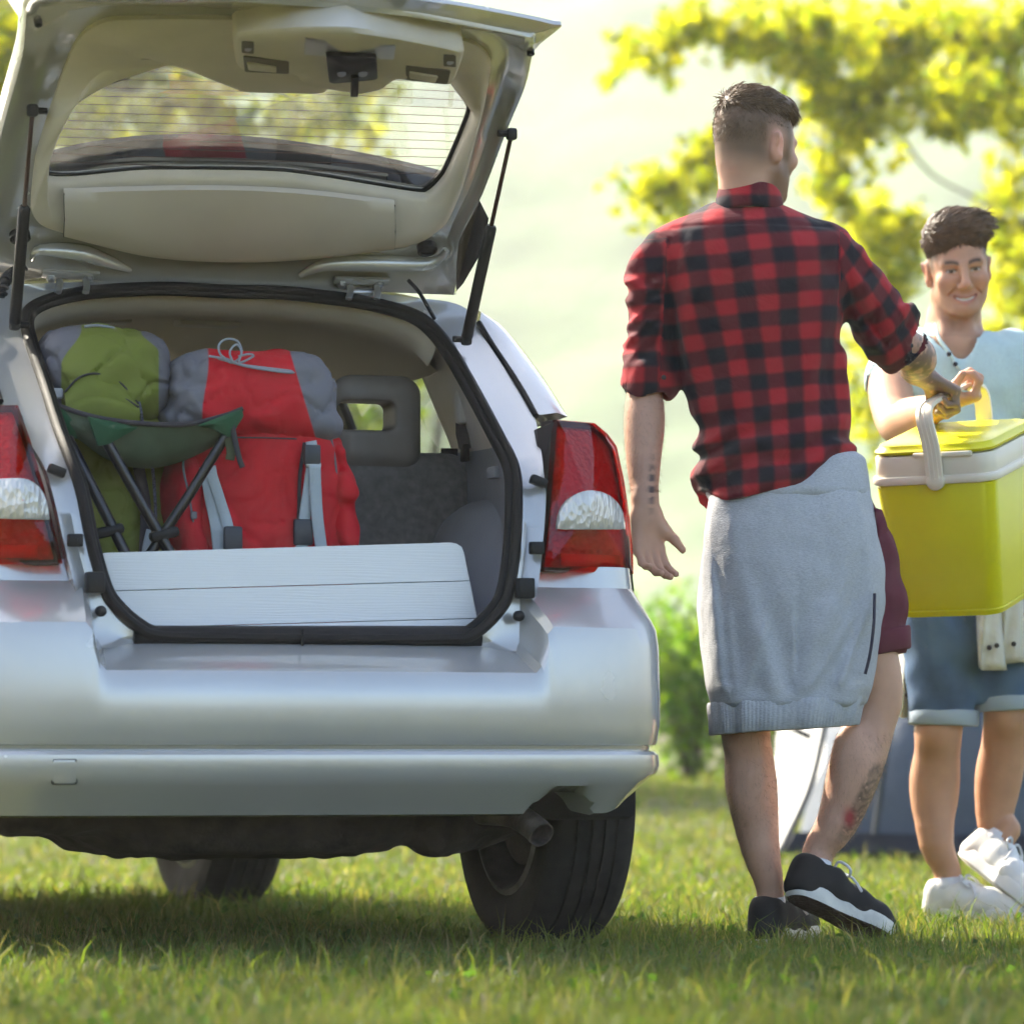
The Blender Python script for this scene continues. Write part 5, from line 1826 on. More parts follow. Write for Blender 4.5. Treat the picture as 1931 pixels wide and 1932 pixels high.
def hand(s, wrist, d, n, side, k=1.0, curl=(.5, .6, .5), spread=.10, thumb=(.55, .7, .25), tcurl=.35, rw=.027, fr=1.0):
    """wrist point, d towards the knuckles, n out of the palm, side=+1 if the thumb lies towards +(d x n)"""
    d = nrm(d); n = nrm(n - d * (np.dot(n, d))); e = np.cross(d, n) * side      # e points to the thumb side
    w = np.asarray(wrist, float)
    P = lambda a, b, c: w + (d * a + e * b + n * c) * k
    fl = (n, 1.75)
    s.cone(P(-.02, 0, 0), P(.02, 0, 0), rw * k, .030 * k, .02, flat=(n, 1.35))
    for b0, b1 in ((-.020, -.028), (-.008, -.010), (.006, .010), (.018, .028)):
        s.cone(P(.012, b0, 0), P(.086, b1, -.002), .0175 * k, .0145 * k, .014, flat=(n, 1.25))
    s.cone(P(.015, .018, .004), P(.05, .034, .010), .019 * k, .015 * k, .014)
    L = [(.036, .022, .019), (.043, .027, .021), (.040, .025, .020), (.031, .019, .017)]
    tips = []
    for i, b in enumerate((.030, .010, -.010, -.029)):
        p = P(.088, b, -.001)
        a = 0.0
        rad = np.array([.0098, .0092, .0084, .0072]) * k * fr * (1 if i < 3 else .88)
        sp_ = spread * (1.5 - i) / 1.5
        for j in range(3):
            a += curl[j] * (1 + .12 * i)
            dirn = nrm((d + e * sp_) * math.cos(a) + n * math.sin(a))
            q = p + dirn * L[i][j] * k
            s.cone(p, q, rad[j], rad[j + 1], .004 if j else .007)
            p = q
        tips.append(p)
    p = P(.040, .034, .010)
    td = nrm(d * thumb[0] + e * thumb[1] + n * thumb[2])
    q = p + td * .038 * k
    s.cone(p, q, .0125 * k * fr, .0105 * k * fr, .012)
    td2 = nrm(td * math.cos(tcurl) + nrm(d * .9 + n * .4) * math.sin(tcurl))
    q2 = q + td2 * .030 * k
    s.cone(q, q2, .0105 * k * fr, .0082 * k * fr, .006)
    return tips

def body_mesh(s, h, lo, hi, fine):
    """one skin from one field: coarse everywhere, finer inside the listed boxes"""
    Vs, Fs, n = [], [], 0
    V, Q = s.mesh(h, lo, hi)
    c = V[Q].mean(1)
    keep = np.ones(len(Q), bool)
    for l, g, hh in fine:
        l, g = np.asarray(l), np.asarray(g)
        keep &= ~((c > l + .006) & (c < g - .006)).all(1)
    Q = Q[keep]
    Vs.append(V); Fs.append(Q); n += len(V)
    for l, g, hh in fine:
        V, Q = s.mesh(hh, l, g)
        Vs.append(V); Fs.append(Q + n); n += len(V)
    V, F = np.concatenate(Vs), np.concatenate(Fs)
    u, inv = np.unique(F, return_inverse=True)
    return V[u], inv.reshape(F.shape)

SKIN1 = np.array([.60, .345, .24]); SKIN2 = np.array([.54, .29, .18])
M_skin = mat('skin', (.5, .3, .2), .48, spec=.4, sss=.12, bump=(420, .0004, 3), mottle=(18, .07), attr='col')

def plaid_mat():
    m = bpy.data.materials.new('red_plaid_cotton')
    m.use_nodes = True
    nt = m.node_tree
    b = nt.nodes['Principled BSDF']
    b.inputs['Roughness'].default_value = .85
    b.inputs['Specular IOR Level'].default_value = .2
    b.inputs['Sheen Weight'].default_value = .08
    a = nt.nodes.new('ShaderNodeAttribute'); a.attribute_name = 'uvp'
    tc = nt.nodes.new('ShaderNodeTexCoord')
    nz = nt.nodes.new('ShaderNodeTexNoise'); nz.inputs['Scale'].default_value = 7; nz.inputs['Detail'].default_value = 2
    nt.links.new(tc.outputs['Object'], nz.inputs['Vector'])
    va = nt.nodes.new('ShaderNodeVectorMath'); va.operation = 'MULTIPLY_ADD'; va.inputs[1].default_value = (.012, .012, .012)
    nt.links.new(nz.outputs['Color'], va.inputs[0]); nt.links.new(a.outputs['Vector'], va.inputs[2])
    sx = nt.nodes.new('ShaderNodeSeparateXYZ')
    nt.links.new(va.outputs[0], sx.inputs[0])
    outs = []
    for k, per in ((0, .070), (1, .068)):
        m1 = nt.nodes.new('ShaderNodeMath'); m1.operation = 'MULTIPLY'; m1.inputs[1].default_value = 2 * math.pi / per
        sn = nt.nodes.new('ShaderNodeMath'); sn.operation = 'SINE'
        mr = nt.nodes.new('ShaderNodeMapRange'); mr.interpolation_type = 'SMOOTHSTEP'
        mr.inputs['From Min'].default_value = -.5; mr.inputs['From Max'].default_value = .5
        nt.links.new(sx.outputs[k], m1.inputs[0]); nt.links.new(m1.outputs[0], sn.inputs[0]); nt.links.new(sn.outputs[0], mr.inputs['Value'])
        outs.append(mr.outputs['Result'])
    ad = nt.nodes.new('ShaderNodeMath'); ad.operation = 'ADD'
    nt.links.new(outs[0], ad.inputs[0]); nt.links.new(outs[1], ad.inputs[1])
    hf = nt.nodes.new('ShaderNodeMath'); hf.operation = 'MULTIPLY'; hf.inputs[1].default_value = .5
    nt.links.new(ad.outputs[0], hf.inputs[0])
    rp = nt.nodes.new('ShaderNodeValToRGB')
    rp.color_ramp.elements[0].color = (.41, .022, .030, 1)
    rp.color_ramp.elements[1].color = (.012, .011, .018, 1)
    e = rp.color_ramp.elements.new(.5); e.color = (.115, .014, .020, 1)
    nt.links.new(hf.outputs[0], rp.inputs['Fac'])
    nt.links.new(rp.outputs['Color'], b.inputs['Base Color'])
    n2 = nt.nodes.new('ShaderNodeTexNoise'); n2.inputs['Scale'].default_value = 13; n2.inputs['Detail'].default_value = 6; n2.inputs['Distortion'].default_value = 1.2
    nt.links.new(tc.outputs['Object'], n2.inputs['Vector'])
    bp = nt.nodes.new('ShaderNodeBump'); bp.inputs['Distance'].default_value = .010; bp.inputs['Strength'].default_value = .6
    nt.links.new(n2.outputs['Fac'], bp.inputs['Height'])
    n4 = nt.nodes.new('ShaderNodeTexNoise'); n4.noise_type = 'RIDGED_MULTIFRACTAL'; n4.inputs['Scale'].default_value = 5; n4.inputs['Detail'].default_value = 2; n4.inputs['Distortion'].default_value = .8
    nt.links.new(tc.outputs['Object'], n4.inputs['Vector'])
    b2 = nt.nodes.new('ShaderNodeBump'); b2.inputs['Distance'].default_value = .012; b2.inputs['Strength'].default_value = .7
    nt.links.new(n4.outputs['Fac'], b2.inputs['Height']); nt.links.new(b2.outputs[0], bp.inputs['Normal'])
    nt.links.new(bp.outputs[0], b.inputs['Normal'])
    return m

def strands(P, Dr, L, w, bend, r):
    """hair: thin tapered blades from points P along Dr, bending towards 'bend'"""
    n = len(P)
    q = r.normal(size=(n, 3))
    s = np.cross(Dr, q); s /= np.linalg.norm(s, axis=1, keepdims=True) + 1e-9
    L = L[:, None]; w = w[:, None]
    a = P
    m = P + Dr * L * .55
    d2 = Dr + bend
    d2 /= np.linalg.norm(d2, axis=1, keepdims=True)
    t = m + d2 * L * .55
    V = np.stack([a - s * w, a + s * w, m - s * w * .8, m + s * w * .8, t], 1).reshape(-1, 3)
    i = np.arange(n)[:, None] * 5
    F = np.concatenate([i + [0, 1, 3], i + [0, 3, 2], i + [2, 3, 4]], 1).reshape(-1, 3)
    return V, F

def locks(roots, nrmls, flow, L, lift, r0, r, curl=.25, seg=6, sides=5):
    """hair locks: tapered tubes leaving the scalp along the normal and bending into the flow"""
    n = len(roots)
    t = np.linspace(0, 1, seg)
    w = (1 - t) ** 1.6
    P = np.zeros((n, seg, 3))
    P[:, 0] = roots
    for k in range(1, seg):
        d = nrmls * (lift[:, None] * w[k]) + flow * (1 - .55 * w[k]) + r.normal(size=(n, 3)) * .06 - nrmls * (curl * t[k] ** 2)[..., None]
        d /= np.linalg.norm(d, axis=1, keepdims=True)
        P[:, k] = P[:, k - 1] + d * (L / (seg - 1))[:, None]
    T = np.gradient(P, axis=1)
    T /= np.linalg.norm(T, axis=2, keepdims=True) + 1e-9
    U = np.cross(T, r.normal(size=(n, 1, 3))); U /= np.linalg.norm(U, axis=2, keepdims=True) + 1e-9
    Wv = np.cross(T, U)
    rad = np.interp(t, [0, .35, .8, 1], [.9, 1, .65, .06])[None, :, None] * np.asarray(r0)[:, None, None]
    a = np.linspace(0, 2 * np.pi, sides, endpoint=False)
    V = P[:, :, None] + U[:, :, None] * (np.cos(a)[None, None, :, None] * rad[..., None]) + Wv[:, :, None] * (np.sin(a)[None, None, :, None] * rad[..., None] * .6)
    base = np.arange(n)[:, None, None] * seg * sides
    k = np.arange(seg - 1)[None, :, None] * sides
    i = np.arange(sides)[None, None]
    j = (i + 1) % sides
    Q = np.stack([base + k + i, base + k + j, base + k + sides + j, base + k + sides + i], -1).reshape(-1, 4)
    return V.reshape(-1, 3), np.concatenate([Q[:, [0, 1, 2]], Q[:, [0, 2, 3]]])

def shoe(t, Fm, name, m_up, m_sole, m_bottom, k=1.0, lace=None, h=.004, hip=None):
    """low sneaker; Fm frame at the heel bottom centre: f to the toe, u up"""
    s = SDF()
    pts = [(0, .035, .045), (0, .10, .050), (0, .17, .040), (0, .235, .030), (0, .268, .026)]
    rad = [.037, .040, .043, .042, .030]
    for (a, ra), (b, rb) in zip(list(zip(pts, rad))[:-1], list(zip(pts, rad))[1:]):
        s.cone(Fm(*a), Fm(*b), ra * k, rb * k, .02, flat=(Fm.r, 1.02))
    s.cone(Fm(0, .02, .03), Fm(0, .03, .075), .036 * k, .033 * k, .02)
    s.cone(Fm(0, .03, .075), Fm(0, .09, .072), .033 * k, .036 * k, .02)
    s.box(Fm(0, .14, -.04), np.array([.2, .3, .05]) * k, .002, .004, 's', Fm.M)
    s.box(Fm(0, .055, .125), np.array([.023, .042, .045]) * k, .02, .01, 's', Fm.M)
    V, F = s.mesh(h)
    o = fix_normals(mk(name, V, F, m_up, t))
    # sole : outline swept
    ol = np.array([(0, -.004), (-.026, .004), (-.036, .035), (-.037, .08), (-.036, .13), (-.043, .18), (-.046, .215), (-.040, .255), (-.022, .283), (0, .292), (.024, .283), (.043, .25), (.048, .21), (.043, .17), (.037, .12), (.037, .06), (.034, .03), (.024, .004)]) * np.array([1.03, 1])
    op = spline(ol, 60, True)
    oc_ = op.mean(0)
    rowz = [(.955, .002), (.985, .0), (1.0, .006), (1.005, .018), (1.0, .030), (.97, .033)]
    rows_ = [np.array([Fm(*((oc_ + (p - oc_) * sc)), z) for p in op]) for sc, z in rowz]
    V, F = loft(rows_, cu=True)
    N = 60
    F2 = F + [list(range(len(V) - N, len(V)))]
    so = fix_normals(mk('sole', V, F2, m_sole, o, sharp=40))
    rows_ = [np.array([Fm(*((oc_ + (p - oc_) * sc)), z) for p in op]) for sc, z in ((.965, .003), (.94, -.002), (.5, -.002), (.01, -.002))]
    V, F = loft(rows_, cu=True)
    fix_normals(mk('outsole', V, F, m_bottom, so))
    if lace is not None:
        mb = MB()
        for j in range(5):
            y = .105 + j * .022
            z = .092 - j * .0085
            p = spline([Fm(-.024, y - .004, z - .010), Fm(-.01, y, z), Fm(.01, y + .004, z), Fm(.024, y + .008, z - .010)], 8)
            mb.add(*tube(p, .0032 * k, 6))
        for sg in (1, -1):
            p = spline([Fm(0, .10, .098), Fm(sg * .02, .095, .115), Fm(sg * .045, .11, .100), Fm(sg * .03, .12, .088), Fm(0, .102, .096)], 16)
            mb.add(*tube(p, .0032 * k, 6))
            p = spline([Fm(0, .10, .098), Fm(sg * .03, .13, .09), Fm(sg * .05, .15, .06)], 10)
            mb.add(*tube(p, .003 * k, 6))
        mb.build('laces', lace, o)
    return o

# ================================================================== man in the plaid shirt
D_A = 9.9
pa_ = np.array([*W(1500, 1430, D_A)[:2], 0.0])
man = thing('person', 'man in red plaid shirt with grey sweatshirt tied at his waist, seen from behind', 'person', tuple(pa_))
def A(px, py, dd=0.0):
    return W(px, py, D_A + dd) - pa_
HA = Frame(A(1422, 266), (.68, .73, -.10), (0.03, 0, 1), 1.0)
heel = A(1492, 1690, -.09); toe = A(1684, 1783, .06)
FR = Frame(heel, toe - heel, (.22, .26, .40), 1.0)
FLf = Frame(A(1436, 1781, -.035), (.42, .90, 0), (0, 0, 1), 1.0)
s = SDF()
build_head(s, HA)
s.cone(HA(0, -.03, -.05), A(1412, 375), .060, .057, .03)
s.cone(A(1412, 370), A(1412, 420), .057, .058, .03)
# torso core (under the shirt) and arms
s.zloft([A(0, 980)[2], A(0, 850)[2], A(0, 650)[2], A(0, 480)[2], A(0, 415)[2]], [A(1480, 0)[0], A(1465, 0)[0], A(1440, 0)[0], A(1415, 0)[0], A(1412, 0)[0]], 0.02, [.125, .11, .12, .12, .07], [.07, .07, .08, .07, .05], .04)
armL = [A(1240, 478), A(1222, 600, .01), A(1216, 716, .02), A(1216, 790, 0), A(1214, 870, -.03), A(1217, 952, -.06)]
s.chain(armL, [.034, .034, .036, .045, .038, .0265], .03)
hand(s, A(1217, 962, -.065), (.10, -.05, -1), (.55, -.83, .10), -1, 1.0, (.28, .45, .35), .10, (.75, .55, .25), .25, rw=.0275)
# where the cool box hangs: its handle bar fixes both hands
from mathutils import Euler
COOL_S = (1.01, 1.01, .985)
COOL_W = W(1814, 978, 10.36)
COOL_R = np.array(Euler((R(13), R(-1.0), R(-25))).to_matrix())
def cool_pt(x, y, z):
    return COOL_W + COOL_R @ (np.array([x, y, z]) * COOL_S)
gripA = cool_pt(0, -.075, .298) - pa_
dA = nrm((.80, .10, -.42)); nA = nrm((-.42, .0, -.85))
wrA = gripA - dA * .074 - nA * .026
armR = [A(1580, 480), A(1636, 560, .04), A(1690, 640, .09), A(1728, 672, .17), lerp3(A(1728, 672, .17), wrA, .55), wrA]
s.chain(armR, [.034, .036, .040, .045, .038, .029], .03)
hand(s, wrA + dA * .008, dA, nA, 1, 1.0, (.75, 1.15, .8), .0, (.55, .35, .75), .8, rw=.030)
# legs
s.chain([A(1420, 1000), A(1408, 1200, -.02), A(1406, 1370, -.02), A(1412, 1420, .0), A(1418, 1490, .015), A(1434, 1600, .0), FLf(0, .05, .125), FLf(0, .055, .05)],
        [.080, .070, .055, .053, .057, .043, .031, .030], .03)
s.chain([A(1560, 1000), A(1620, 1180, .0), A(1652, 1300, .02), A(1640, 1365, .02), A(1612, 1455, .0), A(1580, 1550, -.02), FR(0, .05, .125), FR(0, .055, .05)],
        [.080, .070, .060, .057, .059, .046, .035, .036], .03)
# calf muscle bulges
s.ell(A(1410, 1470, -.03), (.040, .030, .085), .03)
s.ell(A(1604, 1440, -.045), (.042, .030, .085), .03)
hl_, hh_ = A(1335, 445, -.2), A(1520, 150, .2)
fine = [((hl_[0], hl_[1], A(0, 405)[2]), (hh_[0], hh_[1], hh_[2]), .0024),
        (A(1165, 1140, -.18), A(1285, 930, .10), .0028), (wrA - np.array([.03, .09, .12]), wrA + np.array([.16, .12, .07]), .0028)]
fine = [(np.minimum(a, b), np.maximum(a, b), h) for a, b, h in fine]
V, F = body_mesh(s, .0052, None, None, fine)
r_ = np.random.default_rng(3)
col = np.tile(SKIN1, (len(V), 1))
hl = HA.inv(V)
inhead = V[:, 2] > A(0, 400)[2]
# cropped hair on the scalp, fading to the nape
rad_ = np.ones(len(V))
scal = sstep(hl[:, 2], -.088, -.03) * sstep(-hl[:, 1], -.052 - .02, -.035) * inhead
near_ear = np.exp(-(((np.abs(hl[:, 0]) - .082) / .016) ** 2 + ((hl[:, 1] + .008) / .030) ** 2 + ((hl[:, 2] + .015) / .042) ** 2))
scal = scal * (1 - np.clip(near_ear * 1.6, 0, 1))
hairc = np.array([.12, .075, .04])
col = col * (1 - .88 * scal[:, None]) + hairc * .88 * scal[:, None]
beard = sstep(hl[:, 1], -.03, .01) * sstep(-hl[:, 2], .035, .065) * inhead * (1 - near_ear)
beard *= sstep(-hl[:, 2] + .0, .03, .06)
col = col * (1 - .75 * beard[:, None]) + np.array([.11, .055, .028]) * .75 * beard[:, None]
colour_ear = near_ear[:, None] * inhead[:, None]
col = col * (1 + .25 * colour_ear * np.array([1, -.1, -.2]))
# tattoos : right forearm and hand, right outer calf and ankle, left inner wrist
def seg_dist(P, a, b):
    ab = b - a
    t = np.clip(((P - a) @ ab) / (ab @ ab), 0, 1)
    return np.linalg.norm(P - a - t[:, None] * ab, axis=1), t
d1, t1 = seg_dist(V, armR[2], gripA)
swirl = noise3((V[:, 0] * 16, V[:, 1] * 16, V[:, 2] * 16), 51, 3)
swirl2 = noise3((V[:, 0] * 40, V[:, 1] * 40, V[:, 2] * 40), 52, 2)
ink = (d1 < .085) * (sstep(np.abs(swirl) + .25 * swirl2 + .30 * (t1 > .62), .10, .30)) * sstep(t1, .02, .10)
inkc = np.where(noise3((V[:, 0] * 9, V[:, 1] * 9, V[:, 2] * 9), 53, 1)[:, None] > .15, np.array([.055, .075, .060]), np.array([.050, .050, .058]))
col = col * (1 - .62 * ink[:, None]) + inkc * .62 * ink[:, None]
pxl = 966 + FPX * (V[:, 0] + pa_[0]) / (V[:, 1] + pa_[1]); pyl = YH - FPX * (V[:, 2] + pa_[2] - CAM_Z) / (V[:, 1] + pa_[1])
band_x = 1668 - (pyl - 1440) * .47
ink = sstep(pxl - band_x, -28, -16) * sstep(pyl, 1432, 1450) * sstep(1598 - pyl, 0, 30) * (pxl > 1500) * sstep(np.abs(swirl2) + .5 * np.abs(swirl), .10, .26)
ink = ink * (.55 + .45 * np.sin(pyl * .21 + 3 * swirl) ** 2)
col = col * (1 - .78 * ink[:, None]) + np.array([.075, .060, .045]) * .78 * ink[:, None]
rose = np.exp(-(((pxl - 1602) / 11) ** 2 + ((pyl - 1543) / 17) ** 2)) * (pyl > 1500)
col = col * (1 - np.clip(rose, 0, .85)[:, None]) + np.array([.42, .03, .04]) * np.clip(rose, 0, .85)[:, None]
ank = np.exp(-(((pxl - 1580) / 6) ** 2 + ((pyl - 1628) / 12) ** 2)) * (np.sin((pxl + pyl) * .9) > -.2)
ank = ank + np.exp(-(((pxl - 1230 - (pyl - 900) * -.02) / 6) ** 2 + ((pyl - 915) / 42) ** 2)) * (np.sin(pyl * .30 + 1) > -.35)
ank = np.clip(ank, 0, .8)[:, None]
col = col * (1 - ank) + np.array([.05, .05, .06]) * ank
body = mk('body', V, F, M_skin, man, attrs={'col': np.column_stack([col, np.ones(len(V))])})
# fine hair on the shins and the left forearm
cand = np.where(((V[:, 2] < A(0, 1380)[2]) & (V[:, 2] > A(0, 1640)[2])) | ((V[:, 2] < A(0, 735)[2]) & (V[:, 2] > A(0, 930)[2]) & (V[:, 0] < A(1290, 0)[0])))[0]
nv = np.zeros((len(V), 3))
fn_ = np.cross(V[F[:, 1]] - V[F[:, 0]], V[F[:, 2]] - V[F[:, 0]])
for c4 in range(4):
    np.add.at(nv, F[:, c4], fn_)
nv /= np.linalg.norm(nv, axis=1, keepdims=True) + 1e-12
pick = r_.choice(cand, 9000)
dh = nv[pick] * .55 + np.array([0, 0, -.7]) + r_.normal(size=(9000, 3)) * .3
dh /= np.linalg.norm(dh, axis=1, keepdims=True)
Vl, Fl = strands(V[pick], dh, r_.uniform(.006, .014, 9000), np.full(9000, .00016), r_.normal(size=(9000, 3)) * .2, r_)
mk('body_hair', Vl, Fl, mat('body_hair', (.20, .12, .07), .5), man)

# hair: cropped fuzz + longer top swept forward
M_hair = mat('brown_hair', (.13, .078, .040), .42, spec=.45, mottle=(70, .35))
r_ = np.random.default_rng(8)
P, Dn, Ls, Ws, Bd = [], [], [], [], []
n = 9000
q = r_.normal(size=(n, 3)); q /= np.linalg.norm(q, axis=1, keepdims=True)
loc_ = q * np.array([.0745, .0985, .0885]) + np.array([0, -.008, .022])
ok = (loc_[:, 2] > -.055) & (loc_[:, 1] < .045) & ~((np.abs(loc_[:, 0]) > .06) & (np.abs(loc_[:, 1] + .008) < .03) & (loc_[:, 2] < .03))
loc_ = loc_[ok]; q = q[ok]
d_ = q * .45 + np.array([0, -.1, -.75]) + r_.normal(size=q.shape) * .22
d_ /= np.linalg.norm(d_, axis=1, keepdims=True)
V1, F1 = strands(loc_ @ np.eye(3), d_, r_.uniform(.004, .009, len(q)), np.full(len(q), .00045), r_.normal(size=q.shape) * .2, r_)
sh = SDF()
sh.ell(HA(0, -.008, .034), (.0760, .0990, .084), .01, 'u', HA.M)
sh.ell(HA(.008, .038, .078), (.054, .052, .034), .03, 'u', HA.M)
sh.box(HA(0, 0, -.032), (.2, .2, .068), .01, .05, 's', HA.M)
sh.ell(HA(0, .125, -.0), (.09, .055, .085), .02, 's', HA.M)
sh.disp(lambda x, y, z: .0018 * noise3((x * 16, y * 16, z * 16), 61, 2), (-9, -9, -9), (9, 9, 9))
Vc, Fc = sh.mesh(.004)
loc2 = HA.inv(Vc[r_.integers(0, len(Vc), 5600)])
q = loc2 - np.array([0, -.008, .022]); q /= np.linalg.norm(q, axis=1, keepdims=True)
ok = loc2[:, 2] > .030
loc2, q = loc2[ok], q[ok]
hgt = sstep(loc2[:, 2], .04, .085)
lockn = noise3((loc2[:, 0] * 22, loc2[:, 1] * 22, loc2[:, 2] * 22), 5, 2)[:, None]
cr_ = loc2 - np.array([-.012, -.062, .085])
crown = np.exp(-(cr_ ** 2).sum(1) / .0012)[:, None]
flow = np.array([.22, .85, -.05]) * hgt[:, None] + (1 - hgt)[:, None] * np.array([.05, .35, -.75]) + lockn * np.array([.45, .05, .12]) + crown * cr_ / .03
flow = flow - q * (flow * q).sum(1)[:, None] * .9 + r_.normal(size=flow.shape) * .08
flow /= np.linalg.norm(flow, axis=1, keepdims=True)
V2, F2 = locks(loc2 - q * .0015, q, flow, r_.uniform(.016, .034, len(q)) * (.4 + .7 * hgt), .12 + .22 * r_.random(len(q)) + .5 * crown[:, 0], r_.uniform(.0007, .0019, len(q)), r_, .35)
Vh = np.concatenate([V1, V2]); Fh = np.concatenate([F1, F2 + len(V1)])
Vh = HA.o + Vh @ HA.M.T
Fc3 = np.concatenate([Fc[:, [0, 1, 2]], Fc[:, [0, 2, 3]]])
mk('hair', np.concatenate([Vc, Vh]), np.concatenate([Fc3, Fh + len(Vc)]), M_hair, man)
# short beard fuzz
n = 2600
q = r_.normal(size=(n, 3)); q /= np.linalg.norm(q, axis=1, keepdims=True)
lb = q * np.array([.056, .052, .047]) + np.array([0, .041, -.074])
lb = lb[(lb[:, 2] < -.058) & (lb[:, 1] > .015)]
db = (lb - np.array([0, .03, -.05])); db /= np.linalg.norm(db, axis=1, keepdims=True)
db = db + np.array([0, 0, -.5]); db /= np.linalg.norm(db, axis=1, keepdims=True)
Vb, Fb = strands(lb, db, r_.uniform(.005, .009, len(lb)), np.full(len(lb), .0006), r_.normal(size=db.shape) * .2, r_)
mk('beard', HA.o + Vb @ HA.M.T, Fb, mat('beard_hair', (.13, .07, .035), .5), man)

# plaid shirt
s = SDF()
rows_ = [(975, 1312, 1612), (930, 1310, 1610), (870, 1311, 1614), (800, 1313, 1602), (700, 1296, 1592), (620, 1272, 1590), (540, 1256, 1588), (480, 1246, 1584), (440, 1262, 1560), (412, 1300, 1520), (392, 1345, 1470)]
s.zloft([A(0, r[0])[2] for r in rows_], [A((r[1] + r[2]) / 2, 0)[0] for r in rows_], [.02, .02, .02, .015, .01, .005, 0, 0, .0, .0, .0], [(r[2] - r[1]) / 2 * 1.1647e-3 for r in rows_],
        [.165, .165, .158, .138, .128, .130, .130, .120, .105, .085, .06], .03, p=2.3, round_=.02)
s.cone(A(1296, 455, .01), A(1395, 430, .01), .047, .050, .05)
s.cone(A(1545, 462, .01), A(1430, 430, .01), .048, .050, .05)
s.chain([A(1258, 478), A(1232, 520, .0), A(1226, 600, .01), A(1222, 690, .02)], [.058, .060, .058, .056], .035)
s.cone(A(1224, 680, .02), A(1221, 722, .018), .0585, .0575, .012)
s.cone(A(1222, 700, .02), A(1220, 724, .018), .061, .060, .006)
s.chain([A(1562, 480), A(1600, 520, .02), A(1645, 585, .05), A(1690, 642, .09)], [.062, .062, .060, .060], .035)
s.cone(A(1672, 622, .07), A(1700, 650, .11), .063, .063, .012)
s.cone(A(1684, 634, .085), A(1704, 654, .112), .067, .067, .006)
# hollow sleeves
s.cone(armL[2], armL[3], .043, .052, .003, 's')
s.cone(armR[2] * .85 + armR[3] * .15, armR[3] + (armR[3] - armR[2]) * .6, .048, .054, .003, 's')
for e0, e1, rr in ((A(1222, 700, .02), A(1220, 728, .018), .07), (A(1684, 634, .085), A(1704, 652, .112), .22)):
    dv = nrm(e1 - e0)
    s.cone(e1 + dv * (rr + .002), e1 + dv * (rr + .05), rr, rr, .003, 's')
# curved hem
zh_x = np.array([A(x, 0)[0] for x in (1290, 1312, 1345, 1440, 1530, 1575, 1605, 1630, 1680)])
zh_z = np.array([A(0, y)[2] for y in (925, 932, 943, 938, 918, 892, 862, 848, 835)])
s._add(lambda x, y, z: z - np.interp(x, zh_x, zh_z) + .02 * (y > .06), np.array([-1, -1, zh_z.min() - .12]), np.array([1, 1, zh_z.max() + .02]), .003, 's')
# cloth folds
def folds(x, y, z):
    px = x * 858.6 + 1500; py = YH - (z + 0 - CAM_Z) * 858.6
    d = 0
    d = d + .0060 * noise3((x * 4.5, y * 4.5, z * 3.0), 71, 3)
    # arms: rings of wrinkles
    aL = sstep(1262 - px, 0, 25) * sstep(py, 500, 540) * (1 - .75 * sstep(py, 672, 695))
    d = d + aL * .0150 * noise3((x * 4 + y * 3, y * 5, z * 13 + x * 6), 72, 2) + aL * .0030 * np.sin(py * .16 + (px - 1220) * .09 + 3 * noise3((x * 7, y * 7, z * 4), 76, 1))
    tR = (px - 1580) * .72 + (py - 480) * .70
    aR = sstep(px - 1598, 0, 25) * (1 - .75 * sstep(tR, 185, 205))
    d = d + aR * .0150 * noise3((x * 9 + z * 4, y * 6, -x * 5 - z * 9), 73, 2) + aR * .0030 * np.sin(tR * .15 + (px - py) * .04 + 3 * noise3((x * 7, y * 7, z * 4), 77, 1))
    # waist blousing : folds near the hem, radiating from the right hip
    w = sstep(py, 720, 880)
    d = d + w * .0085 * np.sin((py + .45 * (px - 1300)) * .095 + 1.5 * noise3((x * 5, y * 5, z * 5), 74, 1))
    # long diagonal drags across the back
    b = sstep(py, 480, 560) * sstep(860 - py, 0, 140) * (1 - aL) * (1 - aR)
    d = d + b * .0070 * np.sin((px * .9 + py * .33) * .062 + 1.8 * noise3((x * 3, y * 3, z * 2), 75, 1))
    d = d + b * .0035 * np.exp(-((px - 1560 + (py - 600) * .1) / 22) ** 2) * np.sin(py * .09)
    # yoke seam
    ys = 430 + (px - 1440) ** 2 * .00016
    d = d + .0035 * np.exp(-((py - ys) / 3.2) ** 2) * (px > 1265) * (px < 1570) * (y < .03)
    # arm hole seams
    d = d + .004 * np.exp(-((px - (1262 - (py - 470) * .05)) / 3.5) ** 2) * (py > 455) * (py < 600)
    d = d + .004 * np.exp(-((px - (1578 + (py - 470) * .03)) / 3.5) ** 2) * (py > 455) * (py < 600)
    return d
s.disp(folds, (-1, -1, 0), (1, 1, 3))
V, F = s.mesh(.0048)
px = V[:, 0] * 858.6 + 1500; py = YH - (V[:, 2] - CAM_Z) * 858.6
# plaid coordinates
ang = np.arctan2(V[:, 0] - np.interp(py, [r[0] for r in rows_][::-1], [A((r[1] + r[2]) / 2, 0)[0] for r in rows_][::-1]), -(V[:, 1] - .01) + .02)
u_ = .86 * (V[:, 0] * .55 + .45 * ang * .135 + (py - 600) * .00004 * (px - 1440) * .01)
v_ = V[:, 2] - .10 * V[:, 0]
u_ = u_ + .09 * (V[:, 2] - 1.35) * sstep(1500 - px, -60, 160)
uv = np.stack([u_, v_, np.zeros(len(V))], 1)
dl, tl_ = seg_dist(V, A(1240, 478), A(1220, 722, .02)); dr, tr2 = seg_dist(V, A(1572, 478), A(1712, 662, .12))
armdirR = nrm(A(1712, 662, .12) - A(1572, 478))
pr = nrm(np.cross(armdirR, np.array([0, 1, 0])))
mL = (px < 1256 + (py - 470) * -.05) & (py > 455)
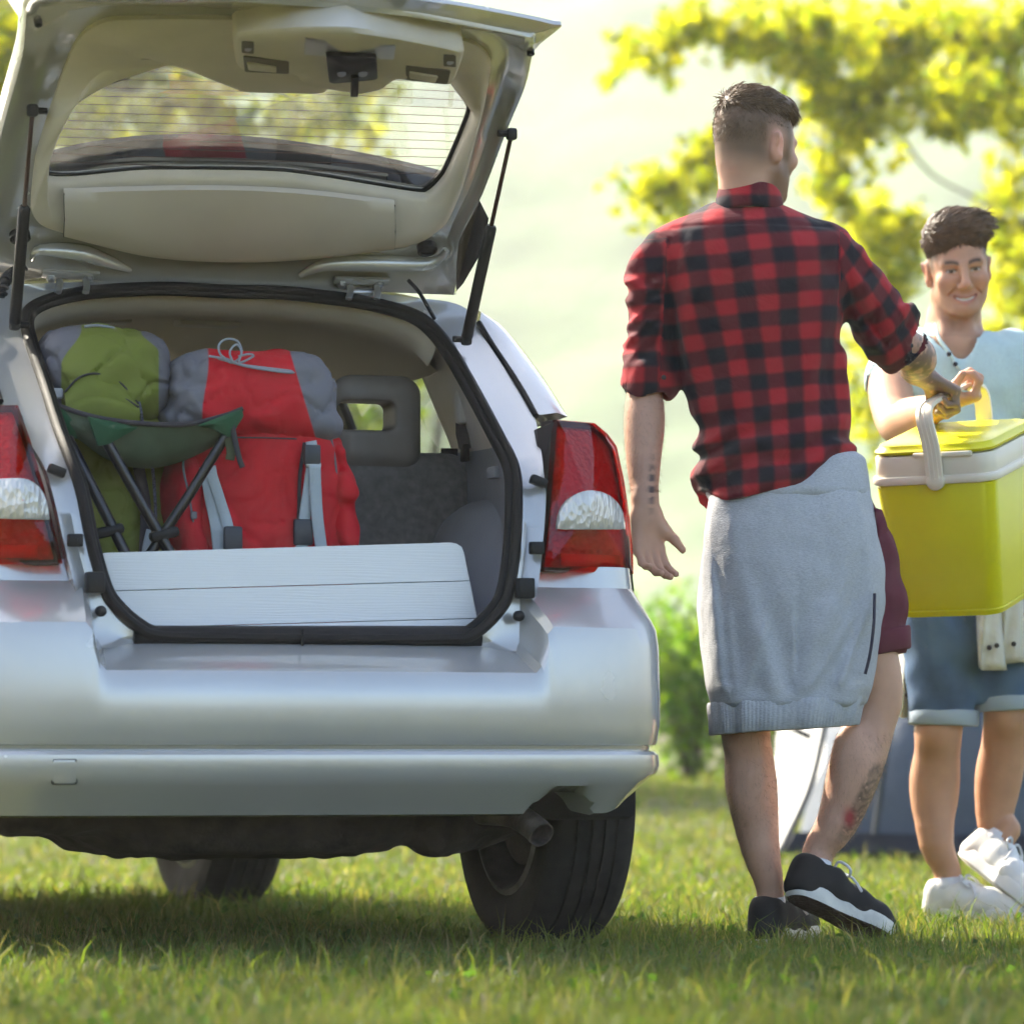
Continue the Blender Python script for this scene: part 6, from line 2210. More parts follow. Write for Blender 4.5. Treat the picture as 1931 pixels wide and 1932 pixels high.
mR = (px > 1580) & (py > 440) & ((px - 1580) * .9 + 10 > (py - 640) * .8) & (dr < .10)
uv[mL] = np.stack([V[mL, 0] * 1.0 + V[mL, 1] * .5, V[mL, 2] * 1.0 + .02, V[mL, 0] * 0], 1)
rel = V[mR] - A(1572, 478)
uv[mR] = np.stack([rel @ pr + .35 * V[mR, 1], rel @ armdirR, rel[:, 0] * 0], 1)
M_plaid = plaid_mat()
# collar: a band round the neck folded over
ca_ = np.linspace(0, 2 * np.pi, 72, endpoint=False)
def collar_ring(py, rx, ry, dip):
    c = A(1413, py)
    z = c[2] - dip * (1 + np.sin(ca_)) * .5
    return np.column_stack([c[0] + rx * np.cos(ca_), .004 + ry * np.sin(ca_), z])
crs = [collar_ring(352, .062, .064, .03), collar_ring(346, .0635, .066, .03), collar_ring(344, .0665, .069, .03), collar_ring(349, .070, .073, .03), collar_ring(372, .075, .078, .035), collar_ring(391, .081, .083, .045), collar_ring(394, .078, .081, .045), collar_ring(396, .066, .070, .045)]
Vk, Fk = loft(crs, cu=True)
uvk = np.stack([.86 * Vk[:, 0] + .012, Vk[:, 2] * 1.0 + .02, Vk[:, 0] * 0], 1)
shirt = mk('plaid_shirt', V, F, M_plaid, man, attrs={'uvp': uv})
fix_normals(mk('collar', Vk, Fk, M_plaid, shirt, attrs={'uvp': uvk}))
# button on the rolled cuffs
M_btn = mat('dark_button', (.03, .02, .02), .35)
MB().add(*revolve(A(1252, 712, -.045), (.4, -1, 0), (.0055, .0055, .002), (0, .002, .003), 12)).build('button', M_btn, shirt)
MB().add(*revolve(A(1718, 652, .05), (.4, -1, 0), (.0055, .0055, .002), (0, .002, .003), 12)).build('button', M_btn, shirt)

# grey sweatshirt tied round the waist
M_sweat = mat('grey_marl_jersey', (.40, .42, .46), .95, sheen=.1)
nt, b_ = nodes_of(M_sweat)
tc = nt.nodes.new('ShaderNodeTexCoord'); mp = nt.nodes.new('ShaderNodeMapping'); mp.inputs['Scale'].default_value = (110, 110, 330)
nz = nt.nodes.new('ShaderNodeTexNoise'); nz.inputs['Scale'].default_value = 1.4; nz.inputs['Detail'].default_value = 4
rp = nt.nodes.new('ShaderNodeValToRGB'); rp.color_ramp.elements[0].position = .32; rp.color_ramp.elements[0].color = (.39, .40, .425, 1); rp.color_ramp.elements[1].position = .66; rp.color_ramp.elements[1].color = (.50, .515, .54, 1)
nt.links.new(tc.outputs['Object'], mp.inputs['Vector']); nt.links.new(mp.outputs[0], nz.inputs['Vector']); nt.links.new(nz.outputs['Fac'], rp.inputs['Fac']); nt.links.new(rp.outputs['Color'], b_.inputs['Base Color'])
bp = nt.nodes.new('ShaderNodeBump'); bp.inputs['Distance'].default_value = .0012
n3 = nt.nodes.new('ShaderNodeTexNoise'); n3.inputs['Scale'].default_value = 14; n3.inputs['Detail'].default_value = 5
ad = nt.nodes.new('ShaderNodeMath'); ad.operation = 'MULTIPLY_ADD'; ad.inputs[1].default_value = 5.0
nt.links.new(tc.outputs['Object'], n3.inputs['Vector']); nt.links.new(n3.outputs['Fac'], ad.inputs[0]); nt.links.new(nz.outputs['Fac'], ad.inputs[2])
nt.links.new(ad.outputs[0], bp.inputs['Height']); nt.links.new(bp.outputs[0], b_.inputs['Normal'])
def sweat_folds(x, y, z):
    px = x * 858.6 + 1500; py = YH - (z - CAM_Z) * 858.6
    w = sstep(py, 1000, 1250) * (1 - .8 * sstep(py, 1295, 1320))
    d = .0055 * noise3((x * 5, y * 5, z * 3), 81, 3)
    d = d + w * .007 * np.sin((px + (py - 1100) * .22 * np.sign(px - 1490)) * .075 + 1.3 * noise3((x * 4, y * 4, z * 2), 82, 1))
    # ridge lines from the right hip
    for x0, y0, x1, y1, a in ((1640, 1120, 1560, 1330, .009), (1610, 1150, 1500, 1330, .007), (1450, 1120, 1400, 1310, .006), (1345, 1040, 1372, 1310, -.008)):
        vx, vy = x1 - x0, y1 - y0
        L = math.hypot(vx, vy)
        t = ((px - x0) * vx + (py - y0) * vy) / L
        e = ((px - x0) * vy - (py - y0) * vx) / L
        d = d - a * np.exp(-(e / 9) ** 2) * sstep(t, -40, 60) * sstep(L + 20 - t, 0, 50) * (1 - sstep(py, 1285, 1318))
    return d
s = SDF()
R2 = [(1332, 1341, 1632), (1300, 1333, 1643), (1230, 1323, 1656), (1150, 1317, 1664), (1080, 1320, 1664), (1000, 1328, 1652), (950, 1334, 1640), (925, 1338, 1636)]
px2m = 1.1647e-3
s.zloft([A(0, r[0])[2] for r in R2], [A((r[1] + r[2]) / 2, 0)[0] for r in R2], -.01, [(r[2] - r[1]) / 2 * px2m for r in R2], [.150, .150, .150, .152, .152, .146, .135, .125], .02, p=2.5, round_=.012)
s.zloft([A(0, 1420)[2], A(0, 1330)[2], A(0, 1200)[2]], [A(1490, 0)[0]] * 3, -.01, [.140, .138, .135], [.112, .112, .105], .004, 's', p=2.5, round_=.01)
s.box(A(1700, 1200, .17), (.35, .10, .40), .01, .01, 's')
s.disp(sweat_folds, (-1, -1, 0), (1, 1, 2))
V, F = s.mesh(.005)
sw = mk('grey_sweatshirt', V, F, M_sweat, man)
s = SDF()         # rolled waist part
R3 = [(948, 1333, 1640), (925, 1334, 1642), (895, 1340, 1640), (868, 1372, 1634), (852, 1450, 1626)]
s.zloft([A(0, r[0])[2] for r in R3], [A((r[1] + r[2]) / 2, 0)[0] for r in R3], -.005, [(r[2] - r[1]) / 2 * px2m for r in R3], [.136, .136, .124, .108, .09], .015, p=2.4, round_=.02)
s.disp(lambda x, y, z: .004 * noise3((x * 6, y * 6, z * 6), 85, 2), (-1, -1, 0), (1, 1, 2))
V, F = s.mesh(.005)
mk('waist_fold', V, F, M_sweat, sw)
# ribbed hem, lower on the left
n = 480
a = np.linspace(0, 2 * np.pi, n, endpoint=False)
def ringz(yl, yr, x0, x1, ry, cy):
    cx = (A(x0, 0)[0] + A(x1, 0)[0]) / 2; rx = (A(x1, 0)[0] - A(x0, 0)[0]) / 2
    ca, sa = np.cos(a), np.sin(a)
    x = cx + rx * np.sign(ca) * np.abs(ca) ** .8
    y = cy + ry * np.sign(sa) * np.abs(sa) ** .8
    f = (ca + 1) / 2
    z = A(0, yl)[2] * (1 - f) + A(0, yr)[2] * f
    wv = .004 * np.sin(a * 9 + 1) + .003 * np.sin(a * 17) + .0008 * np.sin(a * 120)
    return np.column_stack([x + wv * ca, y + wv * sa, z])
rws = [ringz(1326, 1312, 1338, 1636, .148, -.01), ringz(1332, 1318, 1336, 1634, .152, -.01), ringz(1360, 1340, 1339, 1627, .150, -.01), ringz(1386, 1366, 1340, 1622, .148, -.01), ringz(1388, 1368, 1342, 1620, .144, -.01), ringz(1350, 1330, 1344, 1618, .140, -.01)]
V, F = loft(rws, cu=True)
fix_normals(mk('ribbed_hem', V, F, M_sweat, sw))
zp = spline([A(1650, 1120, -.135), A(1648, 1180, -.148), A(1641, 1235, -.150), A(1632, 1272, -.150)], 20)
MB().add(*tube(zp, .0035, 6)).build('zip', mat('dark_zip', (.02, .015, .035), .5), sw)
# maroon shorts
M_maroon = mat('maroon_twill', (.12, .022, .036), .9, bump=(40, .002, 5, 8.0, .012), mottle=(18, .15))
s = SDF()
s.chain([A(1560, 985, .03), A(1612, 1080, .03), A(1634, 1200, .03), A(1642, 1262, .03)], [.112, .104, .090, .086], .03)
s.chain([A(1430, 985, .03), A(1425, 1080, .03), A(1412, 1180, .02)], [.108, .100, .088], .03)
s.box(A(1640, 1320, .03), (.2, .2, .100), .01, .006, 's')
s.box(A(1400, 1300, .03), (.1, .2, .10), .01, .006, 's')
s.disp(lambda x, y, z: .005 * noise3((x * 7, y * 7, z * 7), 91, 2) + .003 * np.sin(z * 60 + x * 40), (-1, -1, 0), (1, 1, 2))
V, F = s.mesh(.006)
shorts = mk('maroon_shorts', V, F, M_maroon, man)
cu = [A(1640, 1190, .03), A(1644, 1232, .03)]
rowsc = []
ax_ = nrm(A(1650, 1240, .03) - A(1636, 1180, .03))
for (c, r, o) in ((cu[0], .086, .0), (cu[0], .089, .003), (cu[1], .089, 0), (cu[1], .085, .003), (cu[0], .080, 0)):
    pass
V, F = revolve(A(1639, 1196, .03), (.08, 0, -1), (.080, .089, .092, .090, .087, .079), (.0, -.002, .003, .046, .050, .03), 48, False, False)
V[:, 2] += .12 * (V[:, 0] - cu[0][0])
fix_normals(mk('cuff', V, F, M_maroon, shorts))
# pocket flap sticking out at the hip
pk = np.array([A(1652, 958, -.06), A(1664, 962, -.05), A(1672, 985, -.04), A(1675, 1000, -.03), A(1666, 1020, -.04), A(1660, 1050, -.05), A(1650, 1010, -.06)])
V, F = prism(None, pk, pk + np.array([0, .07, 0]))
fix_normals(mk('pocket_edge', V, F, M_maroon, shorts))
# shoes and socks
M_canvas = mat('black_canvas', (.014, .013, .013), .85, bump=(300, .0004, 2), mottle=(30, .3))
M_solew = mat('white_rubber', (.62, .60, .54), .55, mottle=(22, .18))
M_outs = mat('brown_outsole', (.05, .028, .018), .8)
nt, b_ = nodes_of(M_outs)
tc = nt.nodes.new('ShaderNodeTexCoord'); ck = nt.nodes.new('ShaderNodeTexVoronoi'); ck.inputs['Scale'].default_value = 110; bp = nt.nodes.new('ShaderNodeBump'); bp.inputs['Distance'].default_value = .006
nt.links.new(tc.outputs['Object'], ck.inputs['Vector']); nt.links.new(ck.outputs['Distance'], bp.inputs['Height']); nt.links.new(bp.outputs[0], b_.inputs['Normal'])
M_lace = mat('white_lace', (.66, .66, .68), .8)
M_sock = mat('white_sock', (.72, .72, .74), .9, bump=(200, .001, 2))
shoe(man, FR, 'shoe', M_canvas, M_solew, M_outs, 1.02, M_lace)
shoe(man, FLf, 'shoe', M_canvas, M_solew, M_outs, 1.0, M_lace)
for c0_, c1_ in ((FLf(0, .055, .06), FLf(0, .05, .102)), (FR(0, .055, .06), FR(0, .05, .100))):
    V, F = tube(np.array([c0_, c1_]), [.036, .0335], 20)
    fix_normals(mk('sock', V, F, M_sock, man))
# ================================================================== man in the pale tee
D_B = 11.15
pb_ = np.array([*W(1800, 1430, D_B)[:2], 0.0])
man2 = thing('person', 'smiling man in a pale aqua henley tee, denim shorts and white sneakers facing us', 'person', tuple(pb_))
def B(px, py, dd=0.0):
    return W(px, py, D_B + dd) - pb_
SB = D_B / FPX            # metres per design pixel
HB = Frame(B(1806, 497, -.02), (.06, -.98, -.17), (-.10, -.12, 1), .965)
F1_ = Frame(B(1752, 1738, .04), (.86, -.5, 0), (0, 0, 1), 1.0)
h2 = B(1812, 1618, .08); t2 = B(1948, 1726, -.12)
F2_ = Frame(h2, t2 - h2, (.42, .30, .9), 1.0)
gripB = cool_pt(0, .075, .296) - pb_
dB = nrm((.90, -.22, .28)); nB = nrm((-.25, .0, .95))
wrB = gripB - dB * .070 - nB * .026
s = SDF()
build_head(s, HB, True)
s.cone(HB(0, -.035, -.06), B(1798, 620, .03), .056, .057, .02)
s.cone(B(1798, 610, .03), B(1798, 665, .03), .057, .080, .05)
# sternomastoid hints, collar bones
s.cone(HB(.055, -.01, -.08), B(1790, 648, -.06), .014, .011, .02)
s.cone(HB(-.055, -.01, -.08), B(1812, 648, -.06), .014, .011, .02)
s.zloft([B(0, 1100)[2], B(0, 950)[2], B(0, 800)[2], B(0, 690)[2], B(0, 640)[2]], [B(1805, 0)[0]] * 5, .01, [.140, .140, .150, .140, .09], [.09, .09, .095, .085, .06], .05)
armR2 = [B(1690, 668), B(1680, 735, -.08), B(1692, 800, -.24), lerp3(B(1692, 800, -.24), wrB, .35), lerp3(B(1692, 800, -.24), wrB, .7), wrB]
s.chain(armR2, [.050, .056, .048, .050, .041, .031], .03)
hand(s, wrB + dB * .008, dB, nB, 1, 1.0, (.85, 1.15, .8), .02, (.5, .5, .6), .8, rw=.031)
armL2 = [B(1918, 665), B(1932, 760, .0), B(1938, 850, .0), B(1950, 960, -.05), B(1960, 1060, -.08)]
s.chain(armL2, [.048, .050, .045, .042, .030], .03)
hand(s, B(1961, 1068, -.09), (.05, -.1, -1), (-1, 0, 0), 1, 1.0, (.35, .5, .4))
s.chain([B(1772, 1080), B(1776, 1230, -.02), B(1770, 1372, -.02), B(1768, 1425, 0), B(1762, 1490, .02), B(1766, 1590, .0), F1_(0, .05, .125), F1_(0, .055, .05)], [.080, .070, .060, .056, .057, .043, .034, .036], .03)
s.chain([B(1872, 1080), B(1892, 1220, -.02), B(1900, 1340, .0), B(1895, 1400, .03), B(1884, 1470, .06), B(1876, 1550, .07), F2_(0, .05, .125), F2_(0, .055, .05)], [.080, .070, .060, .057, .058, .044, .035, .036], .03)
s.ell(B(1750, 1480, .02), (.034, .045, .085), .03)
s.ell(B(1780, 1475, .03), (.030, .045, .080), .03)
s.ell(B(1876, 1465, .08), (.034, .045, .080), .03)
s.ell(B(1770, 1382, -.05), (.035, .030, .04), .03)
s.ell(B(1900, 1350, -.04), (.035, .030, .04), .03)
hl_, hh_ = B(1725, 620, -.2), B(1880, 390, .2)
fine = [(np.minimum(hl_, hh_), np.maximum(hl_, hh_), .0024), (wrB - np.array([.03, .10, .07]), wrB + np.array([.16, .08, .13]), .003)]
fine[0] = (np.array([hl_[0], -.2, B(0, 628)[2]]), np.array([hh_[0], .2, hh_[2]]), .0024)
V, F = body_mesh(s, .0058, None, None, fine)
hl = HB.inv(V)
inh = (V[:, 2] > B(0, 640)[2])
col = np.tile(SKIN2, (len(V), 1))
def blend(w, c):
    global col
    w = np.clip(w, 0, 1)[:, None]
    col = col * (1 - w) + np.array(c) * w
def gz(cx, cy, cz, sx, sy, sz):
    return np.exp(-(((np.abs(hl[:, 0]) - cx) / sx) ** 2 + ((hl[:, 1] - cy) / sy) ** 2 + ((hl[:, 2] - cz) / sz) ** 2)) * inh
fr = (hl[:, 1] > .055) & inh
blend(.45 * gz(.045, .075, -.045, .022, .03, .02), (.58, .24, .17))
blend(.40 * gz(0, .12, -.045, .014, .02, .02), (.58, .26, .18))
# stubble shade
blend(.22 * sstep(-hl[:, 2], .06, .09) * sstep(hl[:, 1], .0, .04) * inh, (.20, .12, .085))
# lips
xx = np.clip(np.abs(hl[:, 0]) / .032, 0, 1)
zu = -.0800 + .0065 * xx ** 2; zl = -.0945 + .0190 * xx ** 2
inm = (np.abs(hl[:, 0]) < .033) & inh & (hl[:, 1] > .062)
blend(.70 * np.exp(-((hl[:, 2] - zu - .0005) / .0034) ** 2) * inm, (.45, .16, .13))
blend(.70 * np.exp(-((hl[:, 2] - zl) / .0044) ** 2) * inm, (.47, .17, .14))
zm = -.0855 + .0100 * xx ** 2
teeth = (np.abs(hl[:, 0]) < .0235) & (np.abs(hl[:, 2] - zm) < .0031 * (1 - .5 * xx ** 2)) & inm
blend(teeth * .95, (.66, .62, .55))
# brows
bz = .0070 + .005 * (1 - ((np.abs(hl[:, 0]) - .034) / .02) ** 2)
blend(.94 * np.exp(-((hl[:, 2] - bz) / .0054) ** 2) * sstep(np.abs(hl[:, 0]), .010, .015) * sstep(.052 - np.abs(hl[:, 0]), 0, .01) * fr, (.045, .026, .015))
# eyes
er = np.sqrt((np.abs(hl[:, 0]) - .0315) ** 2 + (hl[:, 2] + .0115) ** 2)
ez = (er < .0125) & (np.abs(hl[:, 2] + .0120) < .0036) & fr & (hl[:, 1] < .0925)
blend(ez * .85, (.46, .42, .38))
blend((((np.abs(hl[:, 0]) - .0315) ** 2 + (hl[:, 2] + .0125) ** 2) < .0060 ** 2) * ez * .97, (.055, .042, .025))
blend(.75 * np.exp(-((hl[:, 2] + .0072 + 30 * (np.abs(hl[:, 0]) - .0315) ** 2 * .3) / .0022) ** 2) * (np.abs(np.abs(hl[:, 0]) - .0315) < .0145) * fr, (.03, .02, .014))
# reddish ears: the glow of light through them is put into the colour
blend(.45 * gz(.082, -.010, -.018, .012, .03, .04), (.62, .17, .10))
# hair roots
scal = sstep(hl[:, 2], .0, .03) * sstep(-hl[:, 1], -.075 - .0, -.05) * inh
side = sstep(np.abs(hl[:, 0]), .050, .060) * sstep(-hl[:, 1], -.058, -.040) * sstep(hl[:, 2], -.035, .0) * inh
blend(.9 * np.maximum(scal, side) * (1 - gz(.084, -.010, -.018, .012, .026, .036)), (.07, .042, .024))
mk('body', V, F, M_skin, man2, attrs={'col': np.column_stack([col, np.ones(len(V))])})
# hair with a quiff
M_hair2 = mat('dark_brown_hair', (.11, .062, .032), .42, spec=.5, mottle=(60, .4))
sh = SDF()
sh.ell(HB(0, -.012, .040), (.0758, .098, .085), .01, 'u', HB.M)
sh.ell(HB(.006, .040, .098), (.062, .050, .034), .03, 'u', HB.M)
sh.ell(HB(.042, .030, .074), (.040, .048, .036), .03, 'u', HB.M)
sh.ell(HB(-.036, .045, .088), (.038, .040, .030), .03, 'u', HB.M)
sh.box(HB(0, .02, -.058), (.2, .25, .060), .01, .04, 's', HB.M)
sh.ell(HB(0, .128, .000), (.066, .064, .064), .008, 's', HB.M)
sh.disp(lambda x, y, z: .0022 * noise3((x * 18, y * 18, z * 18), 62, 2), (-9, -9, -9), (9, 9, 9))
Vc, Fc = sh.mesh(.004)
r_ = np.random.default_rng(18)
lc = HB.inv(Vc[r_.integers(0, len(Vc), 5200)])
q = lc - np.array([0, -.01, .03]); q /= np.linalg.norm(q, axis=1, keepdims=True)
ok = (lc[:, 2] > .004) & (np.linalg.norm((lc - np.array([0, -.012, .034])) / np.array([.077, .098, .086]), axis=1) > .93)
lc, q = lc[ok], q[ok]
topm = sstep(lc[:, 2], .050, .085)
frontm = topm * sstep(lc[:, 1], .0, .06)
lockn = noise3((lc[:, 0] * 20, lc[:, 1] * 20, lc[:, 2] * 20), 15, 2)[:, None]
flow = topm[:, None] * np.array([-.85, -.25, .05]) + (1 - topm)[:, None] * np.array([-.15, -.55, -.75]) + lockn * np.array([.15, .55, .40])
flow = flow - q * (flow * q).sum(1)[:, None] * .85 + r_.normal(size=flow.shape) * .09
flow /= np.linalg.norm(flow, axis=1, keepdims=True)
Ll_ = (.011 + .020 * topm + .006 * frontm) * r_.uniform(.7, 1.25, len(lc))
Vs_, Fs_ = locks(lc - q * .0015, q, flow, Ll_, .06 + .22 * topm * r_.random(len(lc)), .0009 + .0014 * topm * r_.uniform(.5, 1.3, len(lc)), r_, .45)
Fc3 = np.concatenate([Fc[:, [0, 1, 2]], Fc[:, [0, 2, 3]]])
mk('hair', np.concatenate([Vc, HB.o + Vs_ @ HB.M.T]), np.concatenate([Fc3, Fs_ + len(Vc)]), M_hair2, man2)

# henley tee
M_tee = mat('aqua_jersey', (.52, .66, .65), .92, bump=(11, .006, 5, 6.0, .010), mottle=(120, .05))
s = SDF()
RT = [(1110, 1700, 1912), (1000, 1702, 1912), (900, 1700, 1915), (800, 1690, 1920), (720, 1684, 1924), (670, 1690, 1915), (640, 1715, 1890), (622, 1745, 1855)]
s.zloft([B(0, r[0])[2] for r in RT], [B((r[1] + r[2]) / 2, 0)[0] for r in RT], .01, [(r[2] - r[1]) / 2 * SB for r in RT], [.120, .118, .118, .128, .132, .120, .10, .075], .03, p=2.4, round_=.02)
s.chain([B(1705, 668), B(1688, 700, -.02), B(1682, 728, -.045)], [.066, .070, .070], .035)
s.chain([B(1905, 668), B(1922, 710, 0), B(1930, 760, .0)], [.066, .068, .067], .035)
s.cone(B(1684, 716, -.04), B(1676, 790, -.08), .060, .064, .003, 's')
# neck opening + V placket
s.cone(B(1798, 600, .0), B(1798, 655, -.02), .078, .074, .006, 's', flat=((0, 1, 0), .85))
ctr = [B(1812, 640, -.12), B(1824, 690, -.14), B(1832, 726, -.14)]
s.cone(ctr[0], ctr[1], .040, .020, .006, 's'); s.cone(ctr[1], ctr[2], .020, .004, .006, 's')
def tf(x, y, z):
    px = x / SB + 1800; py = YH - (z - CAM_Z) / SB
    d = .004 * noise3((x * 5, y * 5, z * 4), 101, 2)
    d = d + .004 * np.sin((px * .5 - py * .6) * .07 + 2 * noise3((x * 4, y * 4, z * 3), 102, 1)) * sstep(py, 660, 760)
    return d
s.disp(tf, (-1, -1, 0), (1, 1, 3))
V, F = s.mesh(.0055)
tee = mk('henley_tee', V, F, M_tee, man2)
MB().add(*tube(spline([B(1764, 612, -.05), B(1772, 640, -.085), B(1790, 664, -.108), B(1808, 694, -.124), B(1828, 722, -.128), B(1836, 752, -.128)], 24), .0065, 8, r2=.004)).build('placket', M_tee, tee)
for px, py in ((1790, 668), (1802, 687), (1814, 705), (1829, 717), (1834, 735)):
    MB().add(*revolve(B(px, py, -.138), (0, -1, 0), (.0062, .0060, .002), (0, .003, .004), 12)).build('button', M_btn, tee)
# denim shorts
M_denim = mat('washed_denim', (.085, .15, .26), .92, bump=(220, .0008, 3, 8.0, .012), mottle=(5, .55))
M_denimin = mat('pale_denim_inside', (.36, .44, .52), .92, bump=(220, .0008, 3))
s = SDF()
s.zloft([B(0, 1130)[2], B(0, 1080)[2], B(0, 1010)[2]], [B(1810, 0)[0]] * 3, .01, [.165, .165, .155], [.12, .12, .115], .03)
s.chain([B(1770, 1100), B(1782, 1230, -.01), B(1779, 1350, -.01)], [.115, .098, .084], .03)
s.chain([B(1876, 1100), B(1896, 1220, -.01), B(1903, 1325, .0)], [.115, .100, .086], .03)
s.box(B(1779, 1405, -.01), (.095, .2, .068), .004, .004, 's'); s.box(B(1910, 1385, 0), (.10, .2, .075), .004, .004, 's')
s.disp(lambda x, y, z: .005 * noise3((x * 6, y * 6, z * 6), 111, 2) + .004 * np.sin(z * 50 + x * 25 + y * 20) * noise3((x * 5, y * 5, z * 5), 112, 1), (-1, -1, 0), (1, 1, 2))
V, F = s.mesh(.006)
ds = mk('denim_shorts', V, F, M_denim, man2)
for c, tl2 in ((B(1780, 1340, -.01), -.03), (B(1903, 1312, 0), .05)):
    V, F = revolve(c, (tl2, 0, -1), (.076, .086, .089, .088, .085, .074), (.0, -.002, .003, .034, .038, .02), 44, False, False)
    fix_normals(mk('cuff', V, F, M_denimin, ds))
# pale shirt knotted round the hips: hanging pieces
M_white = mat('off_white_cotton', (.66, .66, .60), .92, bump=(16, .008, 5, 9.0, .015))
def hang(px_top, px_bot, y0, y1, dd, w0, w1, seed, lab='hanging_sleeve'):
    n, m = 12, 16
    rws = []
    for i in range(m):
        t = i / (m - 1)
        y = y0 + (y1 - y0) * t
        cx = px_top + (px_bot - px_top) * t
        hw = (w0 + (w1 - w0) * t)
        ring_ = []
        for j in range(24):
            a = 2 * math.pi * j / 24
            ff = .008 * math.sin(3 * a + 5 * t + seed) + .006 * math.sin(5 * a + 9 * t + seed * 2)
            ring_.append(B(cx + hw * math.cos(a) * (1 + ff * 6), y + 3 * math.sin(a * 3 + seed), dd + .03 * math.sin(a) + ff))
        rws.append(np.array(ring_))
    V, F = loft(rws, cu=True)
    F = F + [list(range(24)), list(range(len(V) - 24, len(V)))]
    return fix_normals(mk(lab, V, F, M_white, ts))
ts = bpy.data.objects.new('tied_shirt', None); COL.objects.link(ts); ts.parent = man2
hang(1722, 1712, 1060, 1352, .02, 26, 16, 1, 'shirt_tail')
hang(1862, 1872, 1060, 1262, -.13, 24, 26, 2)
hang(1905, 1918, 1050, 1250, -.12, 22, 26, 3)
s = SDF()
s.zloft([B(0, 1105)[2], B(0, 1060)[2], B(0, 1030)[2]], [B(1810, 0)[0]] * 3, .01, [.178, .182, .172], [.135, .138, .13], .02, round_=.02)
s.disp(lambda x, y, z: .006 * noise3((x * 7, y * 7, z * 12), 121, 2), (-1, -1, 0), (1, 1, 2))
V, F = s.mesh(.007); mk('shirt_roll', V, F, M_white, ts)
for px, py, dd in ((1866, 1222, -.165), (1880, 1218, -.165), (1912, 1215, -.155), (1716, 1255, -.015), (1712, 1312, -.015)):
    MB().add(*revolve(B(px, py, dd), (0, -1, 0), (.0065, .006, .002), (0, .004, .005), 12)).build('snap_button', M_btn, ts)
# white sneakers
M_wshoe = mat('white_leather', (.72, .72, .70), .5, bump=(60, .0006, 3))
M_wsole = mat('white_sole', (.70, .70, .68), .55)
shoe(man2, F1_, 'sneaker', M_wshoe, M_wsole, M_wsole, 1.0, M_lace)
sn = shoe(man2, F2_, 'sneaker', M_wshoe, M_wsole, M_wsole, 1.0, M_lace)
MB().add(*rbox(F2_(-.002, -.004, .075), (.030, .010, .030), .004, 2)).build('heel_tab', M_black, sn)
for c0_, c1_ in ((F1_(0, .055, .06), F1_(0, .05, .108)), (F2_(0, .055, .06), F2_(0, .05, .108))):
    V, F = tube(np.array([c0_, c1_]), [.038, .0365], 20)
    fix_normals(mk('sock', V, F, M_sock, man2))

# ================================================================== cooler
M_lime = mat('lime_plastic', (.74, .69, .006), .38, spec=.5, coat=.15, mottle=(6, .04), rmottle=(9, .08))
M_cream = mat('cream_plastic', (.84, .76, .62), .38, coat=.15)
cw = COOL_W
cool = thing('cool_box', 'lime green cool box with cream rim and handle carried between the two men', 'cool box', tuple(cw))
cool.scale = COOL_S
cool.rotation_euler = Euler((R(13), R(-1.0), R(-25)))
def taper_box(w0, d0, w1, d1, z0, z1, rad=.035, n=10, bevel=.008):
    """rounded tapered tub"""
    def ring_(w, d, r, z):
        pts = []
        for cx, cy, a0 in ((1, 1, 0), (-1, 1, 90), (-1, -1, 180), (1, -1, 270)):
            for k in range(n):
                a = R(a0 + 90 * k / (n - 1))
                pts.append((cx * (w / 2 - r) + r * math.cos(a), cy * (d / 2 - r) + r * math.sin(a), z))
        return np.array(pts)
    rws = [ring_(w0 - 2 * bevel, d0 - 2 * bevel, rad, z0), ring_(w0 - .6 * bevel, d0 - .6 * bevel, rad, z0 + .3 * bevel), ring_(w0, d0, rad, z0 + bevel), ring_(w1, d1, rad, z1 - bevel), ring_(w1 - .6 * bevel, d1 - .6 * bevel, rad, z1 - .3 * bevel), ring_(w1 - 2 * bevel, d1 - 2 * bevel, rad, z1)]
    V, F = loft(rws, cu=True)
    N = 4 * n
    return V, F + [list(range(N))[::-1], list(range(len(V) - N, len(V)))]
mb = MB(); mb.add(*taper_box(.245, .30, .285, .345, -.190, .115)); mb.build('tub', M_lime, cool, sharp=35)
mb = MB(); mb.add(*taper_box(.238, .293, .246, .301, -.204, -.188, bevel=.003)); mb.build('base', M_lime, cool, sharp=35)
mb = MB(); mb.add(*taper_box(.302, .362, .302, .362, .112, .132, .045, bevel=.005)); mb.add(*taper_box(.286, .346, .284, .344, .130, .178, .040, bevel=.003)); mb.build('rim', M_cream, cool, sharp=35)
mb = MB(); mb.add(*taper_box(.288, .348, .272, .332, .180, .205, .045, bevel=.009)); lid = mb.build('lid', M_lime, cool, sharp=35)
mb = MB(); mb.add(*rbox((.03, -.1735, .180), (.14, .012, .012), .004, 2)); mb.build('lid_notch', M_cream, lid)
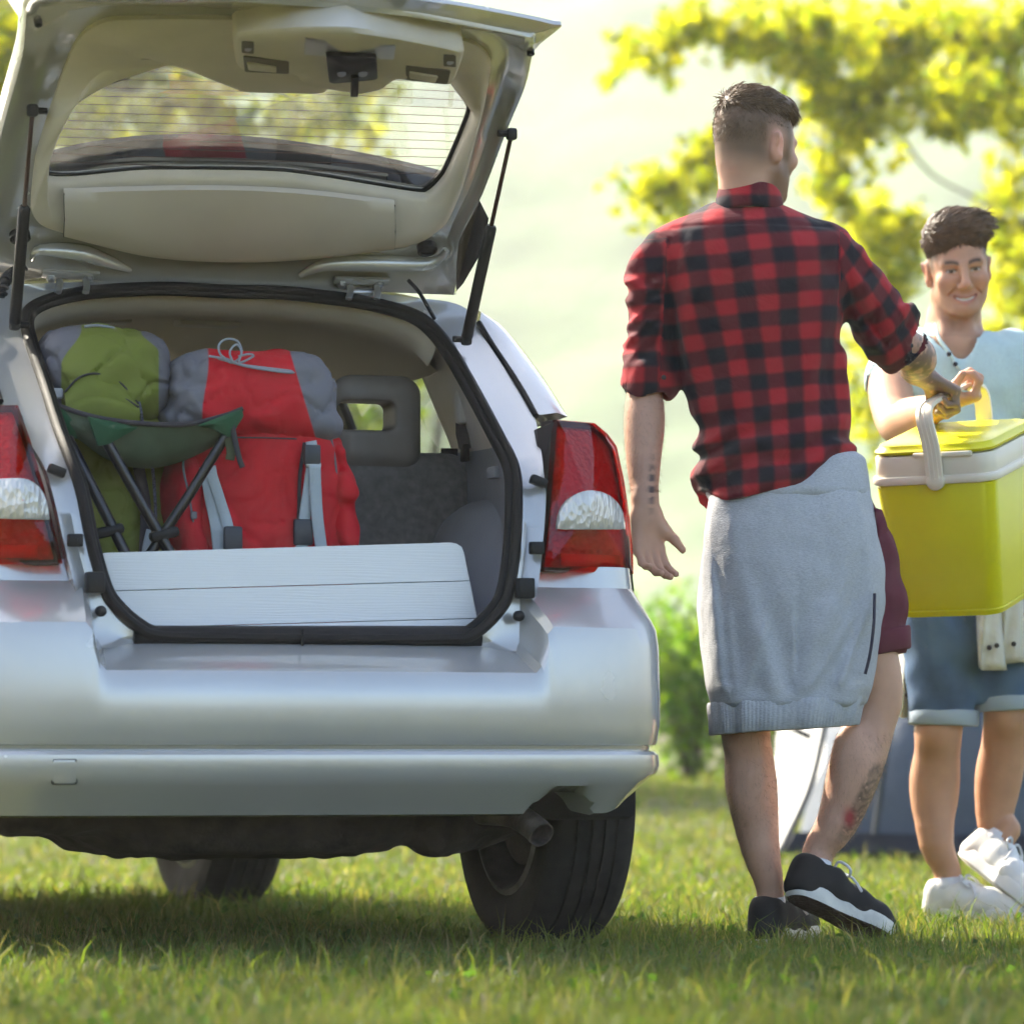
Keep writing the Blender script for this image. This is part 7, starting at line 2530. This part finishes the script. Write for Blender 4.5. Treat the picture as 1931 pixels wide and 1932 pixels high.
# handle : flat arch with ribs, pivoting on the two broad sides
hp = spline([(.012, -.186, .125), (.010, -.188, .20), (.0, -.186, .262), (-.006, -.150, .288), (0, -.05, .296), (0, .08, .296), (.004, .150, .288), (.010, .183, .262), (.012, .186, .20), (.012, .184, .13)], 60)
hd = MB().add(*tube(hp, .020, 12, r2=.0055, up=None, shape='band')).build('handle', M_cream, cool)
for off in (-.010, 0, .010):
    q = hp + np.array([off, 0, 0])
    nrm_ = np.gradient(hp, axis=0); nn_ = np.cross(nrm_, (1, 0, 0)); nn_ /= np.linalg.norm(nn_, axis=1, keepdims=True)
    sgn_ = np.sign((nn_ * (hp - np.array([0, 0, .1]))).sum(1))[:, None]
    MB().add(*tube(q + nn_ * sgn_ * .0052, .0016, 6)).build('handle_rib', M_cream, hd)
V, F = revolve((.012, -.184, .120), (0, -1, 0), (.021, .021, .019, .004), (-.006, .005, .0075, .0075), 28)
fix_normals(mk('handle_pivot', V, F, M_cream, hd))

# ================================================================== tent
M_tentd = mat('blue_grey_tent_cloth', (.085, .105, .135), .75, bump=(4, .03, 4), mottle=(3, .2))
M_tentw = mat('pale_tent_cloth', (.72, .71, .66), .8, bump=(5, .02, 4))
M_tentb = mat('dark_groundsheet', (.022, .026, .045), .7)
D_T = 17.2
tz = float(ground_z(1.4, D_T))
tt = thing('tent', 'grey blue dome tent with a pale side flap pitched behind the men', 'tent', (1.9, D_T, tz))
tb_ = np.array([1.9, D_T, tz])
def T(px, py, dd): return W(px, py, D_T + dd) - tb_
# dome body as arches
rws = []
for k, (xc, h, w) in enumerate(((.0, .02, 1.0), (.10, .55, .98), (.35, .95, .92), (.75, 1.18, .85), (1.2, 1.22, .82), (1.7, 1.05, .85), (2.1, .6, .95), (2.3, .02, 1.0))):
    a = np.linspace(0, np.pi, 21)
    rws.append(np.column_stack([np.full(21, -.75 + xc) + .02 * np.sin(a * 5), -.95 * w * np.cos(a) * -1, .02 + h * np.sin(a) ** .75]))
V, F = loft(rws)
fix_normals(mk('dome', V, F, M_tentd, tt))
# pale flap pegged out to the left
fl = np.array([T(1560, 1345, -.55), T(1470, 1345, -.35), T(1458, 1480, -.55), T(1466, 1612, -.85), T(1500, 1560, -.85), T(1555, 1440, -.75)])
V, F = prism(None, fl, fl + np.array([0, .012, 0]))
fix_normals(mk('pale_flap', V, F, M_tentw, tt, smooth=False))
gs = np.array([T(1478, 1610, -.95), T(1500, 1570, -.95), T(1640, 1572, -.95), T(1760, 1575, -.95), T(1990, 1575, -.95), T(1990, 1612, -.95)])
V, F = prism(None, gs, gs + np.array([0, .06, 0]))
fix_normals(mk('groundsheet_band', V, F, M_tentb, tt, smooth=False))
for pts in ([T(1562, 1340, -.78), T(1530, 1480, -.85), T(1470, 1612, -.97)], [T(1690, 1250, -.9), T(1670, 1420, -.95), T(1650, 1575, -.97)], [T(1850, 1250, -.9), T(1880, 1420, -.95), T(1900, 1575, -.97)]):
    MB().add(*tube(spline(pts, 16), .012, 8)).build('pole_sleeve', mat('tent_trim', (.05, .055, .06), .6), tt)
MB().add(*tube(np.array([T(1490, 1372, -.8), T(1530, 1392, -.82)]), .012, 6)).build('guy_clip', M_black, tt)
